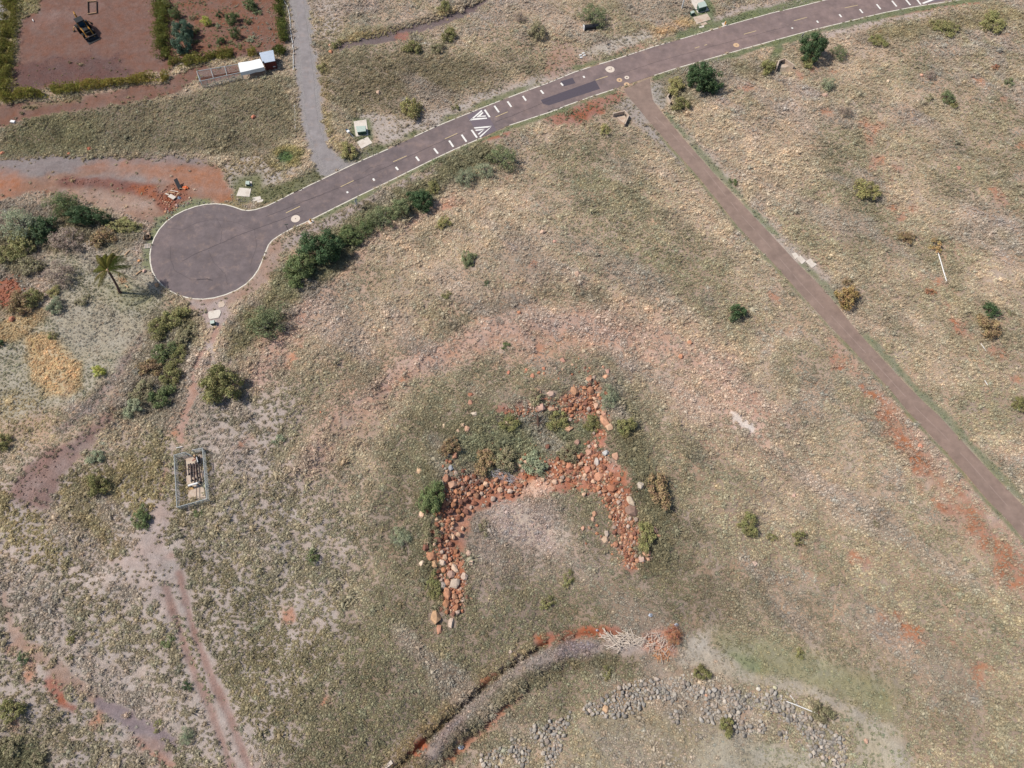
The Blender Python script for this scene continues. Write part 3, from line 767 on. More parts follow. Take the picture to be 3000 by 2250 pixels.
lay(line('h', [(1720, 60), (1770, 220), (1800, 360), (1840, 480), (1860, 580), (1830, 650)], [3, 3.5, 3.5, 3, 2.5, 1.5], 0.8, 0.9, 0.5), (162, 104, 78), 0.3, (146, 130, 90), 0.9, mix=0.85)
lay(poly('g', [(1280, 440), (1480, 400), (1560, 300), (1600, 480), (1660, 640), (1560, 600), (1420, 600), (1300, 560)], 0.8, 0.9, 0.5), (176, 110, 80), 0.3, (146, 130, 90), 0.9, mix=0.85)
lay(line('g', [(1550, 690), (1570, 780), (1500, 860)], 2.4, 0.7, 0.8, 0.5), (180, 104, 72), 0.15)
lay(line('g', [(820, 560), (960, 550), (1060, 530), (1150, 490)], 1.8, 0.7, 0.7, 0.5), (172, 112, 88), 0.2)
lay(poly('g', [(980, 1080), (1200, 1030), (1220, 1130), (1080, 1200), (960, 1170)], 0.8, 1, 0.5), (206, 164, 136), 0.6, (202, 166, 132), 0.9)
lay(poly('g', [(520, 720), (700, 600), (1000, 580), (1300, 580), (1500, 640), (1480, 820), (1150, 900), (700, 960), (480, 900)], 2, 2, 0.6), (136, 122, 92), 1.0, (124, 128, 82), 1.35)
for q_, w_ in (([(330, 1150), (300, 950), (350, 800), (520, 680)], 3.0), ([(1650, 350), (1720, 500), (1800, 700), (1900, 950), (1950, 1200)], 4.5)):
    lay(line('g', q_, w_, 1.5, 1.5, 0.8), None, 1.0, (118, 114, 72), 1.5, mix=0.9)
for q_, w_ in (([(420, 250), (380, 420), (400, 620), (430, 820)], 3.0), ([(1960, 150), (2000, 350), (1990, 560)], 4.0)):
    lay(line('h', q_, w_, 1.5, 1.5, 0.8), None, 1.0, (118, 114, 72), 1.5, mix=0.9)
trench = [(100, 1330), (250, 1180), (400, 1040), (480, 950), (560, 880), (680, 770), (760, 695), (900, 575), (1060, 455), (1230, 335), (1390, 245)]
trench2 = [(1530, 205), (1620, 180), (1720, 165), (1850, 158), (1960, 160), (2060, 168)]
lay(line('i', trench, [1.6] * 11, 0.5, 0.5), (122, 98, 78), 0.25, (128, 116, 72))
lay(line('i', [(a - 40, b - 30) for a, b in trench], 2.4, 0.8, 0.8), None, 0.95, (140, 122, 70), 1.1)
lay(line('i', [(a + 55, b + 45) for a, b in trench], 2.2, 0.8, 0.8), None, 1.0, (138, 122, 74), 1.25)
lay(line('i', [(470, 1130), (720, 850), (900, 700), (1200, 450), (1450, 330), (1760, 270)], [1.5, 2.2, 2.2, 2.4, 2.4, 2.0], 0.9, 1.0, 0.6), (156, 138, 130), 0.8, (152, 136, 132), 0.9, mix=0.85)
lay(line('i', [(600, 1130), (800, 900), (960, 740), (1240, 530), (1500, 400), (1900, 380)], 2.0, 0.9, 0.9), (130, 112, 88), 1.0, (116, 108, 68), 1.3, mix=0.85)
lay(line('i', [(380, 1060), (320, 1120)], 1.2, 0.4, 0.4, 0.4), (184, 98, 52), 0.1)
lay(line('i', [(860, 545), (980, 480)], 0.9, 0.4, 0.4, 0.4), (190, 120, 66), 0.1)
lay(line('i', [(1340, 190), (1500, 195), (1700, 140), (1950, 145)], [2.0, 2.0, 1.2, 1.0], 0.6, 0.8, 0.5), (176, 98, 60), 0.2, (150, 120, 76))
lay(line('i', [(540, 1220), (670, 1110), (760, 1040), (850, 960), (980, 840), (1040, 760), (1130, 690), (1250, 600)], [0.6, 0.9, 1.0, 1.3, 1.1, 0.8, 0.8, 0.4], 0.5, 0.6, 0.6), (180, 122, 92), 0.12, (150, 130, 90), mix=0.9)
lay(line('i', [(1300, 380), (1440, 320), (1600, 260), (1780, 270)], [1.6, 2.0, 2.2, 1.5], 1, 1, 0.6), (152, 136, 128), 0.9, (150, 134, 132), 0.9, mix=0.8)
lay(poly('i', [(1800, 240), (2212, 200), (2330, 250), (2300, 310), (2000, 330)], 1, 1, 0.5), (168, 150, 140), 0.3, (160, 146, 130), 0.8)
lay(poly('j', [(240, 170), (380, 120), (520, 130), (500, 300), (400, 400), (340, 340), (250, 260)], 0.8, 1, 0.6), (190, 128, 96), 0.3, (180, 116, 78), 0.9)
lay(poly('j', [(800, 170), (1250, 170), (1600, 300), (1900, 420), (2300, 620), (2300, 900), (1800, 720), (1400, 560), (1100, 500), (930, 400)], 2, 2), (152, 144, 106), 0.7, (138, 138, 92), 0.65)
lay(poly('j', [(960, 350), (1180, 400), (1160, 470), (1000, 440)], 1, 1.2), (128, 138, 96), 0.5, (118, 134, 86), 0.6, mix=0.7)
lay(poly('j', [(600, 180), (780, 130), (780, 280), (960, 440), (800, 400), (520, 410), (540, 300)], 1, 1, 0.6), (180, 166, 146), 0.5, (146, 142, 106), 0.6)
lay(line('j', [(620, 340), (860, 400), (1040, 500), (1200, 545), (1400, 560), (1600, 630), (1750, 720), (2000, 840), (2260, 940)], [2.2, 2.2, 1.6, 1.4, 1.4, 1.5, 1.6, 1.4, 1.2], 0.5, 0.5, 0.4), (176, 162, 142), 0.5, (154, 148, 116), 0.6, mix=0.75)
lay(poly('j', [(1750, 760), (2300, 1000), (2400, 1300), (1950, 1300), (1900, 1000)], 2, 2, 0.8), (178, 164, 138), 0.35, (136, 142, 98), 0.6)
lay(poly('j', [(680, 1000), (900, 960), (1200, 1040), (1500, 1080), (1650, 1160), (1900, 1300), (600, 1320)], 1.5, 1.5, 0.6), (174, 162, 138), 0.85, (146, 148, 108), 0.58)
lay(poly('j', [(-200, 820), (400, 780), (900, 850), (700, 1000), (600, 1320), (-300, 1320)], 2, 2), (158, 144, 112), 0.95, (160, 148, 104), 0.85)
lay(poly('i', [(1800, 900), (2212, 850), (2212, 1320), (1500, 1320)], 3, 3), (162, 150, 124), 0.9, (160, 150, 108), 0.8)

# --- paved areas and their green verges
def off_line(pts, d):
    out = []
    for i, p in enumerate(pts):
        t = (pts[min(i + 1, len(pts) - 1)] - pts[max(i - 1, 0)]).normalized()
        out.append(p + Vector((-t.y, t.x, 0)) * d)
    return out


VERGE = (112, 130, 76)
lay(wline(off_line(upper[4:], 0.9), 1.5, 0.5, 0.7, 0.6) * sstep(0.3, 0.5, fbm(GX, GY, 8, 2, 88)), (128, 126, 88), 0.35, VERGE, 0.55)
lay(wline(off_line(upper[18:], 1.2), 2.6, 0.6, 0.8, 0.6), (118, 124, 82), 0.5, VERGE, 0.55)
lay(wline(off_line(lower, -0.7), 1.1, 0.4, 0.5, 0.5), (124, 126, 86), 0.4, VERGE, 0.55)
lay(wline(off_line(lower2, -0.9), 1.6, 0.4, 0.6, 0.5), (118, 124, 82), 0.5, VERGE, 0.55)
lay(wline(off_line(side_r[4:], 0.8), 1.3, 0.4, 0.5, 0.5) * sstep(0.3, 0.46, fbm(GX, GY, 7, 2, 89)), (136, 134, 100), 0.5, (122, 134, 92), 0.55)
lay(wline(off_line(side_l[4:], -0.4), 0.6, 0.3, 0.3, 0.3), (136, 132, 92), 0.3, (122, 126, 76), 0.5)
lay(wline([p for p in cul_w[20:30]], 3.6, 0.6, 1.0, 0.6), (130, 132, 92), 0.4, (116, 128, 80), 0.6)
lay(poly('a', [(1500, 1480), (1700, 1450), (1780, 1510), (1900, 1480), (2050, 1400), (2212, 1320), (2212, 1350), (1950, 1500), (1780, 1540), (1640, 1500)], 0.5, 0.6, 0.4), (146, 128, 88), 0.5, (128, 130, 74), 0.6)
lay(line('b', [(-60, 1420), (150, 1330), (330, 1260)], 3.2, 0.8, 0.8, 0.5), (118, 116, 78), 0.7, (112, 118, 62), 0.8)
lay(line('b', [(520, 1150), (640, 1120), (760, 1060)], 3.0, 0.8, 0.8, 0.5), (116, 116, 78), 0.7, (108, 118, 60), 0.8)
lay(poly('c', [(1360, -30), (1480, -30), (1560, 60), (1560, 200), (1460, 260), (1340, 180)], 0.7, 0.7), (118, 126, 84), 0.5, (112, 128, 74), 0.6)
lay(poly('b', [(570, 850), (700, 850), (730, 1000), (700, 1060), (620, 1050), (560, 960)], 0.7, 0.7), (118, 124, 84), 0.6, (114, 124, 74), 0.7)
lay(line('d', [(420, 290), (450, 350), (400, 420)], 1.8, 0.5, 0.5), (120, 126, 82), 0.5, (112, 128, 74), 0.6)

lay(line('m', [(230, 640), (400, 480), (560, 340), (700, 240), (860, 130), (1000, 60), (1180, -60), (1320, -150), (1500, -260)], [10, 9, 6, 6, 6, 6, 5, 6, 6], 1.5, 2.0, 1), (128, 116, 90), 1.0, (126, 124, 78), 1.5)
lay(poly('c', [(1080, 720), (1300, 600), (1700, 560), (2100, 520), (2300, 600), (2200, 700), (1700, 720), (1500, 900), (1250, 1050), (1130, 930)], 2, 2), (142, 126, 100), 0.95, (140, 134, 88), 1.3, mix=0.8)
SD_main = sd_poly(main_poly, 8); SD_side = sd_poly(side_poly, 8); SD_grav = sd_poly(gravel_poly, 8); SD_corn = sd_poly(corner_gravel, 8)
SD_pave = np.maximum(SD_main, SD_side)
SD_all = np.maximum(SD_pave, np.maximum(SD_grav, SD_corn))
gm = sstep(-0.9, 0.5, np.maximum(SD_grav, SD_corn) + 1.6 * WN2 + 1.0 * WN)
lay(gm, (150, 142, 140), 0.0)
dens = np.where(SD_pave > -0.25, 0.0, dens)

fldmask = poly('a', [(-300, 1120), (60, 900), (600, 770), (1500, 625), (2060, 560), (2150, 1040), (1560, 1130), (430, 1110)], 3, 2)
# wind- and slope-drawn streaks, taller and flattened swards
ca, sa = math.cos(math.radians(-38)), math.sin(math.radians(-38))
U_, V_ = GX * ca + GY * sa, -GX * sa + GY * ca
STK = fbm(U_ / 5.0, V_, 2.6, 3, 201)
STK2 = fbm(U_ / 3.0, V_ * 1.0, 7.0, 3, 211)
tcol = tcol * (0.80 + 0.40 * STK)[..., None]
tcol = lerp3(tcol, muted((170, 158, 150), 0.2), sstep(0.54, 0.72, STK2) * 0.42 * (1 - fldmask))
tcol = lerp3(tcol, muted((136, 132, 100), 0.2), sstep(0.56, 0.74, fbm(GX, GY, 13, 3, 221)) * 0.4)
tsz = tsz * (0.72 + 0.56 * fbm(GX, GY, 9.0, 3, 231))
dens = dens * np.where(fldmask > 0.5, 1.0, 0.74 + 0.5 * fbm(U_ / 3.0, V_, 2.2, 3, 241))
# relief
Z += ridge('g', [(430, 1000), (430, 850), (600, 600), (900, 480), (1300, 380), (1550, 420), (1700, 620), (1720, 850), (1800, 1050)], 4.0, 1.5)
Z += ridge('h', [(430, 100), (400, 350), (400, 550), (440, 800)], 3.0, 0.7)
Z += ridge('h', [(1900, 100), (1950, 350), (1930, 560)], 3.0, 0.6)
Z -= ridge('h', [(1000, 300), (1200, 350), (1250, 600), (1200, 800)], 9.0, 0.8)
Z -= ridge('i', trench, 0.5, 1.0)
Z += ridge('i', [(a - 45, b - 35) for a, b in trench], 1.0, 0.35)
Z -= ridge('i', trench2, 0.4, 0.6)
Z -= ridge('b', chan, 1.7, 0.55)
Z += ridge('b', [(a - 5, b - 60) for a, b in chan], 1.6, 0.3)
Z += ridge('a', [(430, 1300), (700, 1310), (1000, 1360), (1120, 1390)], 1.6, 0.7)
Z += ridge('f', [(900, -60), (820, 150), (560, 340), (330, 470), (120, 640)], 3.0, 0.9)
Z += ridge('a', [(1230, 1440), (1260, 1480)], 2.0, 0.6)
for arc, w_, h_ in (([(640, 1010), (740, 870), (880, 780), (1080, 705), (1270, 680), (1420, 715), (1550, 790), (1680, 930)], 3.0, 0.7), ([(600, 900), (700, 760), (860, 660), (1060, 590), (1280, 570), (1500, 640)], 4.0, 0.6), ([(800, 1100), (870, 950), (1000, 830), (1260, 790), (1440, 880), (1530, 1100)], 3.0, 0.5)):
    Z += ridge('o', arc, w_, h_)
Z += ridge('i', [(a + 100, b + 70) for a, b in trench], 1.2, 0.7)
Z -= ridge('i', [(600, 1170), (850, 960), (1040, 760), (1250, 600)], 0.7, 0.4)
for ln in ([(1500, 100), (1560, 300), (1690, 760), (1900, 1250), (2100, 1800)], [(1640, 200), (1740, 560), (1960, 1060), (2200, 1640)]):
    Z -= ridge('n', ln, 0.5, 0.12)
near = sstep(-14.0, -1.2, SD_all)
Z = Z * (1 - near)
fld = poly('a', [(100, -300), (2000, -300), (2060, 340), (2020, 520), (1240, 640), (800, 640), (90, 700), (80, 200)], 4, 1)
yard = poly('a', [(-300, 1140), (1300, 1105), (1720, 1300), (1640, 1450), (1150, 1600), (-300, 1400)], 4, 1)
Z = Z * (1 - 0.75 * fld) * (1 - 0.5 * yard)
Z += (WN2 * 0.10) * (1 - sstep(-0.6, 0.2, SD_all))
Z = np.where(SD_pave > -0.05, -0.07, Z)
# level ground under everything that was built or parked
for fr, pts, r_ in [('en', [(215, 420), (820, 260), (980, 1350), (330, 1500)], 1.5), ('sh', [(120, 560), (1500, 250), (1800, 120), (1850, 560), (1100, 700), (220, 860)], 1.5), ('tr', [(500, 300), (1060, 300), (1262, 1240), (805, 1475), (300, 900)], 1.0),
                    ('tn', [(500, 300), (800, -60), (1400, -60), (1470, 650), (1100, 920)], 1.0), ('bl', [(200, 440), (900, 440), (1400, 1370), (900, 1400), (200, 1150)], 1.0), ('bx', [(320, 620), (1160, 200), (1100, 500), (750, 1480), (400, 1400)], 1.0),
                    ('k', [(535, 340), (610, 340), (725, 435), (690, 460), (560, 400)], 0.8), ('ju', [(700, 1300), (1080, 1300), (1080, 1600), (780, 1600)], 0.8), ('ju', [(1880, 850), (2040, 850), (2040, 1150), (1880, 1150)], 0.6), ('hw', [(270, 1060), (950, 1060), (950, 1450), (270, 1450)], 0.8),
                    ('pa', [(850, 1000), (1150, 1000), (1150, 1250), (850, 1250)], 0.8), ('ex', [(200, 300), (1500, 300), (1500, 1400), (200, 1400)], 1.0), ('ty', [(400, 300), (1600, 250), (1600, 750), (400, 800)], 0.8), ('a', [(610, -10), (710, -10), (710, 110), (610, 110)], 0.8), ('a', [(1240, 380), (1380, 370), (1380, 440), (1250, 450)], 0.8)]:
    Z = Z * (1 - sstep(-3.5, -r_ * 0.5, sd_poly(PS(fr, pts), 5)))
far = (np.abs(GX) > 150) | (GY > 185) | (GY < -30)
Z = np.where(far, 0.0, Z)


def gz(x, y):
    i = int(np.clip(np.searchsorted(gx, x) - 1, 0, len(gx) - 2)); j = int(np.clip(np.searchsorted(gy, y) - 1, 0, len(gy) - 2))
    fx = (x - gx[i]) / (gx[i + 1] - gx[i]); fy = (y - gy[j]) / (gy[j + 1] - gy[j])
    return float((Z[j, i] * (1 - fx) + Z[j, i + 1] * fx) * (1 - fy) + (Z[j + 1, i] * (1 - fx) + Z[j + 1, i + 1] * fx) * fy)


def G(fr, x, y, up=0.0):                        # ground point under a surveyed position
    z = 0.0
    for _ in range(4):
        p = P(fr, x, y, z)
        z = gz(p.x, p.y)
    p.z = z + up
    return p


def clear(pts, pad=0.3):                        # no grass where something stands
    global dens
    dens = np.where(sd_poly(pts, 4) > -pad, 0.0, dens)


def pxm(fr, y):                                 # metres per frame unit across the view at that row
    ox, oy, s = FR[fr]
    v = -((oy + y * s) * 2212 / 3000 - 829.5) / FPX
    return (CAMH / (SP - v * CP)) / FPX * s * 2212 / 3000


def finish_ground():
    global soil
    pu, pv = project(GX, np.maximum(GY, -40.0))
    edge = np.maximum(np.maximum(-120 - pu, pu - 2330), np.maximum(-90 - pv, np.where(GY < -19, 200, 0)))
    soil = lerp3(soil, lin((150, 138, 112)) * 0.9, sstep(0, 60, edge))
    ny, nx = SH
    co = np.stack([GX, GY, Z], -1).reshape(-1, 3)
    j, i = np.meshgrid(np.arange(ny - 1), np.arange(nx - 1), indexing='ij')
    a = (j * nx + i).ravel()
    quads = np.stack([a, a + 1, a + nx + 1, a + nx], -1)
    me = bpy.data.meshes.new('ground')
    me.vertices.add(len(co)); me.vertices.foreach_set('co', co.ravel())
    me.loops.add(quads.size); me.loops.foreach_set('vertex_index', quads.ravel())
    me.polygons.add(len(quads))
    me.polygons.foreach_set('loop_start', np.arange(0, quads.size, 4)); me.polygons.foreach_set('loop_total', np.full(len(quads), 4))
    me.polygons.foreach_set('use_smooth', np.ones(len(quads), bool))
    me.update()
    at = me.attributes.new('soil', 'FLOAT_COLOR', 'POINT')
    rg = np.concatenate([soil, np.ones(SH + (1,))], -1).reshape(-1, 4)
    at.data.foreach_set('color', rg.astype(np.float32).ravel())
    me.materials.append(M['soil'])
    o = link('ground', me)
    tag(o, 'dry grassland soil with red scalds and pale litter', 'ground', kind='structure')
    return o


# ------------------------------------------------------------------ roads with their markings
road = tag(MB().prism(main_poly, -0.25, 0.0).build('road', M['road']), 'grey two-lane asphalt road ending in a round turning bulb', 'road', kind='structure')
sroad = tag(MB().prism(side_poly, -0.25, 0.004).build('side_road', M['side_road']), 'narrow reddish asphalt lane running down the right side', 'road', kind='structure')
edge_path = list(reversed(lower)) + cul_w + upper
# painted edge line in runs with worn gaps
def dashes_along(pts, runs):
    L = [0.0]
    for i in range(len(pts) - 1): L.append(L[-1] + (pts[i + 1] - pts[i]).length)
    def at(s):
        s = min(max(s, 0), L[-1] - 1e-6)
        i = max(k for k in range(len(L)) if L[k] <= s)
        t = (s - L[i]) / max(L[i + 1] - L[i], 1e-9)
        return pts[i].lerp(pts[i + 1], t)
    out = []
    for a, b in runs:
        q = [at(a)] + [pts[k] for k in range(len(pts)) if a < L[k] < b] + [at(b)]
        out.append(q)
    return out, L[-1]


rr = random.Random(4)
def edge_runs(pts, solid_to, parent):
    _, tot = dashes_along(pts, [])
    runs = []; s = 0.0
    while s < tot - 0.5:
        ln = 40.0 if s < solid_to else rr.uniform(3, 11)
        gap = 0.02 if s + ln < solid_to else rr.uniform(0.15, 0.9) if rr.random() < 0.7 else rr.uniform(1, 2.5)
        runs.append((s, min(s + ln, tot))); s += ln + gap
    q, _ = dashes_along(pts, runs)
    for r in q:
        MB().strip(off_line(r, 0.1), 0.21, 0.008).build('edge_line', M['paint_edge'], parent)


ring = [p for p in cul_w]
edge_runs(list(reversed(lower[0:6])) + ring + upper[:6], 190.0, road)
edge_runs(upper[6:], 0.0, road)
edge_runs(list(reversed(lower[6:])), 0.0, road)
edge_runs(list(reversed(lower2)), 0.0, road)

ZP = 0.009
def dash(fr, a, b, w=0.12, mat='paint_yellow', parent=None):
    MB().strip([P(fr, *a), P(fr, *b)], w, ZP).build('centre_dash', M[mat], parent or road)


for fr, a, b in [('b', (92, 1533), (195, 1485)), ('b', (487, 1345), (580, 1300)), ('b', (865, 1165), (962, 1122)), ('b', (1237, 1000), (1327, 960)), ('b', (1602, 842), (1690, 805)),
                 ('c', (457, 742), (570, 705)), ('c', (1375, 446), (1420, 432)), ('c', (1465, 420), (1490, 412)), ('c', (1830, 317), (1945, 285)), ('d', (555, 150), (650, 124)), ('d', (920, 57), (1015, 37))]:
    dash(fr, a, b, 0.15)
# speed-hump bars (lengths grow towards the hump)
def bar(fr, x, y, ln, w=0.38):
    c = P(fr, x, y)
    k = min(range(len(upper) - 1), key=lambda i: (upper[i] - c).length)
    t = (upper[k + 1] - upper[k]).normalized(); n = Vector((-t.y, t.x, 0))
    MB().strip([c - n * ln / 2, c + n * ln / 2], w, ZP).build('painted_bar', M['paint_white'], road)


for fr, x, y, ln in [('b', 535, 1384, 0.45), ('b', 725, 1293, 0.65), ('b', 892, 1213, 0.95), ('b', 1040, 1143, 1.3), ('b', 1173, 1087, 1.65), ('b', 1283, 1035, 1.95), ('b', 1375, 995, 2.2), ('hu', 585, 1325, 2.45),
                     ('hu', 1035, 620, 2.4), ('b', 1610, 785, 2.1), ('b', 1702, 750, 1.8), ('b', 1810, 708, 1.5), ('b', 1937, 662, 1.2), ('b', 2080, 607, 0.9), ('c', 350, 712, 0.6),
                     ('d', 543, 202, 0.45), ('d', 725, 156, 0.7), ('d', 890, 113, 1.0), ('d', 1040, 80, 1.4), ('d', 1165, 48, 1.8), ('d', 1278, 26, 2.1), ('d', 1375, 14, 2.3), ('d', 1450, 8, 2.5)]:
    bar(fr, x, y, ln)
# the hump itself and its four chevrons
MB().sheet(PS('hu', [(330, 690), (800, 480), (950, 470), (1370, 1220), (830, 1440), (640, 1200), (450, 920)]), 0.004).build('speed_hump', M['asphalt_hump'], road)
for q in ([(415, 865), (835, 500), (870, 545), (545, 805)], [(415, 865), (1030, 805), (1022, 765), (520, 795)], [(655, 755), (870, 570), (905, 600), (790, 712)], [(655, 757), (995, 725), (980, 690), (780, 708)],
          [(1195, 1050), (575, 1105), (600, 1148), (1060, 1110)], [(1195, 1052), (760, 1420), (800, 1450), (1100, 1165)], [(950, 1150), (620, 1188), (640, 1228), (810, 1210)], [(950, 1152), (710, 1330), (740, 1365), (880, 1230)]):
    MB().sheet(PS('hu', q), ZP + 0.002).build('chevron_bar', M['paint_white'], road)
MB().sheet(PS('d', [(1480, 20), (1560, -20), (1700, -60), (1760, -20), (1640, 0), (1500, 24)]), 0.004).build('speed_hump', M['asphalt_hump'], road)
MB().sheet(PS('d', [(1475, 22), (1600, -30), (1612, -18), (1490, 28)]), ZP).build('chevron_bar', M['paint_white'], road)
# asphalt patches
MB().sheet(PS('c', [(132, 752), (245, 720), (272, 770), (165, 800)]), 0.005).build('asphalt_patch', M['asphalt_dark'], road)
MB().sheet(PS('c', [(-50, 925), (455, 745), (500, 822), (25, 975), (-30, 960)]), 0.005).build('asphalt_patch', M['asphalt_dark'], road)
# tar seams and cracks
def wig(pts, amp, n=6, seed=0):
    r = random.Random(seed); out = []
    for i in range(len(pts) - 1):
        for k in range(n):
            q = pts[i].lerp(pts[i + 1], k / n)
            out.append(q + Vector((r.uniform(-amp, amp), r.uniform(-amp, amp), 0)))
    out.append(pts[-1]); return out


for k, (fr, pts, w) in enumerate([('e', [(1310, 530), (1400, 480), (1590, 400), (1700, 350), (1830, 300), (2000, 240), (2180, 165)], 0.10), ('e', [(1200, 290), (1320, 300), (1420, 250), (1500, 235)], 0.05),
                                  ('e', [(1230, 420), (1225, 500), (1260, 600), (1380, 665), (1520, 660)], 0.05), ('e', [(1420, 660), (1490, 655), (1530, 670)], 0.13), ('e', [(1590, 400), (1600, 300), (1560, 220)], 0.04),
                                  ('e', [(1830, 300), (1850, 420), (1800, 560)], 0.04), ('e', [(1500, 450), (1540, 540), (1620, 620), (1640, 700)], 0.04), ('e', [(1560, 230), (1700, 250), (1830, 300)], 0.04),
                                  ('b', [(-50, 1560), (300, 1420), (480, 1350), (760, 1230), (1100, 1070), (1380, 945)], 0.08), ('b', [(1600, 880), (1900, 760), (2000, 715)], 0.08), ('c', [(640, 700), (1000, 580), (1500, 440), (2212, 250)], 0.06),
                                  ('b', [(150, 1460), (250, 1440), (420, 1380)], 0.04), ('b', [(640, 1250), (700, 1210), (800, 1180)], 0.04)]):
    MB().strip(wig(PS(fr, pts), 0.06, 8, k), w, 0.007).build('tar_seam', M['seam'], road)
# faint line down the lane
cl = PS('c', [(1010, 1080), (1110, 1180), (1230, 1310), (1400, 1480)]) + PS('k', [(170, 70), (350, 265), (600, 560), (900, 880), (1190, 1195), (1430, 1460)]) + PS('l', [(1620, 170), (1800, 360), (2212, 830), (2600, 1260)])
q, tot = dashes_along(cl, [])
s_ = 0.0
while s_ < tot - 1:
    ln = rr.uniform(2.5, 9)
    q, _ = dashes_along(cl, [(s_, min(s_ + ln, tot))])
    MB().strip(q[0], 0.055, ZP + 0.004).build('centre_line', M['lane_line'], sroad)
    s_ += ln + rr.uniform(0.4, 3)
# manholes: concrete collar with an iron lid
def manhole(fr, x, y, r, lid, mat='collar'):
    c = P(fr, x, y)
    o = MB().lathe([(r, 0.003), (r, 0.012), (lid * 0.98, 0.013)], (c.x, c.y, 0), 20).build('manhole_collar', M[mat], road)
    MB().lathe([(lid, 0.005), (lid, 0.016), (lid * 0.9, 0.018)], (c.x, c.y, 0), 16).build('manhole_lid', M['iron'], o)


manhole('b', 162, 1575, 0.88, 0.0001 + 0.12)
m_ = pxm('ju', 400)
c0 = P('ju', 660, 402)
o = MB().lathe([(0.98, 0.003), (0.98, 0.012), (0.9, 0.013)], (c0.x, c0.y, 0), 24).build('manhole_collar', M['collar'], road)
for x, y in ((640, 405), (685, 378), (680, 412)):
    c = P('ju', x, y); MB().lathe([(0.14, 0.005), (0.14, 0.018)], (c.x, c.y, 0), 10).build('valve_lid', M['iron'], o)
c = P('ju', 572, 398); MB().lathe([(0.24, 0.003), (0.24, 0.012)], (c.x, c.y, 0), 12).build('valve_collar', M['collar'], road)
manhole('ju', 865, 637, 0.62, 0.2, 'collar_tan'); manhole('ju', 1028, 582, 0.52, 0.18); manhole('ju', 1025, 733, 0.62, 0.2, 'collar_tan')
manhole('c', 1760, 418, 0.68, 0.14, 'collar_tan')
grav = tag(MB().sheet(PS('b', [(150, -160), (165, 0), (185, 200), (200, 400), (215, 600), (240, 830), (275, 1000), (330, 1130), (390, 1225), (470, 1215), (500, 1180), (420, 1100), (365, 1010), (325, 890), (305, 740), (292, 550), (272, 400), (245, 200), (218, 0), (195, -160)]), 0.02).build('gravel_track', M['gravel']),
           'blue-grey gravel drive curving down to the asphalt road', 'track', kind='structure')

# ------------------------------------------------------------------ plants
def leaf_mesh(name, pts, nrm, size, rnd, mat, aspect=0.6):
    """one quad per leaf clump"""
    n = len(pts)
    r = np.random.default_rng(n)
    t = np.cross(nrm, r.normal(size=(n, 3))); t /= np.linalg.norm(t, axis=1, keepdims=True) + 1e-9
    b = np.cross(nrm, t)
    s = size[:, None]
    v = np.stack([pts - t * s, pts + b * s * aspect * 0.6, pts + t * s, pts - b * s * aspect], 1).reshape(-1, 3)
    me = bpy.data.meshes.new(name)
    me.vertices.add(4 * n); me.vertices.foreach_set('co', v.astype(np.float32).ravel())
    me.loops.add(4 * n); me.loops.foreach_set('vertex_index', np.arange(4 * n))
    me.polygons.add(n); me.polygons.foreach_set('loop_start', np.arange(0, 4 * n, 4)); me.polygons.foreach_set('loop_total', np.full(n, 4))
    me.update()
    at = me.attributes.new('leaf', 'FLOAT', 'FACE')
    at.data.foreach_set('value', rnd.astype(np.float32))
    me.materials.append(mat)
    return me


def crown_mesh(name, seed, nclump, nleaf, leaf, spread, hz=1.0, z0=0.12):
    """uneven crown of radius 1 and height hz: clumps of leaves with gaps between them"""
    r = np.random.default_rng(seed)
    lob = r.uniform(0, 2 * np.pi, 4)
    c = []
    while len(c) < nclump:
        p = r.uniform(-1, 1, 3); p[2] = r.uniform(0, 1)
        a = math.atan2(p[1], p[0])
        lim = 0.82 + 0.12 * math.sin(2 * a + lob[0]) + 0.10 * math.sin(3 * a + lob[1]) + 0.08 * math.sin(5 * a + lob[2])
        rr_ = math.hypot(p[0], p[1]) / lim
        q = rr_ ** 2 + ((p[2] - 0.35) / 0.65) ** 2
        if 0.25 < q < 1.0 or (q < 0.25 and r.random() < 0.25):
            c.append((p[0], p[1], z0 + (hz - z0) * p[2]))
    c = np.array(c)
    cs = spread * r.uniform(0.6, 1.3, nclump)
    cb = r.uniform(0.0, 0.55, nclump)
    idx = r.integers(0, nclump, nleaf)
    d = r.normal(size=(nleaf, 3)); d /= np.linalg.norm(d, axis=1, keepdims=True)
    d *= (r.random(nleaf) ** 0.4)[:, None]
    pts = c[idx] + d * cs[idx][:, None] * np.array([1, 1, 0.7])
    pts[:, 2] = np.maximum(pts[:, 2], 0.02)
    nrm = d * 0.8 + np.array([0, 0, 0.55]) + r.normal(size=(nleaf, 3)) * 0.45
    nrm /= np.linalg.norm(nrm, axis=1, keepdims=True)
    return leaf_mesh(name, pts, nrm, leaf * r.uniform(0.6, 1.3, nleaf), np.clip(cb[idx] + r.uniform(0, 0.45, nleaf), 0, 1), M['leaf']), c


def limb_mesh(name, seed, tips, mat, r0=0.07, n=9):
    r = random.Random(seed)
    mb = MB()
    base = Vector((0, 0, -0.12))
    for k in range(n):
        t = Vector(tips[r.randrange(len(tips))])
        a = base + Vector((r.uniform(-.06, .06), r.uniform(-.06, .06), 0))
        m1 = a.lerp(t, 0.45) + Vector((r.uniform(-.08, .08), r.uniform(-.08, .08), 0.1))
        mb.tube([a, m1, t], [r0, r0 * 0.6, r0 * 0.2], 5)
    return mb.mesh(name, mat)


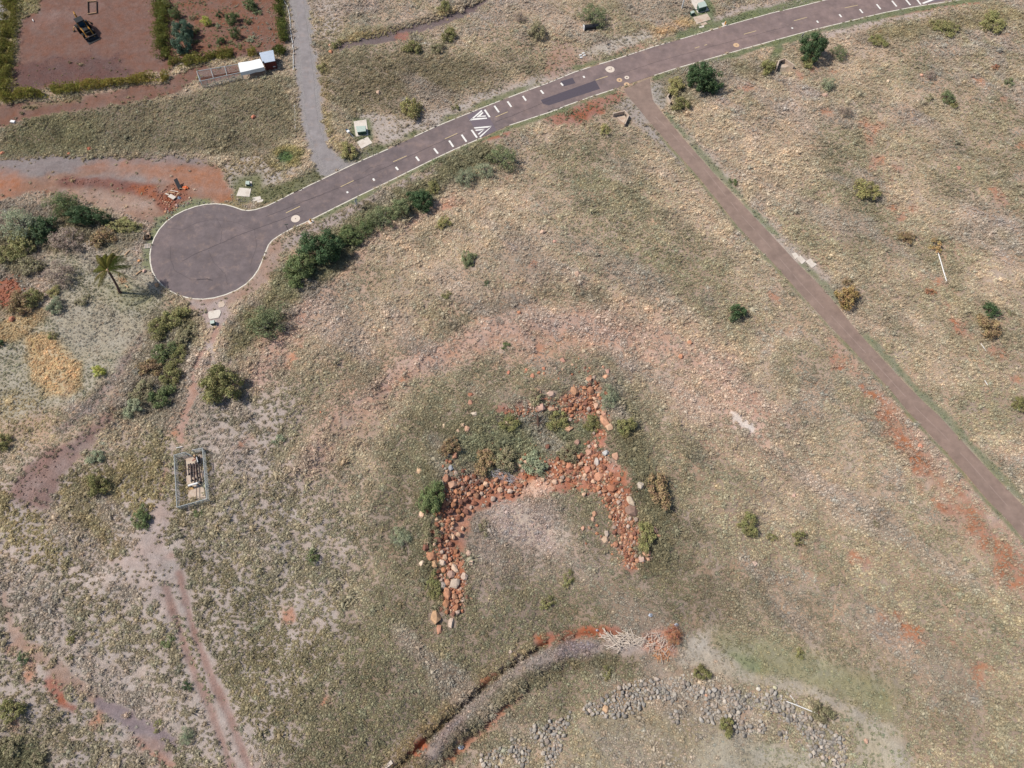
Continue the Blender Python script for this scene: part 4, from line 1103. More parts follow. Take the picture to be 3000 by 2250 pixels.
CROWN = {}
def prep(key, seeds, **kw):
    CROWN[key] = []
    for s in seeds:
        me, tips = crown_mesh('crown_' + key, s, **kw)
        CROWN[key].append((me, limb_mesh('trunk_' + key, s, tips, M['bark_grey'] if key in ('airy',) else M['bark'], 0.05 if key != 'small' else 0.04)))


prep('big', (1, 2, 3), nclump=80, nleaf=7000, leaf=0.042, spread=0.19, hz=0.95)
prep('airy', (4, 5, 6), nclump=60, nleaf=3400, leaf=0.036, spread=0.24, hz=0.85)
prep('mid', (7, 8, 9, 10), nclump=40, nleaf=2000, leaf=0.060, spread=0.25, hz=0.8)
prep('small', (12, 13, 14), nclump=12, nleaf=460, leaf=0.10, spread=0.36, hz=0.8)

COLS = {'dark': (62, 84, 46), 'green': (90, 102, 54), 'kiawe': (104, 112, 70), 'greyg': (124, 130, 98), 'olive': (118, 114, 60), 'yellow': (132, 124, 66), 'bright': (160, 160, 50), 'brown': (132, 108, 70),
        'gold': (148, 120, 64), 'rust': (150, 100, 64), 'dry': (140, 122, 106), 'teal': (70, 92, 70), 'drab': (124, 116, 82)}
PLANTS = []


def plant(kind, key, fr, x, y, d, label, h=0.55, asp=1.0, cat='shrub', name='shrub', group=None, rot=None):
    """d: crown width in survey units, h: height over width, asp: depth over width"""
    rx = d * pxm(fr, y) / 2
    c = G(fr, x, y)
    hh = rx * 2 * h
    # the surveyed spot is the middle of the crown as seen; the foot lies a little nearer the nadir
    p = P(fr, x, y, c.z + hh * 0.45)
    z = gz(p.x, p.y)
    r = RNG.random()
    i = RNG.randrange(len(CROWN[key]))
    t = empty(name, (p.x, p.y, z), 0.0, label, cat, group)
    col = muted(COLS[kind], 0.2) * 1.95 * RNG.uniform(0.9, 1.12)
    cr = link('crown', CROWN[key][i][0], t)
    cr.scale = (rx * 1.06, rx * 1.06 * asp, hh * 1.05)
    tr = link('trunk', CROWN[key][i][1], t)
    tr.scale = cr.scale
    if rot is None: rot = RNG.uniform(0, 6.28) if abs(asp - 1) < 0.01 else RNG.choice((0, math.pi))
    cr.rotation_euler = (0, 0, rot); tr.rotation_euler = (0, 0, rot)
    cr.color = (float(col[0]), float(col[1]), float(col[2]), 1)
    PLANTS.append((p.x, p.y, rx * 0.75))
    return t


RS = 'roadside bushes below the main road'
plant('kiawe', 'airy', 'b', 1655, 1125, 230, 'green feathery bush nearest the speed hump below the road', 0.6, 0.85, group=RS)
plant('greyg', 'airy', 'b', 1390, 1275, 170, 'small grey-green bush left of the feathery bush by the speed hump', 0.5, group=RS)
plant('greyg', 'airy', 'b', 1525, 1225, 150, 'grey see-through bush between two roadside bushes', 0.5, group=RS)
plant('dark', 'big', 'b', 1065, 1435, 200, 'dark green rounded bush in the roadside row right of the sign', 0.6, 0.9, group=RS)
plant('kiawe', 'big', 'b', 905, 1500, 170, 'blue-green bush in the roadside row below the road sign', 0.6, group=RS)
plant('olive', 'mid', 'b', 1150, 1345, 120, 'low olive bush between dark bush and the red bare soil', 0.5, group=RS)
plant('kiawe', 'airy', 'm', 780, 215, 210, 'loose green bush left of the blue-green roadside bush', 0.5, group=RS)
plant('green', 'airy', 'm', 655, 285, 170, 'low olive-green bush in the middle of the roadside row', 0.5, group=RS)
plant('green', 'big', 'm', 550, 340, 180, 'green bush at the left end of the roadside row', 0.55, group=RS)
plant('dark', 'big', 'm', 345, 420, 320, 'tall dark green tree near the neck of the turning bulb', 0.6, 0.95, 'tree', 'tree', group=RS)
plant('green', 'big', 'm', 190, 580, 260, 'bright green tree below the tall dark tree near the bulb', 0.55, 1.0, 'tree', 'tree', group=RS)
plant('kiawe', 'airy', 'e', 1920, 960, 330, 'grey-green feathery tree right of the green cabinet below the bulb', 0.5, 0.85, 'tree', 'tree', group=RS)
plant('olive', 'big', 'e', 1580, 1420, 280, 'olive-green tree beside the narrow footpath', 0.6, 1.2, 'tree', 'tree')
SC = 'olive scrub beside the footpath'
for i, (x, y, d, k, l) in enumerate([(1140, 1010, 190, 'olive', 'olive scrub bush nearest the turning bulb'), (1260, 930, 200, 'olive', 'wide olive scrub bush left of the footpath top'), (1330, 1060, 170, 'drab', 'drab scrub bush left of the footpath'),
                                     (1180, 1180, 200, 'green', 'greener scrub bush halfway along the dark bank'), (1080, 1290, 180, 'brown', 'brownish scrub bush halfway along the dark bank'), (1230, 1330, 190, 'olive', 'olive scrub bush opposite the footpath tree'),
                                     (1010, 1460, 190, 'drab', 'drab scrub bush at the lower edge of the dark bank'), (1160, 1500, 200, 'green', 'dark green scrub bush at the low end of the scrub'), (950, 1580, 160, 'greyg', 'grey scrub bush at the low end of the dark bank'),
                                     (1290, 1200, 140, 'olive', 'small olive bush beside the footpath bend')]):
    plant(k, 'mid', 'e', x, y, d, l, 0.45, group=SC)
LF = 'bushes left of the turning bulb'
plant('greyg', 'airy', 'e', 130, 250, 290, 'large grey-green bush at the left edge below the dirt yard', 0.5, group=LF)
plant('green', 'airy', 'e', 450, 110, 250, 'yellow-green feathery bush reaching into the dirt yard', 0.55, group=LF)
plant('dark', 'big', 'e', 620, 205, 300, 'long dark green bush along the dirt yard', 0.45, 0.5, group=LF)
plant('dark', 'mid', 'e', 300, 280, 230, 'dark bush between the grey-green bush and the feathery bush', 0.5, group=LF)
plant('olive', 'mid', 'e', 900, 265, 250, 'low olive bush right of the long dark bush', 0.3, 0.6, group=LF)
plant('brown', 'mid', 'e', 745, 355, 190, 'brown-olive bush above the heap of pale branches', 0.55, group=LF)
plant('dry', 'airy', 'e', 480, 375, 240, 'bare purple-brown bush among the olive bushes', 0.5, group=LF)
plant('olive', 'mid', 'e', 160, 370, 240, 'olive bush under the large grey-green bush at the left edge', 0.45, group=LF)
plant('olive', 'mid', 'e', 40, 480, 180, 'olive bush at the left picture edge above the red soil', 0.45, group=LF)
plant('drab', 'mid', 'e', 220, 560, 190, 'drab bush above the red soil mound at the left', 0.45, group=LF)
plant('dry', 'airy', 'e', 420, 615, 230, 'leafless grey-brown bush left of the palm', 0.5, group=LF)
plant('brown', 'mid', 'e', 130, 830, 200, 'brown bush below the red soil mound at the left', 0.5, group=LF)
plant('olive', 'mid', 'e', 230, 790, 160, 'olive bush right of the red soil mound', 0.5, group=LF)
plant('greyg', 'mid', 'e', 390, 850, 140, 'grey-green bush left of the pale lawn', 0.45, group=LF)
plant('yellow', 'mid', 'e', 385, 745, 110, 'low yellow-green bush between leafless bush and pale lawn', 0.3, group=LF)
plant('drab', 'small', 'e', 600, 800, 110, 'small drab shrub on the pale lawn below the palm', 0.4)
plant('bright', 'mid', 'e', 710, 1320, 105, 'bright yellow-green round shrub alone on the pale lawn', 0.7)
plant('olive', 'small', 'e', 375, 1070, 70, 'small green shrub at the top of the golden grass', 0.5)
plant('dark', 'mid', 'e', -5, 1120, 70, 'dark shrub cut by the left edge beside the pale lawn', 0.6)
plant('olive', 'mid', 'f', 5, 360, 150, 'dark olive shrub cut by the left edge under the golden grass', 0.6)
plant('olive', 'mid', 'f', 700, 665, 180, 'olive round bush left of the fenced pump yard', 0.6)
plant('green', 'mid', 'f', 1015, 900, 130, 'tall green clump at the top of the dirt track', 0.6, 1.6)
plant('greyg', 'mid', 'f', 680, 460, 130, 'grey-green low bush between the dark bank and the pump yard', 0.4)
plant('greyg', 'small', 'f', 2000, 340, 90, 'small grey bush on the slope right of the pump yard', 0.4)
plant('green', 'small', 'o', 677, 1202, 34, 'small bright green shrub in the tussock slope right of the track', 0.6)
plant('green', 'small', 'o', 430, 1110, 22, 'small green shrub below the fenced pump yard', 0.5)
plant('olive', 'mid', 'o', 22, 1535, 60, 'yellowish olive bush at the lower left edge', 0.5)
plant('greyg', 'airy', 'n', 1640, 1380, 170, 'grey-green bush at the end of the wet track', 0.5)
plant('olive', 'small', 'n', 630, 510, 120, 'olive shrub upper left of the dirt track', 0.5)
plant('green', 'small', 'n', 1490, 540, 120, 'green low shrub touching the dirt track', 0.35)
plant('dark', 'small', 'n', 190, 690, 120, 'dark shrub beside the thin red track', 0.45)
plant('dark', 'small', 'n', 1650, 940, 100, 'dark olive shrub on the left rim of the dirt track', 0.5)
plant('olive', 'small', 'n', 1390, 1290, 110, 'low olive shrub above the wet track', 0.35)
plant('olive', 'small', 'n', 610, 680, 70, 'small olive shrub between thin red track and dirt track', 0.5)
plant('drab', 'mid', 'n', 100, 1480, 200, 'dark drab bush in the lower left corner', 0.45)
plant('drab', 'mid', 'n', 330, 1600, 190, 'drab bush at the bottom edge near the left corner', 0.45)
# upper middle
UM = 'shrubs in the grass above the main road'
plant('yellow', 'mid', 'b', 990, 775, 180, 'golden-olive round shrub above the pale verge', 0.6, group=UM)
plant('olive', 'small', 'b', 1310, 770, 60, 'small olive shrub on the pale verge above the hump', 0.5, group=UM)
plant('olive', 'mid', 'b', 1270, 240, 130, 'olive shrub just below the bare channel', 0.55, group=UM)
plant('olive', 'mid', 'b', 1000, 330, 140, 'green-olive shrub below the left part of the bare channel', 0.5, group=UM)
plant('drab', 'mid', 'b', 1180, 345, 110, 'brownish shrub below the middle of the bare channel', 0.5, group=UM)
plant('drab', 'mid', 'b', 1900, 220, 150, 'grey-olive shrub left of the lying culvert pipe', 0.5, group=UM)
plant('dry', 'airy', 'b', 1780, 130, 110, 'thin dry shrub above the grey-olive shrub', 0.5, group=UM)
plant('yellow', 'mid', 'b', 540, 1085, 140, 'yellow-green tall grass clump at the gravel drive mouth', 0.45, 1.2, group=UM)
plant('kiawe', 'airy', 'c', 440, 130, 280, 'green feathery bush above the lying culvert pipe', 0.5, 0.9, group=UM)
plant('olive', 'small', 'b', 450, 320, 80, 'small olive shrub at the left end of the bare channel', 0.5, group=UM)
plant('yellow', 'small', 'b', 350, 490, 90, 'yellow-olive shrub along the gravel drive', 0.5, group=UM)
plant('olive', 'mid', 'b', 1230, 40, 110, 'olive shrub above the bare channel near the top edge', 0.45, group=UM)
# upper right
UR = 'bushes along the right stretch of the main road'
plant('dark', 'big', 'c', 1450, 715, 330, 'large dark green tree right of the junction', 0.7, 0.95, 'tree', 'tree', UR)
plant('olive', 'mid', 'c', 1245, 955, 180, 'olive bush below the large dark tree at the junction', 0.55, group=UR)
plant('yellow', 'mid', 'c', 1200, 790, 190, 'yellow-olive bush left of the large dark tree', 0.5, 1.2, group=UR)
plant('yellow', 'small', 'c', 540, 1190, 130, 'yellow-green shrub left of the concrete headwall below the road', 0.55, group=UR)
plant('olive', 'mid', 'c', 2050, 615, 170, 'olive bush left of the upper right headwall', 0.6, group=UR)
plant('dark', 'big', 'd', 690, 330, 210, 'dark green tree beside the white road sign at the upper right', 0.75, 1.0, 'tree', 'tree', UR)
plant('kiawe', 'airy', 'd', 885, 370, 130, 'grey-green bush right of the upper right dark tree', 0.5, group=UR)
plant('olive', 'mid', 'd', 660, 440, 130, 'low olive bush at the foot of the upper right dark tree', 0.4, group=UR)
plant('olive', 'mid', 'd', 1165, 290, 140, 'olive bush on the bank below the red verge', 0.25, group=UR)
plant('olive', 'mid', 'd', 1650, 195, 190, 'wide olive bush on the upper right bank', 0.25, group=UR)
plant('olive', 'mid', 'd', 2000, 150, 220, 'olive bush on the bank near the right edge', 0.25, group=UR)
SL = 'shrubs scattered on the slope right of the lane'
plant('greyg', 'airy', 'd', 805, 600, 120, 'grey-green shrub at the top of the red gully', 0.7, group=SL)
plant('kiawe', 'mid', 'd', 1670, 695, 110, 'green leaning shrub alone on the upper right slope', 0.7, group=SL)
plant('olive', 'small', 'd', 1710, 745, 80, 'olive low shrub touching the green leaning shrub', 0.5, group=SL)
plant('dry', 'airy', 'd', 1545, 535, 90, 'grey-brown dry shrub on the upper right slope', 0.4, group=SL)
plant('drab', 'small', 'd', 1530, 710, 70, 'small drab shrub left of the green leaning shrub', 0.4, group=SL)
plant('yellow', 'mid', 'd', 1085, 1365, 200, 'wide yellow-olive shrub right of the lane', 0.45, 0.9, group=SL)
plant('green', 'small', 'd', 115, 1305, 65, 'small green shrub on the lane verge', 0.5, group=SL)
plant('dry', 'airy', 'd', 930, 800, 100, 'purple-grey dry shrub beside the red gully', 0.5, group=SL)
plant('rust', 'small', 'd', 2010, 480, 60, 'tiny reddish shrub near the right edge', 0.5, group=SL)
plant('kiawe', 'small', 'd', 2110, 590, 90, 'grey-green shrub near the right edge', 0.5, group=SL)
plant('dark', 'mid', 'k', 145, 765, 145, 'dark green round bush alone left of the lane', 0.75, group=SL)
plant('gold', 'mid', 'k', 940, 660, 200, 'golden-brown round bush on the lane verge', 0.6, group=SL)
plant('brown', 'small', 'k', 945, 555, 75, 'small brown bush above the golden bush on the lane', 0.5, group=SL)
plant('brown', 'mid', 'k', 1370, 230, 120, 'brown-olive shrub below the red gully', 0.4, group=SL)
plant('gold', 'small', 'k', 1590, 295, 110, 'golden-brown shrub at the top end of the white pipe', 0.45, group=SL)
plant('rust', 'small', 'k', 1545, 625, 80, 'reddish-brown shrub left of the lower pipe end', 0.4, group=SL)
plant('dark', 'mid', 'k', 1985, 755, 125, 'dark green round bush near the right edge', 0.7, group=SL)
plant('brown', 'mid', 'k', 1970, 870, 190, 'brown bush under the dark bush near the right edge', 0.5, group=SL)
plant('drab', 'small', 'k', 2110, 770, 60, 'small drab shrub right of the dark round bush', 0.4, group=SL)
plant('olive', 'mid', 'k', 2185, 1430, 120, 'olive bush at the right edge', 0.5, group=SL)
# hill slope
HS = 'shrubs scattered on the hill between road and rock bank'
plant('kiawe', 'mid', 'm', 1410, 510, 135, 'green spreading shrub in the middle of the hill slope', 0.5, group=HS)
plant('yellow', 'mid', 'm', 1230, 250, 115, 'yellow-green shrub on the hill below the roadside bushes', 0.55, group=HS)
plant('olive', 'small', 'm', 1255, 770, 70, 'small olive shrub in the middle of the hill', 0.45, group=HS)
plant('dark', 'small', 'm', 1535, 685, 45, 'tiny dark shrub right of the small olive shrub on the hill', 0.5, group=HS)
plant('green', 'small', 'm', 1670, 1140, 70, 'tiny green shrub above the scattered boulders', 0.3, group=HS)
plant('olive', 'small', 'l', 590, 930, 110, 'yellow-olive shrub beside the lower red scald', 0.7, group=HS)
plant('olive', 'mid', 'l', 230, 830, 190, 'wide olive shrub right of the rock bank', 0.35, group=HS)
plant('olive', 'small', 'l', 400, 915, 75, 'small olive shrub between two shrubs right of the rock bank', 0.5, group=HS)
plant('drab', 'small', 'l', 1150, 820, 60, 'tiny drab shrub on the lower right slope', 0.4, group=HS)
# around the rock horseshoe
RB = 'bushes growing on the rock bank'
for k, key, fr, x, y, d, h, a, l in [('green', 'big', 'g', 300, 1190, 180, 0.6, 1.4, 'dense green bush on the outer left side of the rock bank'), ('brown', 'mid', 'g', 440, 800, 140, 0.5, 1, 'brown-olive bush at the upper left end of the rock bank'),
                                     ('brown', 'mid', 'g', 700, 915, 170, 0.5, 1.2, 'brownish bush above the heap of grey twigs'), ('greyg', 'mid', 'g', 1080, 930, 190, 0.45, 1, 'grey-green bush in the middle of the rock bank'),
                                     ('drab', 'mid', 'g', 1340, 850, 180, 0.4, 0.8, 'drab bush above the red rubble'), ('kiawe', 'airy', 'g', 1650, 430, 150, 0.5, 1.2, 'grey-green bush right of the top boulders'),
                                     ('brown', 'mid', 'g', 2030, 1130, 170, 0.5, 1.6, 'yellow-brown bush right of the rock bank'), ('olive', 'mid', 'g', 1780, 650, 150, 0.5, 1, 'olive bush right of the twin large boulders'),
                                     ('olive', 'mid', 'g', 1520, 620, 130, 0.5, 1, 'olive bush left of the twin large boulders'), ('greyg', 'airy', 'g', 60, 1480, 150, 0.45, 1, 'grey half-dead bush left of the rock bank'),
                                     ('green', 'small', 'g', 1100, 435, 110, 0.5, 1, 'small green bush above the square boulder'), ('drab', 'mid', 'g', 860, 900, 190, 0.4, 0.9, 'drab bush between brownish bush and grey-green bush'),
                                     ('olive', 'mid', 'g', 1260, 600, 160, 0.35, 1, 'low olive bush right of the dead stump'), ('olive', 'mid', 'g', 900, 610, 170, 0.3, 0.8, 'low olive bush left of the dead stump'),
                                     ('olive', 'mid', 'h', 1950, 420, 140, 0.5, 1.5, 'brown-olive bush on the outer right side of the rock bank'), ('olive', 'mid', 'h', 425, 780, 110, 0.5, 1.8, 'olive bush along the lower left rock arm'),
                                     ('green', 'mid', 'h', 400, 400, 130, 0.45, 1.2, 'green low bush along the upper left rock arm'), ('green', 'small', 'h', 180, 390, 90, 0.5, 1, 'small green bush left of the rock arm'),
                                     ('green', 'small', 'h', 780, 370, 90, 0.4, 1.3, 'small green clump inside the horseshoe at the left'), ('olive', 'small', 'h', 1390, 740, 80, 0.4, 1.5, 'small olive clump low inside the horseshoe'),
                                     ('olive', 'small', 'h', 1240, 905, 110, 0.35, 0.8, 'yellow-olive clump below the horseshoe')]:
    plant({'green': 'drab', 'kiawe': 'greyg'}.get(k, k) if key != 'big' else k, key, fr, x, y, d * 1.15, l, h * 0.95, a, group=RB)
plant('olive', 'mid', 'j', 710, 470, 140, 'olive-yellow round bush above the grey stones', 0.6)
plant('olive', 'mid', 'j', 910, 910, 150, 'olive bush among the grey stones', 0.5)
plant('drab', 'mid', 'j', 1690, 800, 190, 'dark olive bush at the end of the white pipe near the grey stones', 0.45)
plant('rust', 'airy', 'j', 480, 170, 170, 'rust-brown dead bush beside the brushwood heap', 0.5)
plant('olive', 'small', 'j', 1500, 310, 90, 'small olive shrub at the rim of the green lawn', 0.4)
plant('olive', 'small', 'i', 1880, 480, 110, 'dark green clump below the brushwood heap', 0.4)
# orchard
OR = 'young trees of the orchard on red soil'
for k, key, x, y, d, h, l in [('green', 'mid', 1255, 95, 95, 0.9, 'green sapling beside the orchard hedge'), ('bright', 'mid', 1480, 145, 75, 1.0, 'yellow-green sapling in the upper middle of the orchard'), ('green', 'mid', 1670, 125, 100, 0.9, 'tallest green sapling in the upper orchard'),
                              ('dark', 'small', 1575, 100, 55, 0.8, 'small dark sapling between two taller saplings'), ('drab', 'small', 1385, 120, 55, 0.6, 'small drab sapling near the orchard hedge'), ('green', 'small', 1785, 150, 55, 0.8, 'small green sapling near the right orchard hedge'),
                              ('green', 'mid', 1685, 235, 75, 1.2, 'tall thin green sapling in the orchard centre'), ('greyg', 'small', 1570, 180, 45, 0.6, 'grey small sapling in the orchard centre'), ('green', 'mid', 1590, 290, 62, 0.8, 'round green sapling in the lower orchard'),
                              ('green', 'small', 1408, 298, 35, 0.7, 'tiny sapling beside the twin dark bushes'), ('dark', 'small', 1505, 330, 30, 0.6, 'tiniest dark sapling in the lower orchard'), ('olive', 'small', 1405, 212, 65, 0.7, 'olive sapling beside the twin dark bushes'),
                              ('greyg', 'small', 1812, 280, 75, 0.3, 'low grey-green plant in the right of the orchard'), ('green', 'mid', 1800, 25, 110, 0.7, 'wide green bush at the top edge of the orchard'), ('kiawe', 'small', 1850, 85, 70, 0.4, 'low blue-green plant in the upper right orchard'),
                              ('teal', 'big', 1315, 210, 150, 0.8, 'upper of the twin dark blue-green bushes in the orchard'), ('teal', 'big', 1315, 315, 155, 0.8, 'lower of the twin dark blue-green bushes in the orchard'),
                              ('olive', 'mid', 1195, 20, 80, 0.7, 'olive bush in the top corner of the orchard hedge')]:
    plant(k, key, 'a', x, y, d, l, h, cat='tree', name='orchard_tree', group=OR)

# ------------------------------------------------------------------ tall grass hedges
def hedge(fr, pts, w, h, col, label, seed):
    path = [G(fr, *p) for p in pts]
    r = np.random.default_rng(seed)
    P_, N_, S_, R_ = [], [], [], []
    for i in range(len(path) - 1):
        L = (path[i + 1] - path[i]).length
        n = int(L * w * 110)
        t = r.random(n)
        a = np.array(path[i]); b = np.array(path[i + 1])
        dd = (b - a) / L; nn = np.array([-dd[1], dd[0], 0])
        q = a + (b - a) * t[:, None] + nn * (r.normal(size=n) * w * 0.24)[:, None]
        clump = vnoise(q[:, 0] * 0.7, q[:, 1] * 0.7, seed)
        gap = clump > 0.22
        zz = h * (0.35 + 0.9 * clump) * r.random(n) ** 0.6
        q[:, 2] += zz
        q = q[gap]; zz = zz[gap]; m = len(q)
        nr = r.normal(size=(m, 3)) * np.array([1, 1, 0.35]); nr /= np.linalg.norm(nr, axis=1, keepdims=True)
        P_.append(q); N_.append(nr); S_.append(r.uniform(0.14, 0.34, m)); R_.append(np.clip(0.25 + 0.45 * clump[gap] + r.uniform(-.25, .3, m), 0, 1))
    o_ = path[0]
    pts_ = np.concatenate(P_) - np.array(o_)
    me = leaf_mesh('blades', pts_, np.concatenate(N_), np.concatenate(S_), np.concatenate(R_), M['leaf'], 0.35)
    t_ = empty('grass_hedge', o_, 0, label, 'hedge', 'tall grass hedges round the red fields')
    c_ = link('blades', me, t_)
    v = muted(col, 0.12) * 1.15; c_.color = (float(v[0]), float(v[1]), float(v[2]), 1)


HY = (156, 148, 62)
hedge('a', [(95, -60), (70, 120), (60, 260), (45, 420), (35, 560), (20, 690)], 4.2, 1.7, (140, 134, 58), 'wide yellow-green grass hedge along the left of the brown field', 1)
hedge('a', [(20, 730), (150, 690), (300, 680), (450, 655), (590, 640)], 3.0, 1.7, HY, 'left half of the yellow grass hedge below the brown field', 2)
hedge('a', [(600, 640), (760, 615), (900, 600), (1050, 580), (1220, 570)], 2.6, 1.6, (164, 148, 62), 'right half of the yellow grass hedge below the brown field', 3)
hedge('a', [(1150, -60), (1160, 60), (1170, 180), (1170, 300), (1185, 430)], 3.4, 1.9, (122, 124, 52), 'upright grass hedge between the brown field and the orchard', 4)
hedge('a', [(1230, 470), (1330, 470), (1450, 440), (1600, 410), (1750, 390)], 3.0, 1.6, (144, 138, 58), 'grass hedge between the orchard and the wire pen', 5)
hedge('a', [(2010, -60), (2015, 80), (2035, 200), (2050, 310)], 2.4, 1.7, (116, 122, 52), 'grass hedge between the orchard and the gravel drive', 6)
hedge('a', [(1790, 400), (1850, 385)], 2.2, 1.3, (160, 146, 66), 'short yellow grass clump behind the metal-roofed shed', 7)
hedge('a', [(1975, 360), (2060, 390)], 2.4, 1.4, (104, 112, 48), 'dark grass clump at the corner right of the shed', 8)

# ------------------------------------------------------------------ rocks
def rock_mesh(seed, sub=2):
    """angular stone: hull of a few random points"""
    r = random.Random(seed)
    bm = bmesh.new()
    n = r.randint(13, 19)
    for k in range(n):
        z = 1 - 2 * (k + 0.5) / n; a = 2.4 * k + r.uniform(-.5, .5); q = math.sqrt(1 - z * z); f = r.uniform(0.78, 1.08)
        bm.verts.new((q * math.cos(a) * f, q * math.sin(a) * f, z * f))
    res = bmesh.ops.convex_hull(bm, input=bm.verts)
    me = bpy.data.meshes.new('boulder')
    bmesh.ops.bevel(bm, geom=bm.edges[:] + bm.verts[:], offset=0.07, segments=1, affect='EDGES') if sub > 2 else None
    bm.to_mesh(me); bm.free()
    me.materials.append(M['rock'])
    return me


ROCKS = [rock_mesh(s) for s in range(14)]
RK = random.Random(99)
PLACED = []
RC_RED = [(186, 120, 84), (200, 142, 104), (158, 98, 70), (212, 170, 136), (146, 96, 76), (192, 128, 86), (188, 160, 140)]
RC_GREY = [(176, 165, 150), (162, 152, 140), (186, 172, 156), (146, 137, 127), (180, 162, 146), (168, 160, 150)]
RC_PALE = [(214, 178, 140), (206, 164, 126), (198, 150, 112)]


def boulder(p, rx, ry, rz, col, label, group, name='boulder', sink=0.3, rot=None):
    o = link(name, ROCKS[RK.randrange(14)], None, (p[0], p[1], gz(p[0], p[1]) + rz * (1 - 2 * sink) * 0.8))
    o.scale = (rx, ry, rz)
    o.rotation_euler = (RK.uniform(-.25, .25), RK.uniform(-.25, .25), RK.uniform(0, 6.28) if rot is None else rot)
    v = muted(col, 0.2) * 1.05 * RK.uniform(0.88, 1.12)
    o.color = (float(v[0]), float(v[1]), float(v[2]), 1)
    tag(o, label, 'rock', group)
    PLACED.append((p[0], p[1], max(rx, ry)))
    return o


def big_rock(fr, x, y, dx, dy, col, label, group=None, rot=0.0):
    k = pxm(fr, y)
    c = G(fr, x, y)
    rx, ry = dx * k / 2, dy * k / 2 * 1.1
    h = min(rx, ry) * 0.8
    p = P(fr, x, y, c.z + h * 0.4)
    return boulder(p, rx * 1.12, ry * 1.12, h, col, label, group, rot=rot)


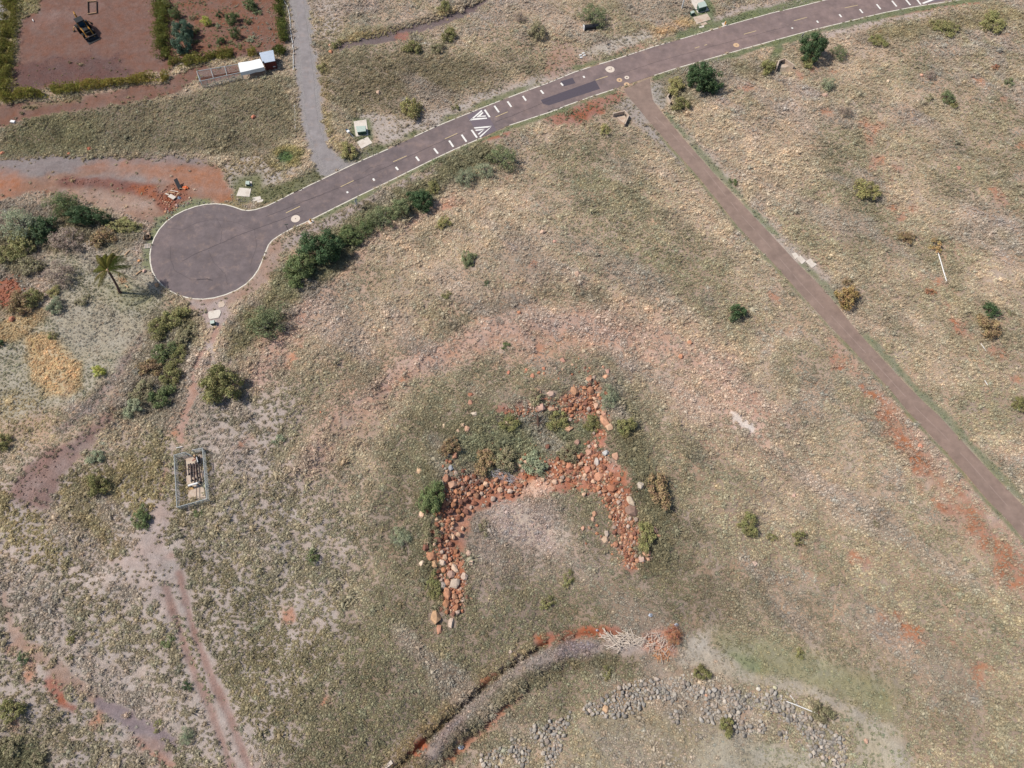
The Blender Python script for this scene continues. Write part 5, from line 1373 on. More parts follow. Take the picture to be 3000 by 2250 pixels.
HB = 'boulders of the horseshoe rock bank'
SING = [('g', 1825, 1297, 105, 80, (150, 116, 98), 'largest smooth brown boulder on the right rock arm', -0.4), ('g', 1815, 1215, 60, 75, (206, 180, 150), 'pale cream boulder above the largest smooth boulder', 0.6), ('g', 1885, 1100, 60, 65, (190, 172, 150), 'pale grey boulder at the top of the right rock arm', 0.3),
        ('h', 430, 1005, 80, 95, (204, 158, 112), 'big tan boulder at the lower end of the left rock arm', 0.1), ('h', 545, 1042, 45, 75, (196, 170, 148), 'tall pale boulder right of the big tan boulder', -0.2), ('h', 570, 760, 95, 62, (190, 168, 146), 'long pale grey boulder low in the left rock arm', 0.4),
        ('h', 480, 610, 60, 45, (206, 178, 152), 'pale flat boulder midway down the left rock arm', 0), ('h', 570, 650, 50, 70, (206, 174, 144), 'pale upright boulder midway down the left rock arm', 0.5), ('h', 405, 570, 75, 65, (180, 122, 84), 'brown boulder at the outer side of the left rock arm', 0),
        ('h', 425, 620, 60, 55, (196, 150, 104), 'tan boulder just below the outer brown boulder', 0), ('h', 335, 615, 45, 40, (206, 180, 150), 'pale boulder lying left of the left rock arm', 0), ('h', 515, 830, 65, 75, (194, 132, 92), 'orange boulder above the lower end of the left arm', 0.2),
        ('h', 510, 905, 65, 55, (188, 126, 82), 'orange-brown boulder near the lower end of the left arm', 0), ('h', 585, 930, 50, 48, (176, 114, 74), 'dark orange boulder near the lower end of the left arm', 0), ('h', 480, 780, 55, 55, (176, 160, 146), 'grey boulder beside the long pale boulder', 0),
        ('h', 545, 700, 60, 60, (178, 140, 120), 'brown-grey boulder above the long pale boulder', 0), ('h', 340, 265, 38, 58, (210, 168, 132), 'pale tan boulder left of the dense green bush', 0.1), ('h', 460, 1090, 45, 70, (190, 132, 100), 'small orange boulder below the big tan boulder', 0),
        ('h', 640, 710, 60, 50, (196, 168, 146), 'pale flat boulder right of the left rock arm', 0), ('h', 690, 610, 45, 42, (206, 172, 146), 'pale boulder on the inner side of the left rock arm', 0), ('h', 670, 545, 38, 48, (196, 160, 136), 'small pale boulder inside the left rock arm', 0),
        ('g', 1620, 610, 75, 100, (198, 140, 102), 'upper of the twin large orange boulders', 0.5), ('g', 1660, 655, 75, 55, (208, 164, 126), 'lower of the twin large orange boulders', 0.4), ('g', 1130, 500, 80, 65, (200, 154, 132), 'square pinkish boulder above the dead stump', 0.2),
        ('g', 1215, 515, 75, 40, (200, 152, 118), 'flat pinkish boulder right of the square boulder', 0), ('g', 1340, 665, 75, 48, (206, 156, 116), 'pale orange boulder in the grass below the stump', 0.3), ('g', 1255, 632, 55, 40, (200, 148, 112), 'orange boulder right of the dead stump', 0),
        ('g', 1408, 772, 52, 48, (186, 142, 120), 'round brown boulder in the grass of the bank', 0), ('g', 1110, 378, 85, 40, (202, 156, 120), 'long flat boulder at the top of the bank', -0.3), ('g', 1210, 400, 70, 42, (196, 160, 138), 'pale flat boulder at the top of the bank', 0),
        ('g', 1068, 265, 45, 40, (200, 130, 94), 'orange boulder among the loose ones above the bank', 0), ('g', 1390, 380, 60, 75, (190, 136, 96), 'orange-brown boulder leaning at the top right', 0.3), ('g', 1510, 370, 70, 60, (184, 124, 86), 'dark orange boulder at the tip of the bank', 0),
        ('g', 1495, 295, 55, 50, (198, 140, 104), 'orange boulder above the tip of the bank', 0), ('g', 1555, 490, 45, 55, (206, 160, 128), 'pale boulder in the upper right rubble', 0), ('g', 1612, 550, 50, 60, (194, 140, 110), 'brown boulder above the twin large boulders', 0),
        ('g', 205, 985, 60, 50, (206, 166, 124), 'tan boulder alone left of the rock bank', -0.7), ('g', 475, 870, 45, 65, (198, 136, 100), 'orange boulder at the upper left end', -0.4), ('g', 443, 965, 42, 45, (160, 162, 166), 'blue-grey boulder at the upper left end', 0),
        ('g', 455, 1090, 80, 55, (200, 150, 118), 'large pale orange boulder at the left shoulder', 0), ('g', 565, 1045, 40, 55, (192, 124, 86), 'orange boulder at the left shoulder', 0), ('g', 410, 1045, 55, 60, (180, 124, 92), 'brown boulder at the left shoulder', 0),
        ('g', 1350, 950, 60, 60, (202, 130, 92), 'orange round boulder in the red rubble', 0), ('g', 1490, 975, 65, 60, (190, 124, 92), 'brown boulder at the right of the red rubble', 0), ('g', 1575, 1030, 90, 60, (204, 140, 102), 'large orange boulder at the right shoulder', -0.3),
        ('g', 1700, 880, 60, 70, (196, 146, 114), 'pinkish boulder above the right shoulder', 0.4), ('g', 1500, 845, 60, 50, (192, 140, 112), 'brown boulder above the red rubble', 0), ('g', 1680, 1120, 75, 60, (178, 112, 76), 'dark orange boulder at the right shoulder', 0),
        ('g', 1240, 1070, 50, 42, (206, 166, 136), 'pale boulder at the foot of the red rubble', 0), ('g', 1625, 850, 55, 40, (186, 182, 178), 'grey boulder above the right shoulder', 0), ('g', 1560, 920, 45, 60, (184, 168, 156), 'grey-brown boulder above the right shoulder', 0),
        ('h', 1575, 258, 42, 38, (206, 150, 112), 'orange boulder in the grass inside the horseshoe', 0), ('h', 1565, 295, 32, 40, (204, 156, 124), 'pale orange boulder just below the inner orange boulder', 0), ('h', 1665, 402, 40, 45, (190, 168, 148), 'pale boulder on the inner right side', 0),
        ('h', 1655, 445, 55, 45, (200, 166, 134), 'tan boulder on the inner right side', 0), ('h', 1735, 480, 45, 40, (180, 120, 86), 'orange boulder on the inner right side', 0), ('h', 2015, 372, 42, 52, (206, 156, 124), 'pale orange boulder right of the right rock arm', 0.3),
        ('h', 2035, 418, 40, 30, (200, 144, 108), 'small orange boulder right of the right rock arm', 0), ('h', 1950, 540, 85, 48, (200, 144, 108), 'flat orange boulder at the lower right arm', 0), ('h', 1918, 582, 50, 55, (192, 158, 138), 'pale boulder at the lower right arm', 0),
        ('h', 1965, 585, 32, 30, (202, 150, 116), 'small orange boulder at the lower right arm end', 0), ('h', 1540, 360, 28, 32, (186, 136, 104), 'small brown boulder inside the horseshoe', 0), ('h', 1495, 362, 34, 34, (200, 150, 120), 'small pale boulder inside the horseshoe', 0),
        ('g', 620, 552, 55, 32, (200, 180, 156), 'flat pale boulder alone in the grass above the bank', 0), ('g', 565, 670, 48, 50, (206, 156, 122), 'orange boulder of a loose trio in the grass', 0), ('g', 530, 640, 42, 36, (208, 172, 136), 'tan boulder of a loose trio in the grass', 0),
        ('g', 500, 682, 35, 30, (200, 164, 132), 'small tan boulder of a loose trio in the grass', 0), ('g', 595, 405, 45, 25, (190, 120, 86), 'flat orange stone in the grass above the bank', 0), ('g', 595, 468, 42, 40, (196, 138, 108), 'orange stone under the flat orange stone', 0.5),
        ('g', 868, 615, 38, 34, (222, 190, 152), 'bright tan stone left of the dead stump', 0), ('g', 395, 642, 26, 36, (206, 176, 140), 'small tan stone far left in the grass', 0), ('g', 228, 1320, 42, 60, (208, 168, 134), 'pale tan stone left of the left rock arm', 0.2),
        ('g', 1300, 145, 42, 50, (196, 140, 116), 'pinkish stone high above the bank', 0.6), ('g', 1460, 75, 36, 36, (190, 166, 134), 'tan stone highest above the bank', 0), ('g', 885, 237, 32, 32, (196, 120, 88), 'orange stone left of the loose stones above the bank', 0),
        ('g', 1155, 207, 32, 30, (196, 124, 90), 'orange stone in the row above the bank', 0), ('g', 1022, 218, 26, 30, (194, 122, 88), 'small orange stone in the row above the bank', 0), ('g', 1605, 205, 36, 36, (204, 140, 104), 'orange stone right of the loose heap', 0),
        ('g', 1640, 232, 42, 42, (196, 146, 124), 'pinkish stone right of the loose heap', 0), ('g', 1625, 270, 48, 32, (208, 150, 110), 'pale orange stone right of the loose heap', 0)]
for fr, x, y, dx, dy, c, l, rot in SING:
    big_rock(fr, x, y, dx, dy, c, l, HB, rot)
for fr, x, y, d, l, c in [('m', 1770, 898, 32, 'orange stone alone in the middle of the hill', (206, 136, 94)), ('m', 2028, 388, 30, 'pinkish stone alone on the green hill part', (206, 154, 130)), ('m', 1940, 318, 45, 'pale stone heap on the green hill part', (206, 168, 140)),
                          ('m', 2190, 620, 45, 'pale orange stone near the middle of the hill', (206, 164, 136)), ('m', 345, 1615, 22, 'orange stone alone on the left hillside', (214, 130, 88)), ('o', 1490, 740, 12, 'orange stone right of the scattered boulders', (206, 138, 96)),
                          ('o', 1471, 770, 12, 'orange stone close to the right scattered boulders', (200, 134, 94)), ('d', 1233, 585, 30, 'cream stone on the upper right slope', (226, 196, 158)), ('d', 1478, 540, 26, 'orange stone right of the cream stone', (206, 148, 118)),
                          ('d', 1740, 1210, 40, 'pinkish boulder alone on the right slope', (186, 128, 108)), ('d', 780, 685, 45, 'pale stone at the head of the red gully', (206, 166, 142)), ('l', 555, 618, 34, 'pinkish stone on the slope right of the bank', (200, 160, 140)),
                          ('l', 278, 1108, 42, 'pale pink stone above the dark grass', (206, 172, 152)), ('i', 1865, 765, 62, 'orange boulder lying among the grey stones', (214, 170, 124)), ('i', 1095, 303, 36, 'pale stone above the trench', (206, 180, 160)),
                          ('j', 1170, 605, 40, 'cream stone above the grey stones', (214, 204, 184)), ('j', 1305, 595, 38, 'yellowish flat stone above the grey stones', (196, 188, 150)), ('j', 745, 658, 30, 'orange stone in the grey stone row', (206, 150, 116)),
                          ('j', 2040, 1025, 42, 'orange stone at the lower right of the grey stones', (206, 160, 130)), ('j', 1350, 660, 28, 'small pale stone above the white pipe', (200, 186, 168)), ('l', 1465, 262, 45, 'orange rock beside the lane', (214, 136, 100)),
                          ('e', 1003, 525, 28, 'round orange stone between palm and bulb', (214, 150, 92)), ('e', 1130, 700, 38, 'tan stone in the palm shadow', (200, 152, 104)), ('e', 1040, 600, 30, 'pinkish stone at the end of the log', (190, 150, 130)),
                          ('e', 1040, 318, 34, 'brown stone beside the pallet at the bulb', (178, 140, 110)), ('e', 1068, 332, 32, 'tan stone beside the pallet at the bulb', (196, 164, 136)), ('e', 85, 945, 50, 'orange boulder under the brown bush at the left', (190, 120, 84)),
                          ('e', 160, 895, 55, 'brown boulder beside the brown bush at the left', (176, 136, 110)), ('a', 1825, 842, 34, 'orange stone alone in the upper grass field', (206, 120, 84)), ('a', 645, 1075, 44, 'dark orange stone above the dirt yard', (160, 84, 52)),
                          ('a', 495, 1108, 28, 'orange stone on the rim of the dirt yard', (196, 120, 80)), ('a', 18, 1105, 34, 'orange stone at the left rim of the dirt yard', (196, 120, 80)), ('b', 415, 372, 34, 'orange stone right of the gravel drive', (206, 132, 86)),
                          ('b', 408, 325, 24, 'pale orange stone right of the gravel drive', (214, 160, 120)), ('b', 757, 664, 36, 'pale orange stone in the grass above the road', (206, 168, 138)), ('b', 1093, 313, 20, 'white stone below the bare channel', (224, 216, 206)),
                          ('de', 1595, 815, 110, 'pale boulder at the right of the rubbish heap', (206, 178, 148)), ('de', 1660, 920, 90, 'tan stone under the pale boulder at the rubbish heap', (196, 164, 130)), ('de', 1530, 1045, 120, 'dark pinkish boulder on the verge of the bulb', (150, 118, 112)),
                          ('de', 1080, 1130, 160, 'long pinkish boulder below the rubbish heap', (186, 150, 136)), ('de', 630, 1385, 150, 'orange boulder at the lower left of the rubbish heap', (206, 146, 100)), ('de', 650, 1280, 110, 'pinkish boulder at the lower left of the rubbish heap', (180, 124, 110)),
                          ('de', 520, 960, 70, 'small tan stone on the rubbish heap', (206, 156, 120)), ('de', 1090, 1230, 70, 'small orange stone below the long pinkish boulder', (200, 144, 104))]:
    big_rock(fr, x, y, d, d * 0.85, c, l)


def scatter_rocks(fr, pts, w, n, rmin, rmax, cols, label, group, name='boulder', pw=1.35, tries=30, keep=0.66):
    """pts: line in survey units, w: widths in metres; rocks are dropped until they no longer fit"""
    path = [G(fr, *p) for p in pts]
    if not hasattr(w, '__len__'): w = [w] * len(path)
    L = [0.0]
    for i in range(len(path) - 1): L.append(L[-1] + (path[i + 1] - path[i]).length)
    out = []
    for _ in range(n):
        r = rmin + (rmax - rmin) * RK.random() ** pw
        for t in range(tries):
            s = RK.random() * L[-1]
            i = max(k for k in range(len(path) - 1) if L[k] <= s)
            f = (s - L[i]) / (L[i + 1] - L[i])
            c = path[i].lerp(path[i + 1], f); d = (path[i + 1] - path[i]).normalized()
            off = max(-1.5, min(1.5, RK.gauss(0, 0.52))) * (w[i] + (w[i + 1] - w[i]) * f) / 2
            q = (c.x - d.y * off, c.y + d.x * off)
            if all((q[0] - a) ** 2 + (q[1] - b) ** 2 > ((r + c_) * keep) ** 2 for a, b, c_ in PLACED):
                PLACED.append((q[0], q[1], r)); out.append((q, r)); break
    return [(q, r, cols, label, group, name) for q, r in out]


JOBS_RED = []
JOBS_RED += scatter_rocks('h', [(600, 60), (540, 180), (490, 300), (470, 420), (470, 540)], [4.5, 4.5, 4.2, 4, 4], 95, 0.18, 0.62, RC_RED, 'boulder in the upper part of the left rock arm', 'boulders of the upper left arm')
JOBS_RED += scatter_rocks('h', [(500, 540), (540, 660), (545, 780), (560, 900), (580, 980)], [3.8, 3.4, 3.2, 2.8, 1.8], 70, 0.16, 0.6, RC_RED, 'boulder in the lower part of the left rock arm', 'boulders of the lower left arm')
JOBS_RED += scatter_rocks('g', [(420, 1200), (560, 1150), (700, 1120), (840, 1110), (980, 1130)], [4.5, 4.5, 3.5, 3, 2], 85, 0.18, 0.6, RC_RED, 'boulder on the left shoulder of the horseshoe', 'boulders of the left shoulder')
JOBS_RED += scatter_rocks('g', [(960, 1000), (1150, 970), (1300, 960), (1450, 960), (1560, 1050)], [3, 5, 5.5, 5.5, 4], 120, 0.16, 0.5, RC_RED, 'rubble stone in the middle of the horseshoe', 'rusty rubble in the middle of the horseshoe')
JOBS_RED += scatter_rocks('g', [(1480, 1060), (1600, 1080), (1690, 1150), (1730, 1240)], [3.4, 3.6, 3.2, 3], 60, 0.16, 0.5, RC_RED, 'boulder on the right shoulder of the horseshoe', 'boulders of the right shoulder')
JOBS_RED += scatter_rocks('h', [(1740, 140), (1780, 270), (1810, 380), (1840, 480), (1860, 580), (1830, 650)], [3.2, 3.6, 3.2, 2.8, 2.4, 1.6], 95, 0.15, 0.46, RC_RED, 'boulder of the right rock arm', 'boulders of the right arm')
JOBS_RED += scatter_rocks('g', [(1300, 480), (1420, 510), (1520, 440), (1540, 330), (1510, 260)], [2.5, 4.5, 4.0, 2.5, 1.5], 80, 0.16, 0.5, RC_RED, 'boulder in the rubble at the tip of the bank', 'boulders at the tip of the bank')
JOBS_RED += scatter_rocks('g', [(1580, 540), (1640, 620), (1560, 740), (1500, 840), (1640, 900)], [2, 2, 2, 2.5, 3], 36, 0.16, 0.45, RC_RED, 'boulder between the tip and the right shoulder', 'boulders right of the grassy bank')
JOBS_RED += scatter_rocks('g', [(840, 560), (960, 550), (1080, 530)], [1.5, 1.6, 1.6], 20, 0.15, 0.4, RC_RED, 'stone left of the square pinkish boulder', 'stones left of the square boulder')
JOBS_RED += scatter_rocks('g', [(370, 860), (420, 950), (380, 1010)], 2.0, 16, 0.16, 0.4, RC_RED + RC_GREY[:2], 'mixed stone at the upper left end of the bank', 'mixed stones at the upper left end')
JOBS_RED += scatter_rocks('g', [(1000, 220), (1230, 240), (1470, 200), (1480, 240)], [2, 4, 3, 2], 26, 0.16, 0.4, RC_RED, 'loose stone above the bank', 'loose stones above the bank')
JOBS_RED += scatter_rocks('h', [(1540, 300), (1700, 480), (1680, 560)], 4.0, 12, 0.15, 0.35, RC_RED, 'loose stone inside the right rock arm', 'loose stones inside the right arm')
JOBS_GREY = []
GL = 'stones of the ragged rows near the bottom edge'
for fr, pts, w, n, l in [('i', [(860, 1210), (940, 1180), (1030, 1130)], 1.5, 22, 'stone of the lowest left patch'), ('i', [(1090, 1060), (1160, 1080), (1190, 1150), (1230, 1210)], 1.6, 32, 'stone of the second patch from the left'),
                         ('i', [(1250, 950), (1330, 965), (1450, 950), (1520, 880), (1600, 815)], [1.6, 2.0, 2.0, 1.2, 0.8], 48, 'stone of the third patch from the left'), ('i', [(1460, 960), (1490, 1040), (1430, 1120), (1390, 1180), (1440, 1240)], 1.4, 36, 'stone of the strand falling from the third patch'),
                         ('i', [(1700, 790), (1760, 750), (1880, 780), (2000, 700), (2100, 650), (2212, 600)], [1.4, 1.4, 2.0, 2.4, 2.4, 2.6], 70, 'stone near the lying orange boulder'), ('j', [(0, 760), (80, 690), (180, 640), (260, 610), (360, 580)], [2.6, 2.8, 2.4, 2.0, 1.4], 70, 'stone of the dense bend left of centre'),
                         ('j', [(130, 690), (210, 690)], 1.6, 14, 'stone in the inner side of the dense bend'), ('j', [(340, 630), (440, 640), (490, 690)], 1.4, 20, 'stone right of the dense bend'),
                         ('j', [(570, 620), (620, 600), (720, 640), (860, 660), (980, 690), (1090, 710)], [1.6, 1.6, 1.4, 1.6, 1.8, 1.4], 56, 'stone of the middle row'), ('j', [(780, 720), (790, 790), (810, 830), (700, 830)], 1.4, 24, 'stone hanging below the middle row'),
                         ('j', [(950, 730), (960, 800), (970, 870), (1030, 930), (1130, 920), (1210, 900)], [1.8, 1.6, 1.6, 1.2, 1.2, 1.0], 44, 'stone of the strand below the middle row'), ('j', [(450, 820), (530, 830)], 1.2, 10, 'stone of the small lone patch'),
                         ('j', [(1220, 660), (1300, 720), (1370, 770), (1480, 840), (1560, 900)], [1.4, 1.8, 1.8, 1.6, 1.6], 48, 'stone below the white pipe'), ('j', [(1570, 920), (1600, 990), (1680, 1020), (1760, 1110), (1870, 1150)], [1.8, 2.2, 3.4, 3.6, 1.6], 76, 'stone of the broad right end'),
                         ('j', [(1580, 1040), (1660, 1110), (1730, 1150)], 1.8, 20, 'stone under the broad right end'), ('j', [(1330, 980), (1400, 980)], 1.2, 8, 'stone in the golden grass'), ('j', [(1160, 720), (1200, 700)], 1.2, 6, 'stone between the rows')]:
    JOBS_GREY += scatter_rocks(fr, pts, [q * 0.95 for q in (w if isinstance(w, list) else [w] * len(pts))], int(n * 1.9), 0.15, 0.42, RC_GREY, l, GL, 'stone', 1.0)


TONES = {id(RC_RED): ['rust', 'orange', 'dark', 'peach', 'brown', 'amber', 'greyish'], id(RC_GREY): ['grey', 'slate', 'buff', 'charcoal', 'tan', 'bluish']}


def place_jobs(jobs, limit, name, label):
    jobs = sorted(jobs, key=lambda j: -j[1])
    for q, r, cols, l, g, nm in jobs[:limit]:
        a = RK.uniform(0.85, 1.25)
        o = link(nm, ROCKS[RK.randrange(14)], None, (q[0], q[1], gz(*q) + r * 0.34 + (RK.random() ** 2) * 0.22))
        o.scale = (r * a, r / a, r * RK.uniform(0.6, 0.85))
        o.rotation_euler = (RK.uniform(-.3, .3), RK.uniform(-.3, .3), RK.uniform(0, 6.28))
        ci = RK.randrange(len(cols))
        v = muted(cols[ci], 0.16) * 1.0 * RK.uniform(0.7, 1.15)
        o.color = (float(v[0]), float(v[1]), float(v[2]), 1)
        tone = TONES[id(cols)][ci] if id(cols) in TONES else 'mixed'
        size = 'big' if r > 0.45 else 'middling' if r > 0.33 else 'small'
        tag(o, size + ' ' + tone + ' ' + l, 'rock', g)
    return jobs[limit:]


rest = place_jobs(JOBS_RED, 172, 'boulder', '')
rest_g = place_jobs(JOBS_GREY, 300, 'stone', '')


def instance_stuff(name, pts, scl, rot, colr, variants, label, cat, mat_name):
    """one object: every point carries a little mesh, its own size, turn and colour"""
    n = len(pts)
    me = bpy.data.meshes.new(name)
    me.vertices.add(n); me.vertices.foreach_set('co', np.asarray(pts, np.float32).ravel())
    def put(nm, ty, dat, key):
        at = me.attributes.new(nm, ty, 'POINT'); at.data.foreach_set(key, np.ascontiguousarray(dat).ravel())
    put('iscale', 'FLOAT_VECTOR', np.asarray(scl, np.float32), 'vector')
    put('irot', 'FLOAT_VECTOR', np.asarray(rot, np.float32), 'vector')
    put('tcol', 'FLOAT_COLOR', np.concatenate([colr, np.ones((n, 1))], 1).astype(np.float32), 'color')
    put('ivar', 'INT', NPR.integers(0, len(variants), n).astype(np.int32), 'value')
    me.update()
    src = bpy.data.collections.new(name + '_pieces')
    for v in variants:
        src.objects.link(bpy.data.objects.new(v.name, v))
    o = link(name, me)
    ng = bpy.data.node_groups.new(name, 'GeometryNodeTree')
    ng.interface.new_socket('Geometry', in_out='INPUT', socket_type='NodeSocketGeometry')
    ng.interface.new_socket('Geometry', in_out='OUTPUT', socket_type='NodeSocketGeometry')
    gi = ng.nodes.new('NodeGroupInput'); go = ng.nodes.new('NodeGroupOutput')
    ci = ng.nodes.new('GeometryNodeCollectionInfo')
    ci.inputs['Collection'].default_value = src
    ci.inputs['Separate Children'].default_value = True; ci.inputs['Reset Children'].default_value = True
    ip = ng.nodes.new('GeometryNodeInstanceOnPoints')
    ip.inputs['Pick Instance'].default_value = True
    def att(nm, ty):
        a = ng.nodes.new('GeometryNodeInputNamedAttribute'); a.data_type = ty; a.inputs['Name'].default_value = nm
        return a.outputs['Attribute']
    ng.links.new(gi.outputs[0], ip.inputs['Points']); ng.links.new(ci.outputs[0], ip.inputs['Instance'])
    ng.links.new(att('ivar', 'INT'), ip.inputs['Instance Index'])
    ng.links.new(att('irot', 'FLOAT_VECTOR'), ip.inputs['Rotation']); ng.links.new(att('iscale', 'FLOAT_VECTOR'), ip.inputs['Scale'])
    ng.links.new(ip.outputs[0], go.inputs[0])
    md = o.modifiers.new('scatter', 'NODES'); md.node_group = ng
    return tag(o, label, cat, kind='stuff')


def stone_variants(n=5):
    out = []
    for s in range(n):
        me = rock_mesh(200 + s, 2)
        me.name = 'pebble'
        me.materials.clear(); me.materials.append(M['stone_inst'])
        at = me.attributes.new('leaf', 'FLOAT', 'FACE')
        at.data.foreach_set('value', NPR.uniform(0.3, 0.7, len(me.polygons)).astype(np.float32))
        out.append(me)
    return out


SV = stone_variants()
# loose small stones: leftovers of the rock bank, the grey rows and the rubble along the yard
sp, ss, sc_ = [], [], []
for q, r, cols, *_ in rest + rest_g:
    sp.append((q[0], q[1], gz(*q) + r * 0.25)); ss.append((r, r * 0.9, r * 0.7)); sc_.append(muted(cols[RK.randrange(len(cols))], 0.16) * 0.95 * RK.uniform(0.85, 1.1))
def rubble(fr, pts, w, n, rmin, rmax, cols):
    path = [G(fr, *p) for p in pts]
    for _ in range(n):
        i = RK.randrange(len(path) - 1); c = path[i].lerp(path[i + 1], RK.random()); d = (path[i + 1] - path[i]).normalized()
        off = RK.gauss(0, 0.5) * w / 2; q = (c.x - d.y * off, c.y + d.x * off); r = RK.uniform(rmin, rmax)
        if gz(*q) < -0.065: continue
        sp.append((q[0], q[1], gz(*q) + r * 0.2)); ss.append((r, r * RK.uniform(.7, 1.2), r * 0.7)); sc_.append(muted(cols[RK.randrange(len(cols))], 0.16) * 0.95 * RK.uniform(0.8, 1.12))


RC_Y = [(170, 146, 130), (150, 130, 120), (184, 150, 126), (140, 116, 106)]
rubble('a', [(300, 1125), (500, 1125), (700, 1105), (900, 1095), (1100, 1098), (1300, 1095)], 3.0, 340, 0.1, 0.26, RC_Y)
rubble('a', [(1300, 1100), (1420, 1130), (1540, 1130)], 3.0, 50, 0.1, 0.3, RC_Y + RC_RED[:2])
rubble('a', [(420, 1300), (700, 1320), (1000, 1350), (1150, 1400)], 3.5, 120, 0.07, 0.2, [(150, 96, 78), (170, 116, 92), (130, 86, 72)])
rubble('a', [(1150, 1400), (1250, 1400), (1260, 1490), (1180, 1520)], 6.0, 160, 0.07, 0.24, [(186, 128, 96), (160, 92, 66), (206, 160, 124), (140, 86, 66)])
rubble('e', [(40, 680), (120, 700), (60, 800), (0, 840)], 5.0, 150, 0.08, 0.24, [(170, 98, 66), (150, 84, 60), (190, 120, 84)])
rubble('g', [(420, 1180), (560, 1150), (760, 1110), (960, 1060), (1200, 1000), (1450, 980), (1650, 1080)], 6.0, 520, 0.08, 0.27, RC_RED)
rubble('g', [(700, 940), (900, 960), (1150, 960), (1400, 930), (1560, 960), (1680, 1080)], 7.0, 420, 0.12, 0.34, RC_RED)
rubble('g', [(420, 1200), (560, 1140), (700, 1120), (900, 1080)], 6.0, 260, 0.12, 0.34, RC_RED)
rubble('g', [(840, 560), (1000, 540), (1150, 500), (1300, 480)], 3.0, 130, 0.12, 0.32, RC_RED)
rubble('h', [(640, 90), (520, 300), (480, 480), (550, 700), (570, 930)], 5.0, 620, 0.08, 0.3, RC_RED)
rubble('h', [(1740, 120), (1790, 300), (1850, 520), (1830, 650)], 4.6, 420, 0.08, 0.28, RC_RED)
rubble('g', [(1290, 500), (1430, 500), (1530, 400)], 5.5, 260, 0.1, 0.3, RC_RED)
rubble('j', [(1560, 920), (1640, 1030), (1760, 1120), (1880, 1160)], 5.0, 300, 0.08, 0.26, RC_GREY + [(206, 166, 140)])
rubble('i', [(880, 1200), (1150, 1080), (1330, 965), (1480, 960), (1750, 770), (2100, 650)], 2.8, 420, 0.08, 0.26, RC_GREY)
rubble('j', [(0, 750), (200, 640), (340, 590), (600, 610), (860, 660), (1090, 710), (1300, 720), (1540, 880)], 3.4, 620, 0.08, 0.26, RC_GREY)
rubble('j', [(0, 740), (180, 640), (340, 590), (480, 610), (620, 600), (860, 660), (1090, 700), (1300, 720), (1480, 830), (1600, 960), (1760, 1110), (1880, 1160)], 2.6, 640, 0.08, 0.22, RC_GREY)
rubble('i', [(830, 1230), (1030, 1130), (1250, 960), (1500, 900), (1720, 770), (1900, 760), (2212, 600)], 3.0, 480, 0.1, 0.26, RC_GREY)
rubble('f', [(560, 150), (480, 380), (250, 560), (140, 740)], 7.0, 140, 0.06, 0.16, [(150, 116, 104), (170, 140, 126), (130, 100, 92)])
rubble('a', [(200, 560), (500, 500), (880, 470)], 14.0, 420, 0.05, 0.12, [(150, 118, 112), (120, 88, 84), (160, 130, 122)])
instance_stuff('loose_stones', sp, ss, np.stack([NPR.uniform(-.4, .4, len(sp)), NPR.uniform(-.4, .4, len(sp)), NPR.uniform(0, 6.28, len(sp))], 1), np.array(sc_), SV, 'small loose stones scattered among boulders and along the dirt yard', 'stones', 'stone')

# ------------------------------------------------------------------ small built things
def rel(pts, o): return [Vector(p) - Vector(o) for p in pts]


def pad(fr, quad, label, h=0.1, mat='concrete', group='pale concrete pads beside the roads'):
    w = PS(fr, quad); c = sum(w, Vector()) / len(w)
    o = MB().prism(rel(w, c), -0.15, h).build('concrete_pad', M[mat])
    o.location = (c.x, c.y, 0)
    clear(w, 0.1)
    return tag(o, label, 'pad', group)


def cabinet(fr, quad, h, label, top='pale_steel', side='green_steel', base=0.1, name='utility_cabinet', ts=0.94, louvre=True):
    """quad: the four corners of the lid as seen"""
    w = PS(fr, quad, h); c = sum(w, Vector()) / 4
    t = empty(name, (c.x, c.y, base), 0, label, 'cabinet', 'green utility cabinets')
    q = [Vector((p.x - c.x, p.y - c.y, 0)) for p in w]
    MB().prism([p * 0.95 for p in q], 0.0, h - base - 0.06).build('body', M[side], t)
    MB().prism(q, h - base - 0.057, h - base, ts).build('lid', M[top], t)
    lo = sorted(q, key=lambda p: p.y)[:2]; lo.sort(key=lambda p: p.x)
    a, b = lo[0] * 0.95, lo[1] * 0.95
    d = (b - a); n = Vector((d.y, -d.x, 0)).normalized() * 0.012
    hh = h - base - 0.1
    for k in range(2):                                   # two doors on the near side with a handle each
        s0, s1 = a.lerp(b, 0.04 + 0.48 * k), a.lerp(b, 0.48 + 0.48 * k)
        mb = MB(); vs = [s0 + Vector((0, 0, .06)), s1 + Vector((0, 0, .06)), s1 + Vector((0, 0, hh)), s0 + Vector((0, 0, hh))]
        mb.add(vs + [v + n for v in vs], [(4, 5, 6, 7), (0, 1, 5, 4), (1, 2, 6, 5), (2, 3, 7, 6), (3, 0, 4, 7)])
        dr = mb.build('door', M[side], t)
        hp = s0.lerp(s1, 0.9 if k == 0 else 0.1) + n * 2 + Vector((0, 0, hh * 0.55))
        MB().box(hp, (0.05, 0.05, 0.16)).build('handle', M['dark_steel'], dr)
    clear(w, 0.1)
    return t


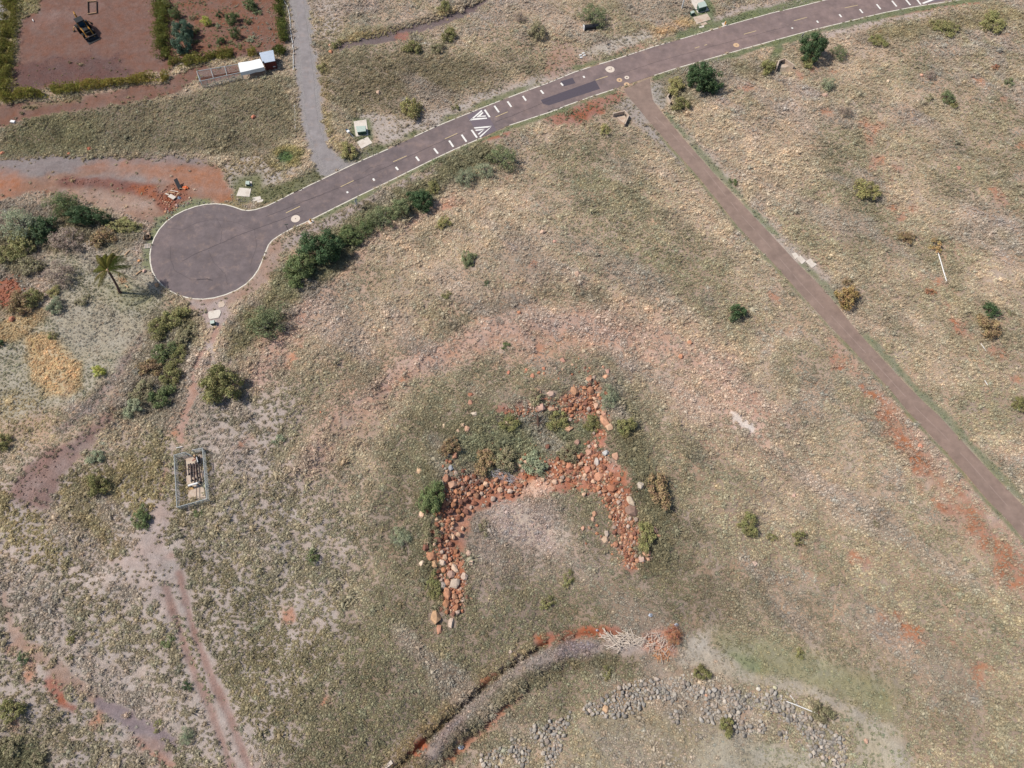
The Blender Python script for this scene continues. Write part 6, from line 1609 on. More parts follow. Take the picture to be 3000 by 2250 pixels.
pad('tr', [(500, 365), (1015, 290), (1100, 925), (590, 980)], 'pale concrete pad under the large cabinet by the gravel drive')
pad('tr', [(625, 1195), (1075, 985), (1262, 1240), (805, 1475)], 'bare tilted concrete pad in front of the large cabinet by the gravel drive')
cabinet('tr', [(585, 545), (985, 520), (1000, 745), (640, 790)], 1.05, 'large green cabinet with pale lid between gravel drive and road')
pad('tn', [(800, 20), (1180, -70), (1400, 340), (1045, 435)], 'concrete pad under the large cabinet at the top edge')
pad('tn', [(890, 570), (1340, 445), (1465, 640), (1005, 790)], 'largest bare pinkish pad below the cabinet at the top edge', mat='concrete_old')
pad('tn', [(1095, 785), (1305, 715), (1350, 785), (1150, 845)], 'small pink slab below the largest pad at the top edge', 0.07, 'concrete_old')
pad('tn', [(1060, 865), (1240, 812), (1255, 875), (1095, 912)], 'smallest pale slab nearest the road at the top edge', 0.05)
cabinet('tn', [(1040, 95), (1275, 25), (1352, 190), (1092, 262)], 1.25, 'large green cabinet with pale lid at the top edge')
cabinet('tn', [(805, 375), (905, 330), (955, 395), (845, 440)], 0.75, 'small green pedestal left of the top edge cabinet', base=0.02)
pad('bl', [(330, 765), (852, 790), (775, 1165), (195, 1125)], 'large square pad between dirt yard and road')
pad('bl', [(885, 1205), (1250, 1135), (1290, 1265), (920, 1390)], 'upper small slab of the overlapping pair by the road', 0.08)
pad('bl', [(1105, 1310), (1370, 1270), (1400, 1372), (1112, 1418)], 'lower small slab of the overlapping pair by the road', 0.05)
pad('bl', [(600, 480), (870, 480), (885, 705), (590, 690)], 'pad under the small cabinet near the dirt yard', 0.08)
cabinet('bl', [(600, 445), (768, 450), (762, 612), (580, 592)], 0.7, 'small cabinet with pale lid near the dirt yard', base=0.08)
pad('bx', [(330, 770), (400, 710), (850, 632), (930, 650), (962, 760), (900, 930), (840, 1020), (430, 1092), (350, 1000)], 'rounded pad just below the turning bulb')
pad('bx', [(850, 250), (1050, 200), (1110, 240), (1160, 380), (1080, 480), (880, 525), (820, 440)], 'small irregular pinkish pad touching the bulb rim', 0.06, 'concrete_old')
pad('bx', [(430, 1180), (740, 1160), (745, 1400), (560, 1475), (450, 1400)], 'pad under the green cabinet below the bulb', 0.06)
cabinet('bx', [(408, 1150), (630, 1108), (628, 1272), (425, 1315)], 0.75, 'small green cabinet below the turning bulb', top='pale_steel', base=0.06)
pad('k', [(540, 352), (568, 343), (592, 378), (565, 392)], 'upper left slab of the three beside the lane', 0.08)
pad('k', [(577, 388), (603, 363), (640, 405), (612, 428)], 'middle slab of the three beside the lane', 0.07)
pad('k', [(640, 408), (675, 388), (720, 432), (685, 456)], 'largest right slab of the three beside the lane', 0.09)


def hydrant(fr, quad, x, y, label, plabel):
    pad(fr, quad, plabel, 0.07, 'concrete', 'hydrant pads')
    p = P(fr, x, y, 0.07)
    t = empty('fire_hydrant', p, 0.4, label, 'hydrant', 'yellow hydrants')
    MB().lathe([(0.17, 0), (0.17, 0.05), (0.11, 0.06), (0.11, 0.52), (0.15, 0.53), (0.15, 0.58)], n=12).build('barrel', M['hydrant'], t)
    MB().lathe([(0.14, 0.583), (0.12, 0.68), (0.05, 0.74), (0.04, 0.8)], n=12).build('bonnet', M['hydrant'], t)
    for s in (-1, 1):
        MB().tube([(s * 0.1, 0, 0.42), (s * 0.24, 0, 0.42)], 0.065, 8).build('outlet', M['hydrant'], t)
    MB().tube([(0, -0.1, 0.36), (0, -0.26, 0.36)], 0.085, 8).build('outlet', M['hydrant'], t)


hydrant('hy', [(205, 885), (345, 815), (412, 910), (280, 992)], 315, 895, 'yellow hydrant on a pad near the neck of the bulb', 'small pad under the hydrant near the bulb neck')
hydrant('tn', [(1815, 750), (1950, 700), (1985, 840), (1870, 860)], 1925, 790, 'yellow hydrant on the upper road verge', 'small pad under the hydrant on the upper verge')


def headwall(fr, pts, h, label, th=0.24, apron=None):
    w = PS(fr, pts, h); c = sum(w, Vector()) / len(w)
    t = empty('culvert_headwall', (c.x, c.y, 0), 0, label, 'headwall', 'concrete culvert headwalls')
    q = [Vector((p.x - c.x, p.y - c.y, 0)) for p in w]
    for i in range(len(q) - 1):
        d = (q[i + 1] - q[i]); n = Vector((-d.y, d.x, 0)).normalized() * th / 2
        e = d.normalized() * (th * 0.45 if i < len(q) - 2 else 0)
        zz = h - 0.004 * i
        MB().prism([q[i] + n, q[i + 1] + e + n, q[i + 1] + e - n, q[i] - n], -0.5, zz).build('wall', M['concrete_old'], t)
    if apron:
        a = [Vector((p.x - c.x, p.y - c.y, 0)) for p in PS(fr, apron)]
        MB().prism(a, -0.4, 0.03).build('apron', M['concrete_old'], t)
        clear([p + Vector((c.x, c.y, 0)) for p in a], 0.0)
    clear(w, 0.4)
    mid = q[len(q) // 2].lerp(q[len(q) // 2 - 1], 0.5)
    d = (q[len(q) // 2] - q[len(q) // 2 - 1]).normalized(); n = Vector((d.y, -d.x, 0))
    if n.y > 0: n = -n
    MB().tube([mid + n * 0.0 + Vector((0, 0, h * 0.4)), mid + n * 0.2 + Vector((0, 0, h * 0.4))], 0.24, 12).build('pipe_mouth', M['dark_steel'], t)


headwall('ju', [(730, 1370), (985, 1312), (1068, 1420), (985, 1600)], 0.9, 'pinkish concrete headwall left of the lane mouth', apron=[(790, 1450), (985, 1400), (1010, 1500), (960, 1590)])
headwall('ju', [(2005, 870), (1925, 1000), (2000, 1130)], 0.8, 'small pale headwall below the large dark tree', apron=[(1940, 960), (2020, 980), (2010, 1120)])
headwall('hw', [(300, 1420), (385, 1150), (590, 1085), (920, 1310)], 0.95, 'angled grey headwall left of the upper right sign', apron=[(390, 1400), (470, 1270), (650, 1260), (760, 1330), (600, 1400)])


def post_sign(base, h, plates, label, facing, name='road_sign', pole='galv', pr=0.035, cat='sign'):
    t = empty(name, (base.x, base.y, gz(base.x, base.y)), facing, label, cat)
    MB().tube([(0, 0, -0.3), (0, 0, h)], pr, 8).build('post', M[pole], t)
    for k, (shape, z, s) in enumerate(plates):
        mb = MB()
        if shape == 'diamond': q = [(0, -s), (s, 0), (0, s), (-s, 0)]
        else: q = [(-s, -s * 0.8), (s, -s * 0.8), (s, s * 0.8), (-s, s * 0.8)]
        vs = [Vector((a, y, z + b)) for y in (0.04, 0.06) for a, b in q]
        mb.add(vs, [(0, 1, 2, 3), (7, 6, 5, 4)] + [(i, 4 + i, 4 + (i + 1) % 4, (i + 1) % 4) for i in range(4)])
        mb.build('sign_plate', M['pvc'], t)
    return t


post_sign(P('hy', 1702, 490), 2.7, [('diamond', 2.15, 0.52), ('square', 1.35, 0.3)], 'white backed double road sign on a post below the road', math.radians(68))
post_sign(P('hw', 1105, 520), 2.3, [('diamond', 1.9, 0.5)], 'white diamond road sign beside the dark tree', math.radians(35))
t = post_sign(P('m', 120, 328), 2.7, [], 'thin dark post at the neck of the bulb', 0.2, 'street_post', 'dark_steel', 0.04, 'post')
MB().box((0.12, 0, 2.62), (0.7, 0.03, 0.16)).build('name_plate', M['green_steel'], t)
p = P('tn', 530, 262)
t = empty('white_post', p, 0, 'tall thick white post cut by the top edge', 'post')
MB().tube([(0, 0, -0.3), (0, 0, 4.2)], 0.16, 10).build('shaft', M['pvc'], t)
MB().lathe([(0.2, 4.2), (0.2, 4.28), (0.05, 4.34)], n=10).build('cap', M['galv'], t)
# leaning white stand by the large cabinet
b0, b1 = P('tr', 535, 1022), P('tr', 300, 790, 1.0)
t = empty('leaning_stand', b0, 0, 'leaning white stand with a box beside the large cabinet', 'stand')
d = b1 - b0
MB().tube([(0, 0, -0.1), d], 0.07, 8).build('pole', M['pvc'], t)
MB().box(d + Vector((-.1, .12, .05)), (0.55, 0.6, 0.35), 0.7, bev=0.03).build('box', M['pvc'], t)
MB().box(d + Vector((-.42, .5, .08)), (0.5, 0.4, 0.3), 0.7, bev=0.03).build('cover', M['glass'], t)
# lying culvert pipe
a, b = P('ty', 560, 560, 0.6), P('ty', 1480, 430, 0.6)
t = empty('culvert_pipe', (a.x, a.y, 0), 0, 'dark pipe with white rim lying under the feathery bush', 'pipe')
a2, b2 = Vector((0, 0, 0.55)), Vector((b.x - a.x, b.y - a.y, 0.55))
n = 14
mb = MB().tube([a2.lerp(b2, k / n) for k in range(n + 1)], [0.52 + 0.05 * (k % 2) for k in range(n + 1)], 16, False)
mb.tube([b2.lerp(a2, k / 3) for k in range(4)], 0.44, 16, False)
mb.build('barrel', M['dark_steel'], t, True)
dv = (b2 - a2).normalized()
mb = MB(); ring = []
mb.tube([a2 - dv * 0.06, a2 + dv * 0.08], 0.6, 18, False); mb.tube([a2 + dv * 0.08, a2 - dv * 0.06], 0.42, 18, False)
k0 = len(mb.v)
for k in range(18):
    mb.f.append((k, (k + 1) % 18, 54 + (k + 1) % 18, 54 + k)); mb.m.append(0)
mb.build('rim', M['pvc'], t)
clear([a + Vector((-.6, -.6, 0)), b + Vector((.3, -.6, 0)), b + Vector((.3, .6, 0)), a + Vector((-.6, .6, 0))], 0)
# four white blocks
for x, y, r, l in [(1110, 440, 0.25, 'upper left of four white blocks above the road'), (1150, 560, 0.25, 'lower left of four white blocks above the road'), (1262, 345, 0.15, 'upper right of four white blocks above the road'), (1315, 450, 0.3, 'lower right of four white blocks above the road')]:
    p = P('wb', x, y)
    o = MB().box((0, 0, 0.1), (0.62, 0.32, 0.24), bev=0.03).build('white_block', M['pvc'])
    o.location = (p.x, p.y, gz(p.x, p.y)); o.rotation_euler = (0, 0, r)
    tag(o, l, 'block', 'white blocks above the road')


# ------------------------------------------------------------------ shed, canopy and wire pen
HS_ = 2.15
rq = PS('sh', [(1468, 180), (1770, 120), (1815, 352), (1545, 405)], HS_); c = sum(rq, Vector()) / 4
t = empty('shed', (c.x, c.y, 0), 0, 'small dark red shed with pale blue metal roof', 'shed')
q = [Vector((p.x - c.x, p.y - c.y, 0)) for p in rq]
wq = [p * 0.9 for p in q]
MB().prism(wq, 0.0, HS_ - 0.09).build('walls', M['red_wall'], t)
lo = sorted(wq, key=lambda p: p.y)[:2]; lo.sort(key=lambda p: p.x)
dd = (lo[1] - lo[0]); nn = Vector((dd.y, -dd.x, 0)).normalized() * 0.03
for k in range(9):                                                   # boards of the near wall
    s0, s1 = lo[0].lerp(lo[1], k / 9 + 0.006), lo[0].lerp(lo[1], (k + 1) / 9 - 0.006)
    vs = [s0, s1, s1 + Vector((0, 0, HS_ - .12)), s0 + Vector((0, 0, HS_ - .12))]
    MB().add([v + nn * f for f in (0.1, 1.0) for v in vs], [(4, 5, 6, 7), (0, 1, 5, 4), (1, 2, 6, 5), (2, 3, 7, 6), (3, 0, 4, 7)]).build('board', M['red_wall'], t)
hp = lo[0].lerp(lo[1], 0.8) + nn * 2
MB().box(hp + Vector((0, 0, 0.7)), (0.5, 0.05, 0.18), math.atan2(dd.y, dd.x)).build('window', M['pvc'], t)
roof = MB().prism(q, HS_ - 0.085, HS_ - 0.02).build('roof', M['roof'], t)
e0 = q[0]; ex = q[1] - q[0]; ey = q[3] - q[0]
for k in range(12):
    a = e0 + ex * (k + 0.5) / 12
    b = q[3] + (q[2] - q[3]) * (k + 0.5) / 12
    MB().tube([a + Vector((0, 0, HS_ - .018)), b + Vector((0, 0, HS_ - .018))], 0.028, 4).build('roof_rib', M['roof'], roof)
MB().box(q[3] * 0.88 + Vector((0, 0, HS_ + 0.04)), (0.35, 0.3, 0.16), 0.3).build('vent', M['dark_steel'], roof)
clear(rq, 0.0)

HC = 1.9
cq = PS('sh', [(1015, 400), (1492, 312), (1576, 486), (1062, 605)], HC); c = sum(cq, Vector()) / 4
t = empty('tarp_canopy', (c.x, c.y, 0), 0, 'white tarp canopy between shed and wire pen', 'canopy')
q = [Vector((p.x - c.x, p.y - c.y, 0)) for p in cq]
mb = MB(); N_ = 8; vs = []
for i in range(N_ + 1):
    for j in range(N_ + 1):
        u, v = i / N_, j / N_
        p = q[0].lerp(q[1], u).lerp(q[3].lerp(q[2], u), v)
        vs.append(p + Vector((0, 0, HC + 0.16 * math.sin(math.pi * v) - 0.06 * math.sin(math.pi * u) + 0.03 * math.sin(9 * u + 4 * v))))
mb.add(vs, [(i * (N_ + 1) + j, i * (N_ + 1) + j + 1, (i + 1) * (N_ + 1) + j + 1, (i + 1) * (N_ + 1) + j) for i in range(N_) for j in range(N_)])
mb.build('tarp', M['tarp'], t, True)
mb = MB(); vs = []
for i in range(9):
    p = q[3].lerp(q[2], i / 8)
    vs += [p + Vector((0, 0, HC - 0.02)), p + Vector((0.02 * math.sin(i * 2), -0.05, HC - 0.85 + 0.06 * math.sin(i * 1.7)))]
mb.add(vs, [(2 * i, 2 * i + 1, 2 * i + 3, 2 * i + 2) for i in range(8)])
mb.build('side_curtain', M['tarp'], t, True)
for p in q:
    MB().tube([p * 0.97 + Vector((0, 0, -0.2)), p * 0.97 + Vector((0, 0, HC - 0.05))], 0.04, 6).build('leg', M['galv'], t)
clear(cq, 0.0)


def wire_panel(name, a, b, z0, z1, parent, step=0.11, r=0.009):
    """woven wire between two posts: two families of slanting wires"""
    d = b - a; L = Vector((d.x, d.y, 0)).length; H = z1 - z0
    mb = MB()
    for s in (-1, 1):
        k = -H
        while k < L:
            x0, x1 = k, k + H
            t0 = max(0.0, -x0 / H) if x0 < 0 else 0.0
            t1 = min(1.0, (L - x0) / H)
            if t1 > t0:
                za, zb = (z0 + t0 * H, z0 + t1 * H) if s > 0 else (z1 - t0 * H, z1 - t1 * H)
                p = a + d * ((x0 + t0 * H) / L); q_ = a + d * ((x0 + t1 * H) / L)
                mb.tube([(p.x, p.y, za), (q_.x, q_.y, zb)], r, 3, False)
            k += step * 1.414
    return mb.build(name, M['galv'], parent)


HPN = 1.75
pq = PS('sh', [(120, 580), (1018, 427), (1062, 607), (187, 797)], HPN); c = sum(pq, Vector()) / 4
t = empty('wire_pen', (c.x, c.y, 0), 0, 'long empty pen of steel tubes and wire beside the canopy', 'pen')
q = [Vector((p.x - c.x, p.y - c.y, 0)) for p in pq]
up = Vector((0, 0, HPN))
cols = [0.0, 0.335, 0.67, 1.0]
for i, f in enumerate(cols):
    a, b = q[0].lerp(q[1], f), q[3].lerp(q[2], f)
    for p in (a, b):
        MB().tube([p + Vector((0, 0, -0.2)), p + up], 0.06, 6).build('post', M['galv'], t)
    MB().tube([a + up, b + up], 0.06, 6).build('rail', M['galv'], t)
for a, b in ((q[0], q[1]), (q[3], q[2])):
    MB().tube([a + up + Vector((0, 0, .002)), b + up + Vector((0, 0, .002))], 0.07, 6).build('rail', M['galv'], t)
    MB().tube([a + Vector((0, 0, .12)), b + Vector((0, 0, .12))], 0.025, 6).build('rail', M['galv'], t)
wire_panel('wire_mesh', q[0], q[1], 0.05, HPN, t); wire_panel('wire_mesh', q[0], q[3], 0.05, HPN, t); wire_panel('wire_mesh', q[3], q[2], 0.05, HPN, t)
# timber frames in the fields
for fr, quad, l in [('a', [(630, 8), (692, 4), (694, 88), (632, 98)], 'timber bed frame at the top of the brown field'), ('a', [(1258, 398), (1352, 384), (1360, 422), (1264, 434)], 'timber bed frame in the corner of the orchard')]:
    w = PS(fr, quad, 0.3); c = sum(w, Vector()) / 4
    t = empty('bed_frame', (c.x, c.y, 0), 0, l, 'frame', 'timber bed frames')
    q = [Vector((p.x - c.x, p.y - c.y, 0)) for p in w]
    for i in range(4):
        a, b = q[i], q[(i + 1) % 4]; d = (b - a).normalized(); n = Vector((-d.y, d.x, 0)) * 0.06
        MB().prism([a + n + d * .07, b + n - d * .07, b - n - d * .07, a - n + d * .07], -0.05, 0.3).build('board', M['wood_dark'] if fr == 'a' and i % 2 else M['wood'], t)
        MB().box(a + Vector((0, 0, 0.15)), (0.12, 0.12, 0.4)).build('corner_post', M['wood'], t)
p = G('sh', 150, 245)
o = MB().box((0, 0, 0.2), (1.1, 0.6, 0.4), bev=0.04).build('wooden_box', M['wood']); o.location = p; o.rotation_euler = (0, 0, .05)
tag(o, 'pale wooden box beside the orchard hedge', 'box')
p = G('a', 98, 882)
o = MB().box((0, 0, 0.2), (1.0, 0.6, 0.4), bev=0.04).build('white_box', M['pvc']); o.location = p; o.rotation_euler = (0, 0, -.2)
tag(o, 'pale box at the left edge of the upper grass field', 'box')
# white poly pipe lying along the gravel drive
for pts, l in [([(130, 10), (180, 90), (203, 200), (212, 330), (222, 440), (240, 530)], 'white pipe lying beside the upper gravel drive'), ([(240, 550), (250, 620), (247, 740), (248, 860)], 'white pipe lying beside the shed end of the gravel drive'), ([(262, 1280), (268, 1400), (272, 1500), (270, 1580)], 'thin white pipe lying beside the middle of the gravel drive')]:
    w = [G('gr', *p_, 0.16) for p_ in pts]
    o = MB().tube(rel(wig(w, 0.05, 4, len(pts)), w[0]), 0.075 if 'thin' not in l else 0.045, 6).build('lying_pipe', M['pvc']); o.location = w[0]
    tag(o, l, 'pipe', 'white pipes on the ground')
for fr, pts, r, l in [('k', [(1583, 330), (1610, 420), (1630, 490), (1650, 555)], 0.09, 'long white pipe lying on the slope at the right'), ('k', [(1898, 1003), (1918, 1030), (1936, 1056)], 0.05, 'short thin white pipe below the brown bush at the right'), ('k', [(1922, 1263), (1946, 1300)], 0.06, 'shortest white pipe near the right edge'),
                      ('j', [(1390, 705), (1470, 735), (1545, 765), (1640, 805)], 0.075, 'white pipe lying above the grey stones'), ('j', [(1420, 655), (1460, 705)], 0.05, 'short grey-white pipe left of the pipe above the stones'), ('e', [(345, 850), (372, 888)], 0.06, 'short white pipe in the scrub left of the lawn'),
                      ('en', [(275, 242), (402, 215)], 0.07, 'white bar lying outside the pump yard gate'), ('a', [(238, 145), (246, 160)], 0.09, 'white stick on the brown field')]:
    w = [G(fr, *p_, 0.22 if r > 0.06 else 0.15) for p_ in pts]
    o = MB().tube(rel(w, w[0]), r, 8).build('lying_pipe', M['pvc']); o.location = w[0]
    tag(o, l, 'pipe', 'white pipes on the ground')

# ------------------------------------------------------------------ backhoe loader
p = P('ex', 830, 800)
dirn = (P('ex', 1080, 1150) - P('ex', 600, 560)); ang = math.atan2(dirn.y, dirn.x)
t = empty('backhoe_loader', (p.x + 0.4, p.y - 0.6, 0), ang, 'yellow and black backhoe loader parked on the brown field', 'loader')
def B(name, c, s, m, par=t, bev=0.05): return MB().box(c, s, bev=bev).build(name, M[m], par)
B('chassis', (0.0, 0, 0.85), (3.4, 0.9, 0.5), 'black'); B('hood', (1.05, 0, 1.35), (1.5, 0.95, 0.62), 'black', bev=0.1)
cab = B('cab', (-0.45, 0, 1.75), (1.35, 1.35, 1.5), 'glass', bev=0.12); B('cab_roof', (-0.45, 0, 2.56), (1.55, 1.5, 0.12), 'black', cab)
for sx in (-1.08, 0.18):
    for sy in (-0.66, 0.66): MB().box((sx, sy, 1.75), (0.1, 0.1, 1.5)).build('cab_pillar', M['yellow'], cab)
B('exhaust', (1.3, 0.25, 1.95), (0.1, 0.1, 0.6), 'black', bev=0.02)
for x, r, w in ((1.35, 0.55, 0.36), (-0.9, 0.8, 0.48)):
    for sy in (-1, 1):
        wh = MB().tube([(x, sy * (1.0 - w / 2), r), (x, sy * (1.0 + w / 2), r)], r, 16).build('wheel', M['black'], t)
        MB().tube([(x, sy * (1.0 + w / 2 - .02), r), (x, sy * (1.0 + w / 2 + .03), r)], r * 0.52, 12).build('rim', M['yellow'], wh)
for sy in (-0.62, 0.62):
    MB().tube([(0.5, sy, 1.55), (1.6, sy, 1.45), (2.35, sy, 0.7), (2.6, sy, 0.45)], 0.11, 6).build('loader_arm', M['yellow'], t)
mb = MB()
prof = [(2.6, 0.08), (3.35, 0.06), (3.38, 0.1), (2.75, 0.16), (2.55, 0.45), (2.72, 0.85), (2.62, 0.88), (2.42, 0.45)]
vs = [Vector((x, y, z)) for y in (-1.15, 1.15) for x, z in prof]
k = len(prof)
mb.add(vs, [tuple(range(k)), tuple(range(2 * k - 1, k - 1, -1))] + [(i, k + i, k + (i + 1) % k, (i + 1) % k) for i in range(k)])
mb.build('bucket', M['dark_steel'], t)
B('swing_post', (-1.75, 0, 0.95), (0.35, 0.5, 0.9), 'yellow')
MB().tube([(-1.85, 0, 1.2), (-2.5, 0.1, 2.5), (-3.0, 0.15, 2.6)], [0.2, 0.17, 0.14], 6).build('boom', M['yellow'], t)
MB().tube([(-3.0, 0.15, 2.6), (-3.5, 0.2, 1.6), (-3.35, 0.2, 0.9)], [0.15, 0.13, 0.1], 6).build('stick', M['yellow'], t)
MB().box((-3.15, 0.2, 0.6), (0.6, 0.6, 0.55), 0.2, bev=0.08).build('digging_bucket', M['black'], t)
for sy in (-1, 1):
    MB().tube([(-1.75, sy * 0.4, 0.9), (-1.95, sy * 1.45, 0.7), (-1.95, sy * 1.75, 0.12)], 0.1, 6).build('stabiliser', M['yellow'], t)
    MB().box((-1.95, sy * 1.75, 0.07), (0.45, 0.4, 0.1)).build('stabiliser_foot', M['black'], t)
B('counterweight', (1.95, 0, 1.05), (0.3, 0.9, 0.6), 'black')
t.scale = (1.18, 1.18, 1.18)

# ------------------------------------------------------------------ fenced pump yard
HF = 1.4
fx = {'nw': (215, 385), 'g0': (440, 325), 'g1': (595, 280), 'ne': (815, 235), 'se': (905, 1310), 'sw': (275, 1485)}
W = {k: P('en', *v, HF) for k, v in fx.items()}
c = (W['nw'] + W['se']) / 2
t = empty('chain_link_fence', (c.x, c.y, 0), 0, 'grey chain-link fence round the pump yard', 'fence')
W = {k: Vector((v.x - c.x, v.y - c.y, 0)) for k, v in W.items()}
def fz(p): return gz(p.x + c.x, p.y + c.y)
runs = [('nw', 'g0', 1), ('g1', 'ne', 1), ('ne', 'se', 4), ('se', 'sw', 2), ('sw', 'nw', 4)]
for a, b, n in runs:
    for k in range(n + (1 if b in ('g0', 'ne') and a != 'ne' else 0)):
        p_ = W[a].lerp(W[b], k / n)
        MB().tube([p_ + Vector((0, 0, -0.3)), p_ + Vector((0, 0, HF + 0.04))], 0.06, 6).build('post', M['galv'], t)
    MB().tube([W[a] + Vector((0, 0, HF)), W[b] + Vector((0, 0, HF))], 0.06, 6).build('top_rail', M['galv'], t)
    wire_panel('wire_mesh', W[a], W[b], 0.02, HF - 0.01, t, 0.09, 0.009)
gd = Vector((W['g1'] - W['g0'])); gl = gd.length; g2 = W['g0'] + Vector((gl * 0.95, -gl * 0.42, 0))
for z in (0.15, HF - 0.05): MB().tube([W['g0'] + Vector((.06, 0, z)), g2 + Vector((0, 0, z))], 0.03, 6).build('gate_rail', M['galv'], t)
MB().tube([g2 + Vector((0, 0, 0.12)), g2 + Vector((0, 0, HF))], 0.035, 6).build('gate_stile', M['galv'], t)
wire_panel('gate_mesh', W['g0'] + Vector((.06, 0, 0)), g2, 0.15, HF - 0.05, t, 0.07, 0.006)
pq = [(440, 470), (745, 395), (885, 1275), (530, 1325)]
pad('en', pq, 'pinkish concrete slab under the pump station', 0.12, 'concrete_old', None)
w = PS('en', pq); c2 = sum(w, Vector()) / 4
t = empty('pump_station', (c2.x, c2.y, 0.12), 0, 'dark pipes and white tank of the pump station inside the fence', 'pump')
def E(x, y, z): return P('en', x, y, z + 0.12) - Vector((c2.x, c2.y, 0.12))
for k, (pts, r) in enumerate([([(520, 575), (530, 810)], 0.11), ([(562, 560), (575, 800), (590, 960)], 0.12), ([(622, 560), (640, 780), (660, 945)], 0.12), ([(672, 540), (690, 780), (722, 900)], 0.13), ([(735, 590), (765, 800), (795, 940)], 0.07), ([(690, 1040), (690, 1260)], 0.05), ([(585, 850), (650, 840)], 0.08), ([(505, 590), (740, 575)], 0.09)]):
    w_ = [E(x, y, 0.45) for x, y in pts]
    MB().tube(w_, r, 10).build('pipe', M['rust_pipe'], t)
    if r > 0.1:
        for f in (0.08, 0.5, 0.92):
            m0 = w_[0].lerp(w_[-1], f); dv = (w_[-1] - w_[0]).normalized()
            MB().tube([m0 - dv * .05, m0 + dv * .05], r * 1.6, 12).build('flange', M['dark_steel'], t)
        for f in (0.2, 0.85):
            m0 = w_[0].lerp(w_[-1], f)
            MB().box((m0.x, m0.y, 0.2), (0.16, 0.2, 0.4)).build('pipe_stand', M['concrete_old'], t)
MB().tube([E(515, 1032, 0.75), E(718, 975, 0.75)], 0.17, 12).build('white_tank', M['pvc'], t)
for f in (0.15, 0.85):
    m0 = E(515, 1032, 0.75).lerp(E(718, 975, 0.75), f); MB().box((m0.x, m0.y, 0.3), (0.12, 0.2, 0.6)).build('tank_stand', M['dark_steel'], t)
MB().tube([E(700, 400, 0.5), E(705, 440, 0.55), E(735, 540, 0.55), E(745, 575, 0.5)], [0.1, 0.28, 0.28, 0.1], 12).build('pressure_vessel', M['dark_steel'], t)
MB().tube([E(690, 425, 0.85), E(718, 535, 0.85)], 0.06, 6).build('vessel_highlight', M['pvc'], t)  # white rod standing in for the highlight along the vessel
MB().lathe([(0.25, 0), (0.25, 0.35), (0.2, 0.4), (0.08, 0.42)], E(768, 965, 0), 14).build('motor', M['dark_steel'], t)
MB().lathe([(0.14, 0), (0.14, 0.3), (0.06, 0.34)], E(715, 1030, 0), 10).build('valve', M['pvc'], t)
RED = simple('red_paint', (176, 96, 84), 0.6, 0.1)
for k in range(4):
    a, b = E(600 + 26 * k, 515 - 14 * k, 0.35), E(618 + 26 * k, 480 - 14 * k, 0.45)
    MB().tube([a, b], 0.06, 8).build('valve_wheel', RED, t)
MB().box(E(655, 415, 0.3), (0.35, 0.4, 0.7), 0.2, bev=0.03).build('control_box', M['wood'], t)
MB().box(E(575, 1085, 0.01), (0.9, 0.5, 0.04), 0.2).build('rusty_plate', simple('rust', (178, 140, 92), 0.9, 0.2), t)
MB().tube([E(440, 480, 0.1), E(470, 820, 0.1)], 0.05, 6).build('pipe', M['rust_pipe'], t)
lay(sstep(-.3, .3, sd_poly(PS('en', [(330, 560), (440, 560), (520, 1300), (330, 1420)]))), None, 0.95, (150, 138, 72), 0.9)
lay(sstep(-.3, .3, sd_poly(PS('en', [(880, 330), (960, 300), (980, 900), (920, 900)]))), None, 0.9, (140, 130, 70), 0.9)

# ------------------------------------------------------------------ coconut palm
base = P('pa', 1005, 1125)
top = P('pa', 705, 585, 6.3)
t = empty('palm_tree', base, 0, 'coconut palm with feathery fronds beside the turning bulb', 'palm')
tp = top - base
path = [Vector((0, 0, -0.2)), Vector((0.02, 0.02, 0.4)), tp * 0.33 + Vector((0.12, -.05, 0)), tp * 0.66 + Vector((0.10, -.03, 0)), tp]
MB().tube(path, [0.34, 0.26, 0.2, 0.18, 0.2], 10).build('trunk', M['palm_trunk'], t, True)
for k in range(14):
    m0 = Vector((0, 0, 0)).lerp(tp, 0.1 + k * 0.06) + Vector((0.1 * math.sin(math.pi * (0.1 + k * .06)), -.04, 0))
    MB().tube([m0 - tp.normalized() * .03, m0 + tp.normalized() * .03], 0.215, 8).build('leaf_scar', M['bark'], t)
fr_ = random.Random(8)
FG = [(112, 120, 52), (128, 130, 58), (140, 132, 64), (96, 108, 48)]
FM = [tuft_mat('palm_leaf_%d' % i, 'GEOMETRY', 'none') for i in range(4)]
for i, m_ in enumerate(FM):
    nt = m_.node_tree
    a_ = [n for n in nt.nodes if n.type == 'ATTRIBUTE' and n.attribute_name == 'none'][0]
    for l_ in list(a_.outputs['Color'].links):
        to = l_.to_socket; nt.links.remove(l_); rg_ = node(nt, 'ShaderNodeRGB'); rg_.outputs[0].default_value = rgba(FG[i]); nt.links.new(rg_.outputs[0], to)
angs = [95, 115, 75, 60, 130, 100, 85, 45, 140, 172, 195, 25, 355, 35, 235, 110, 70, 90, 125, 82, 104]
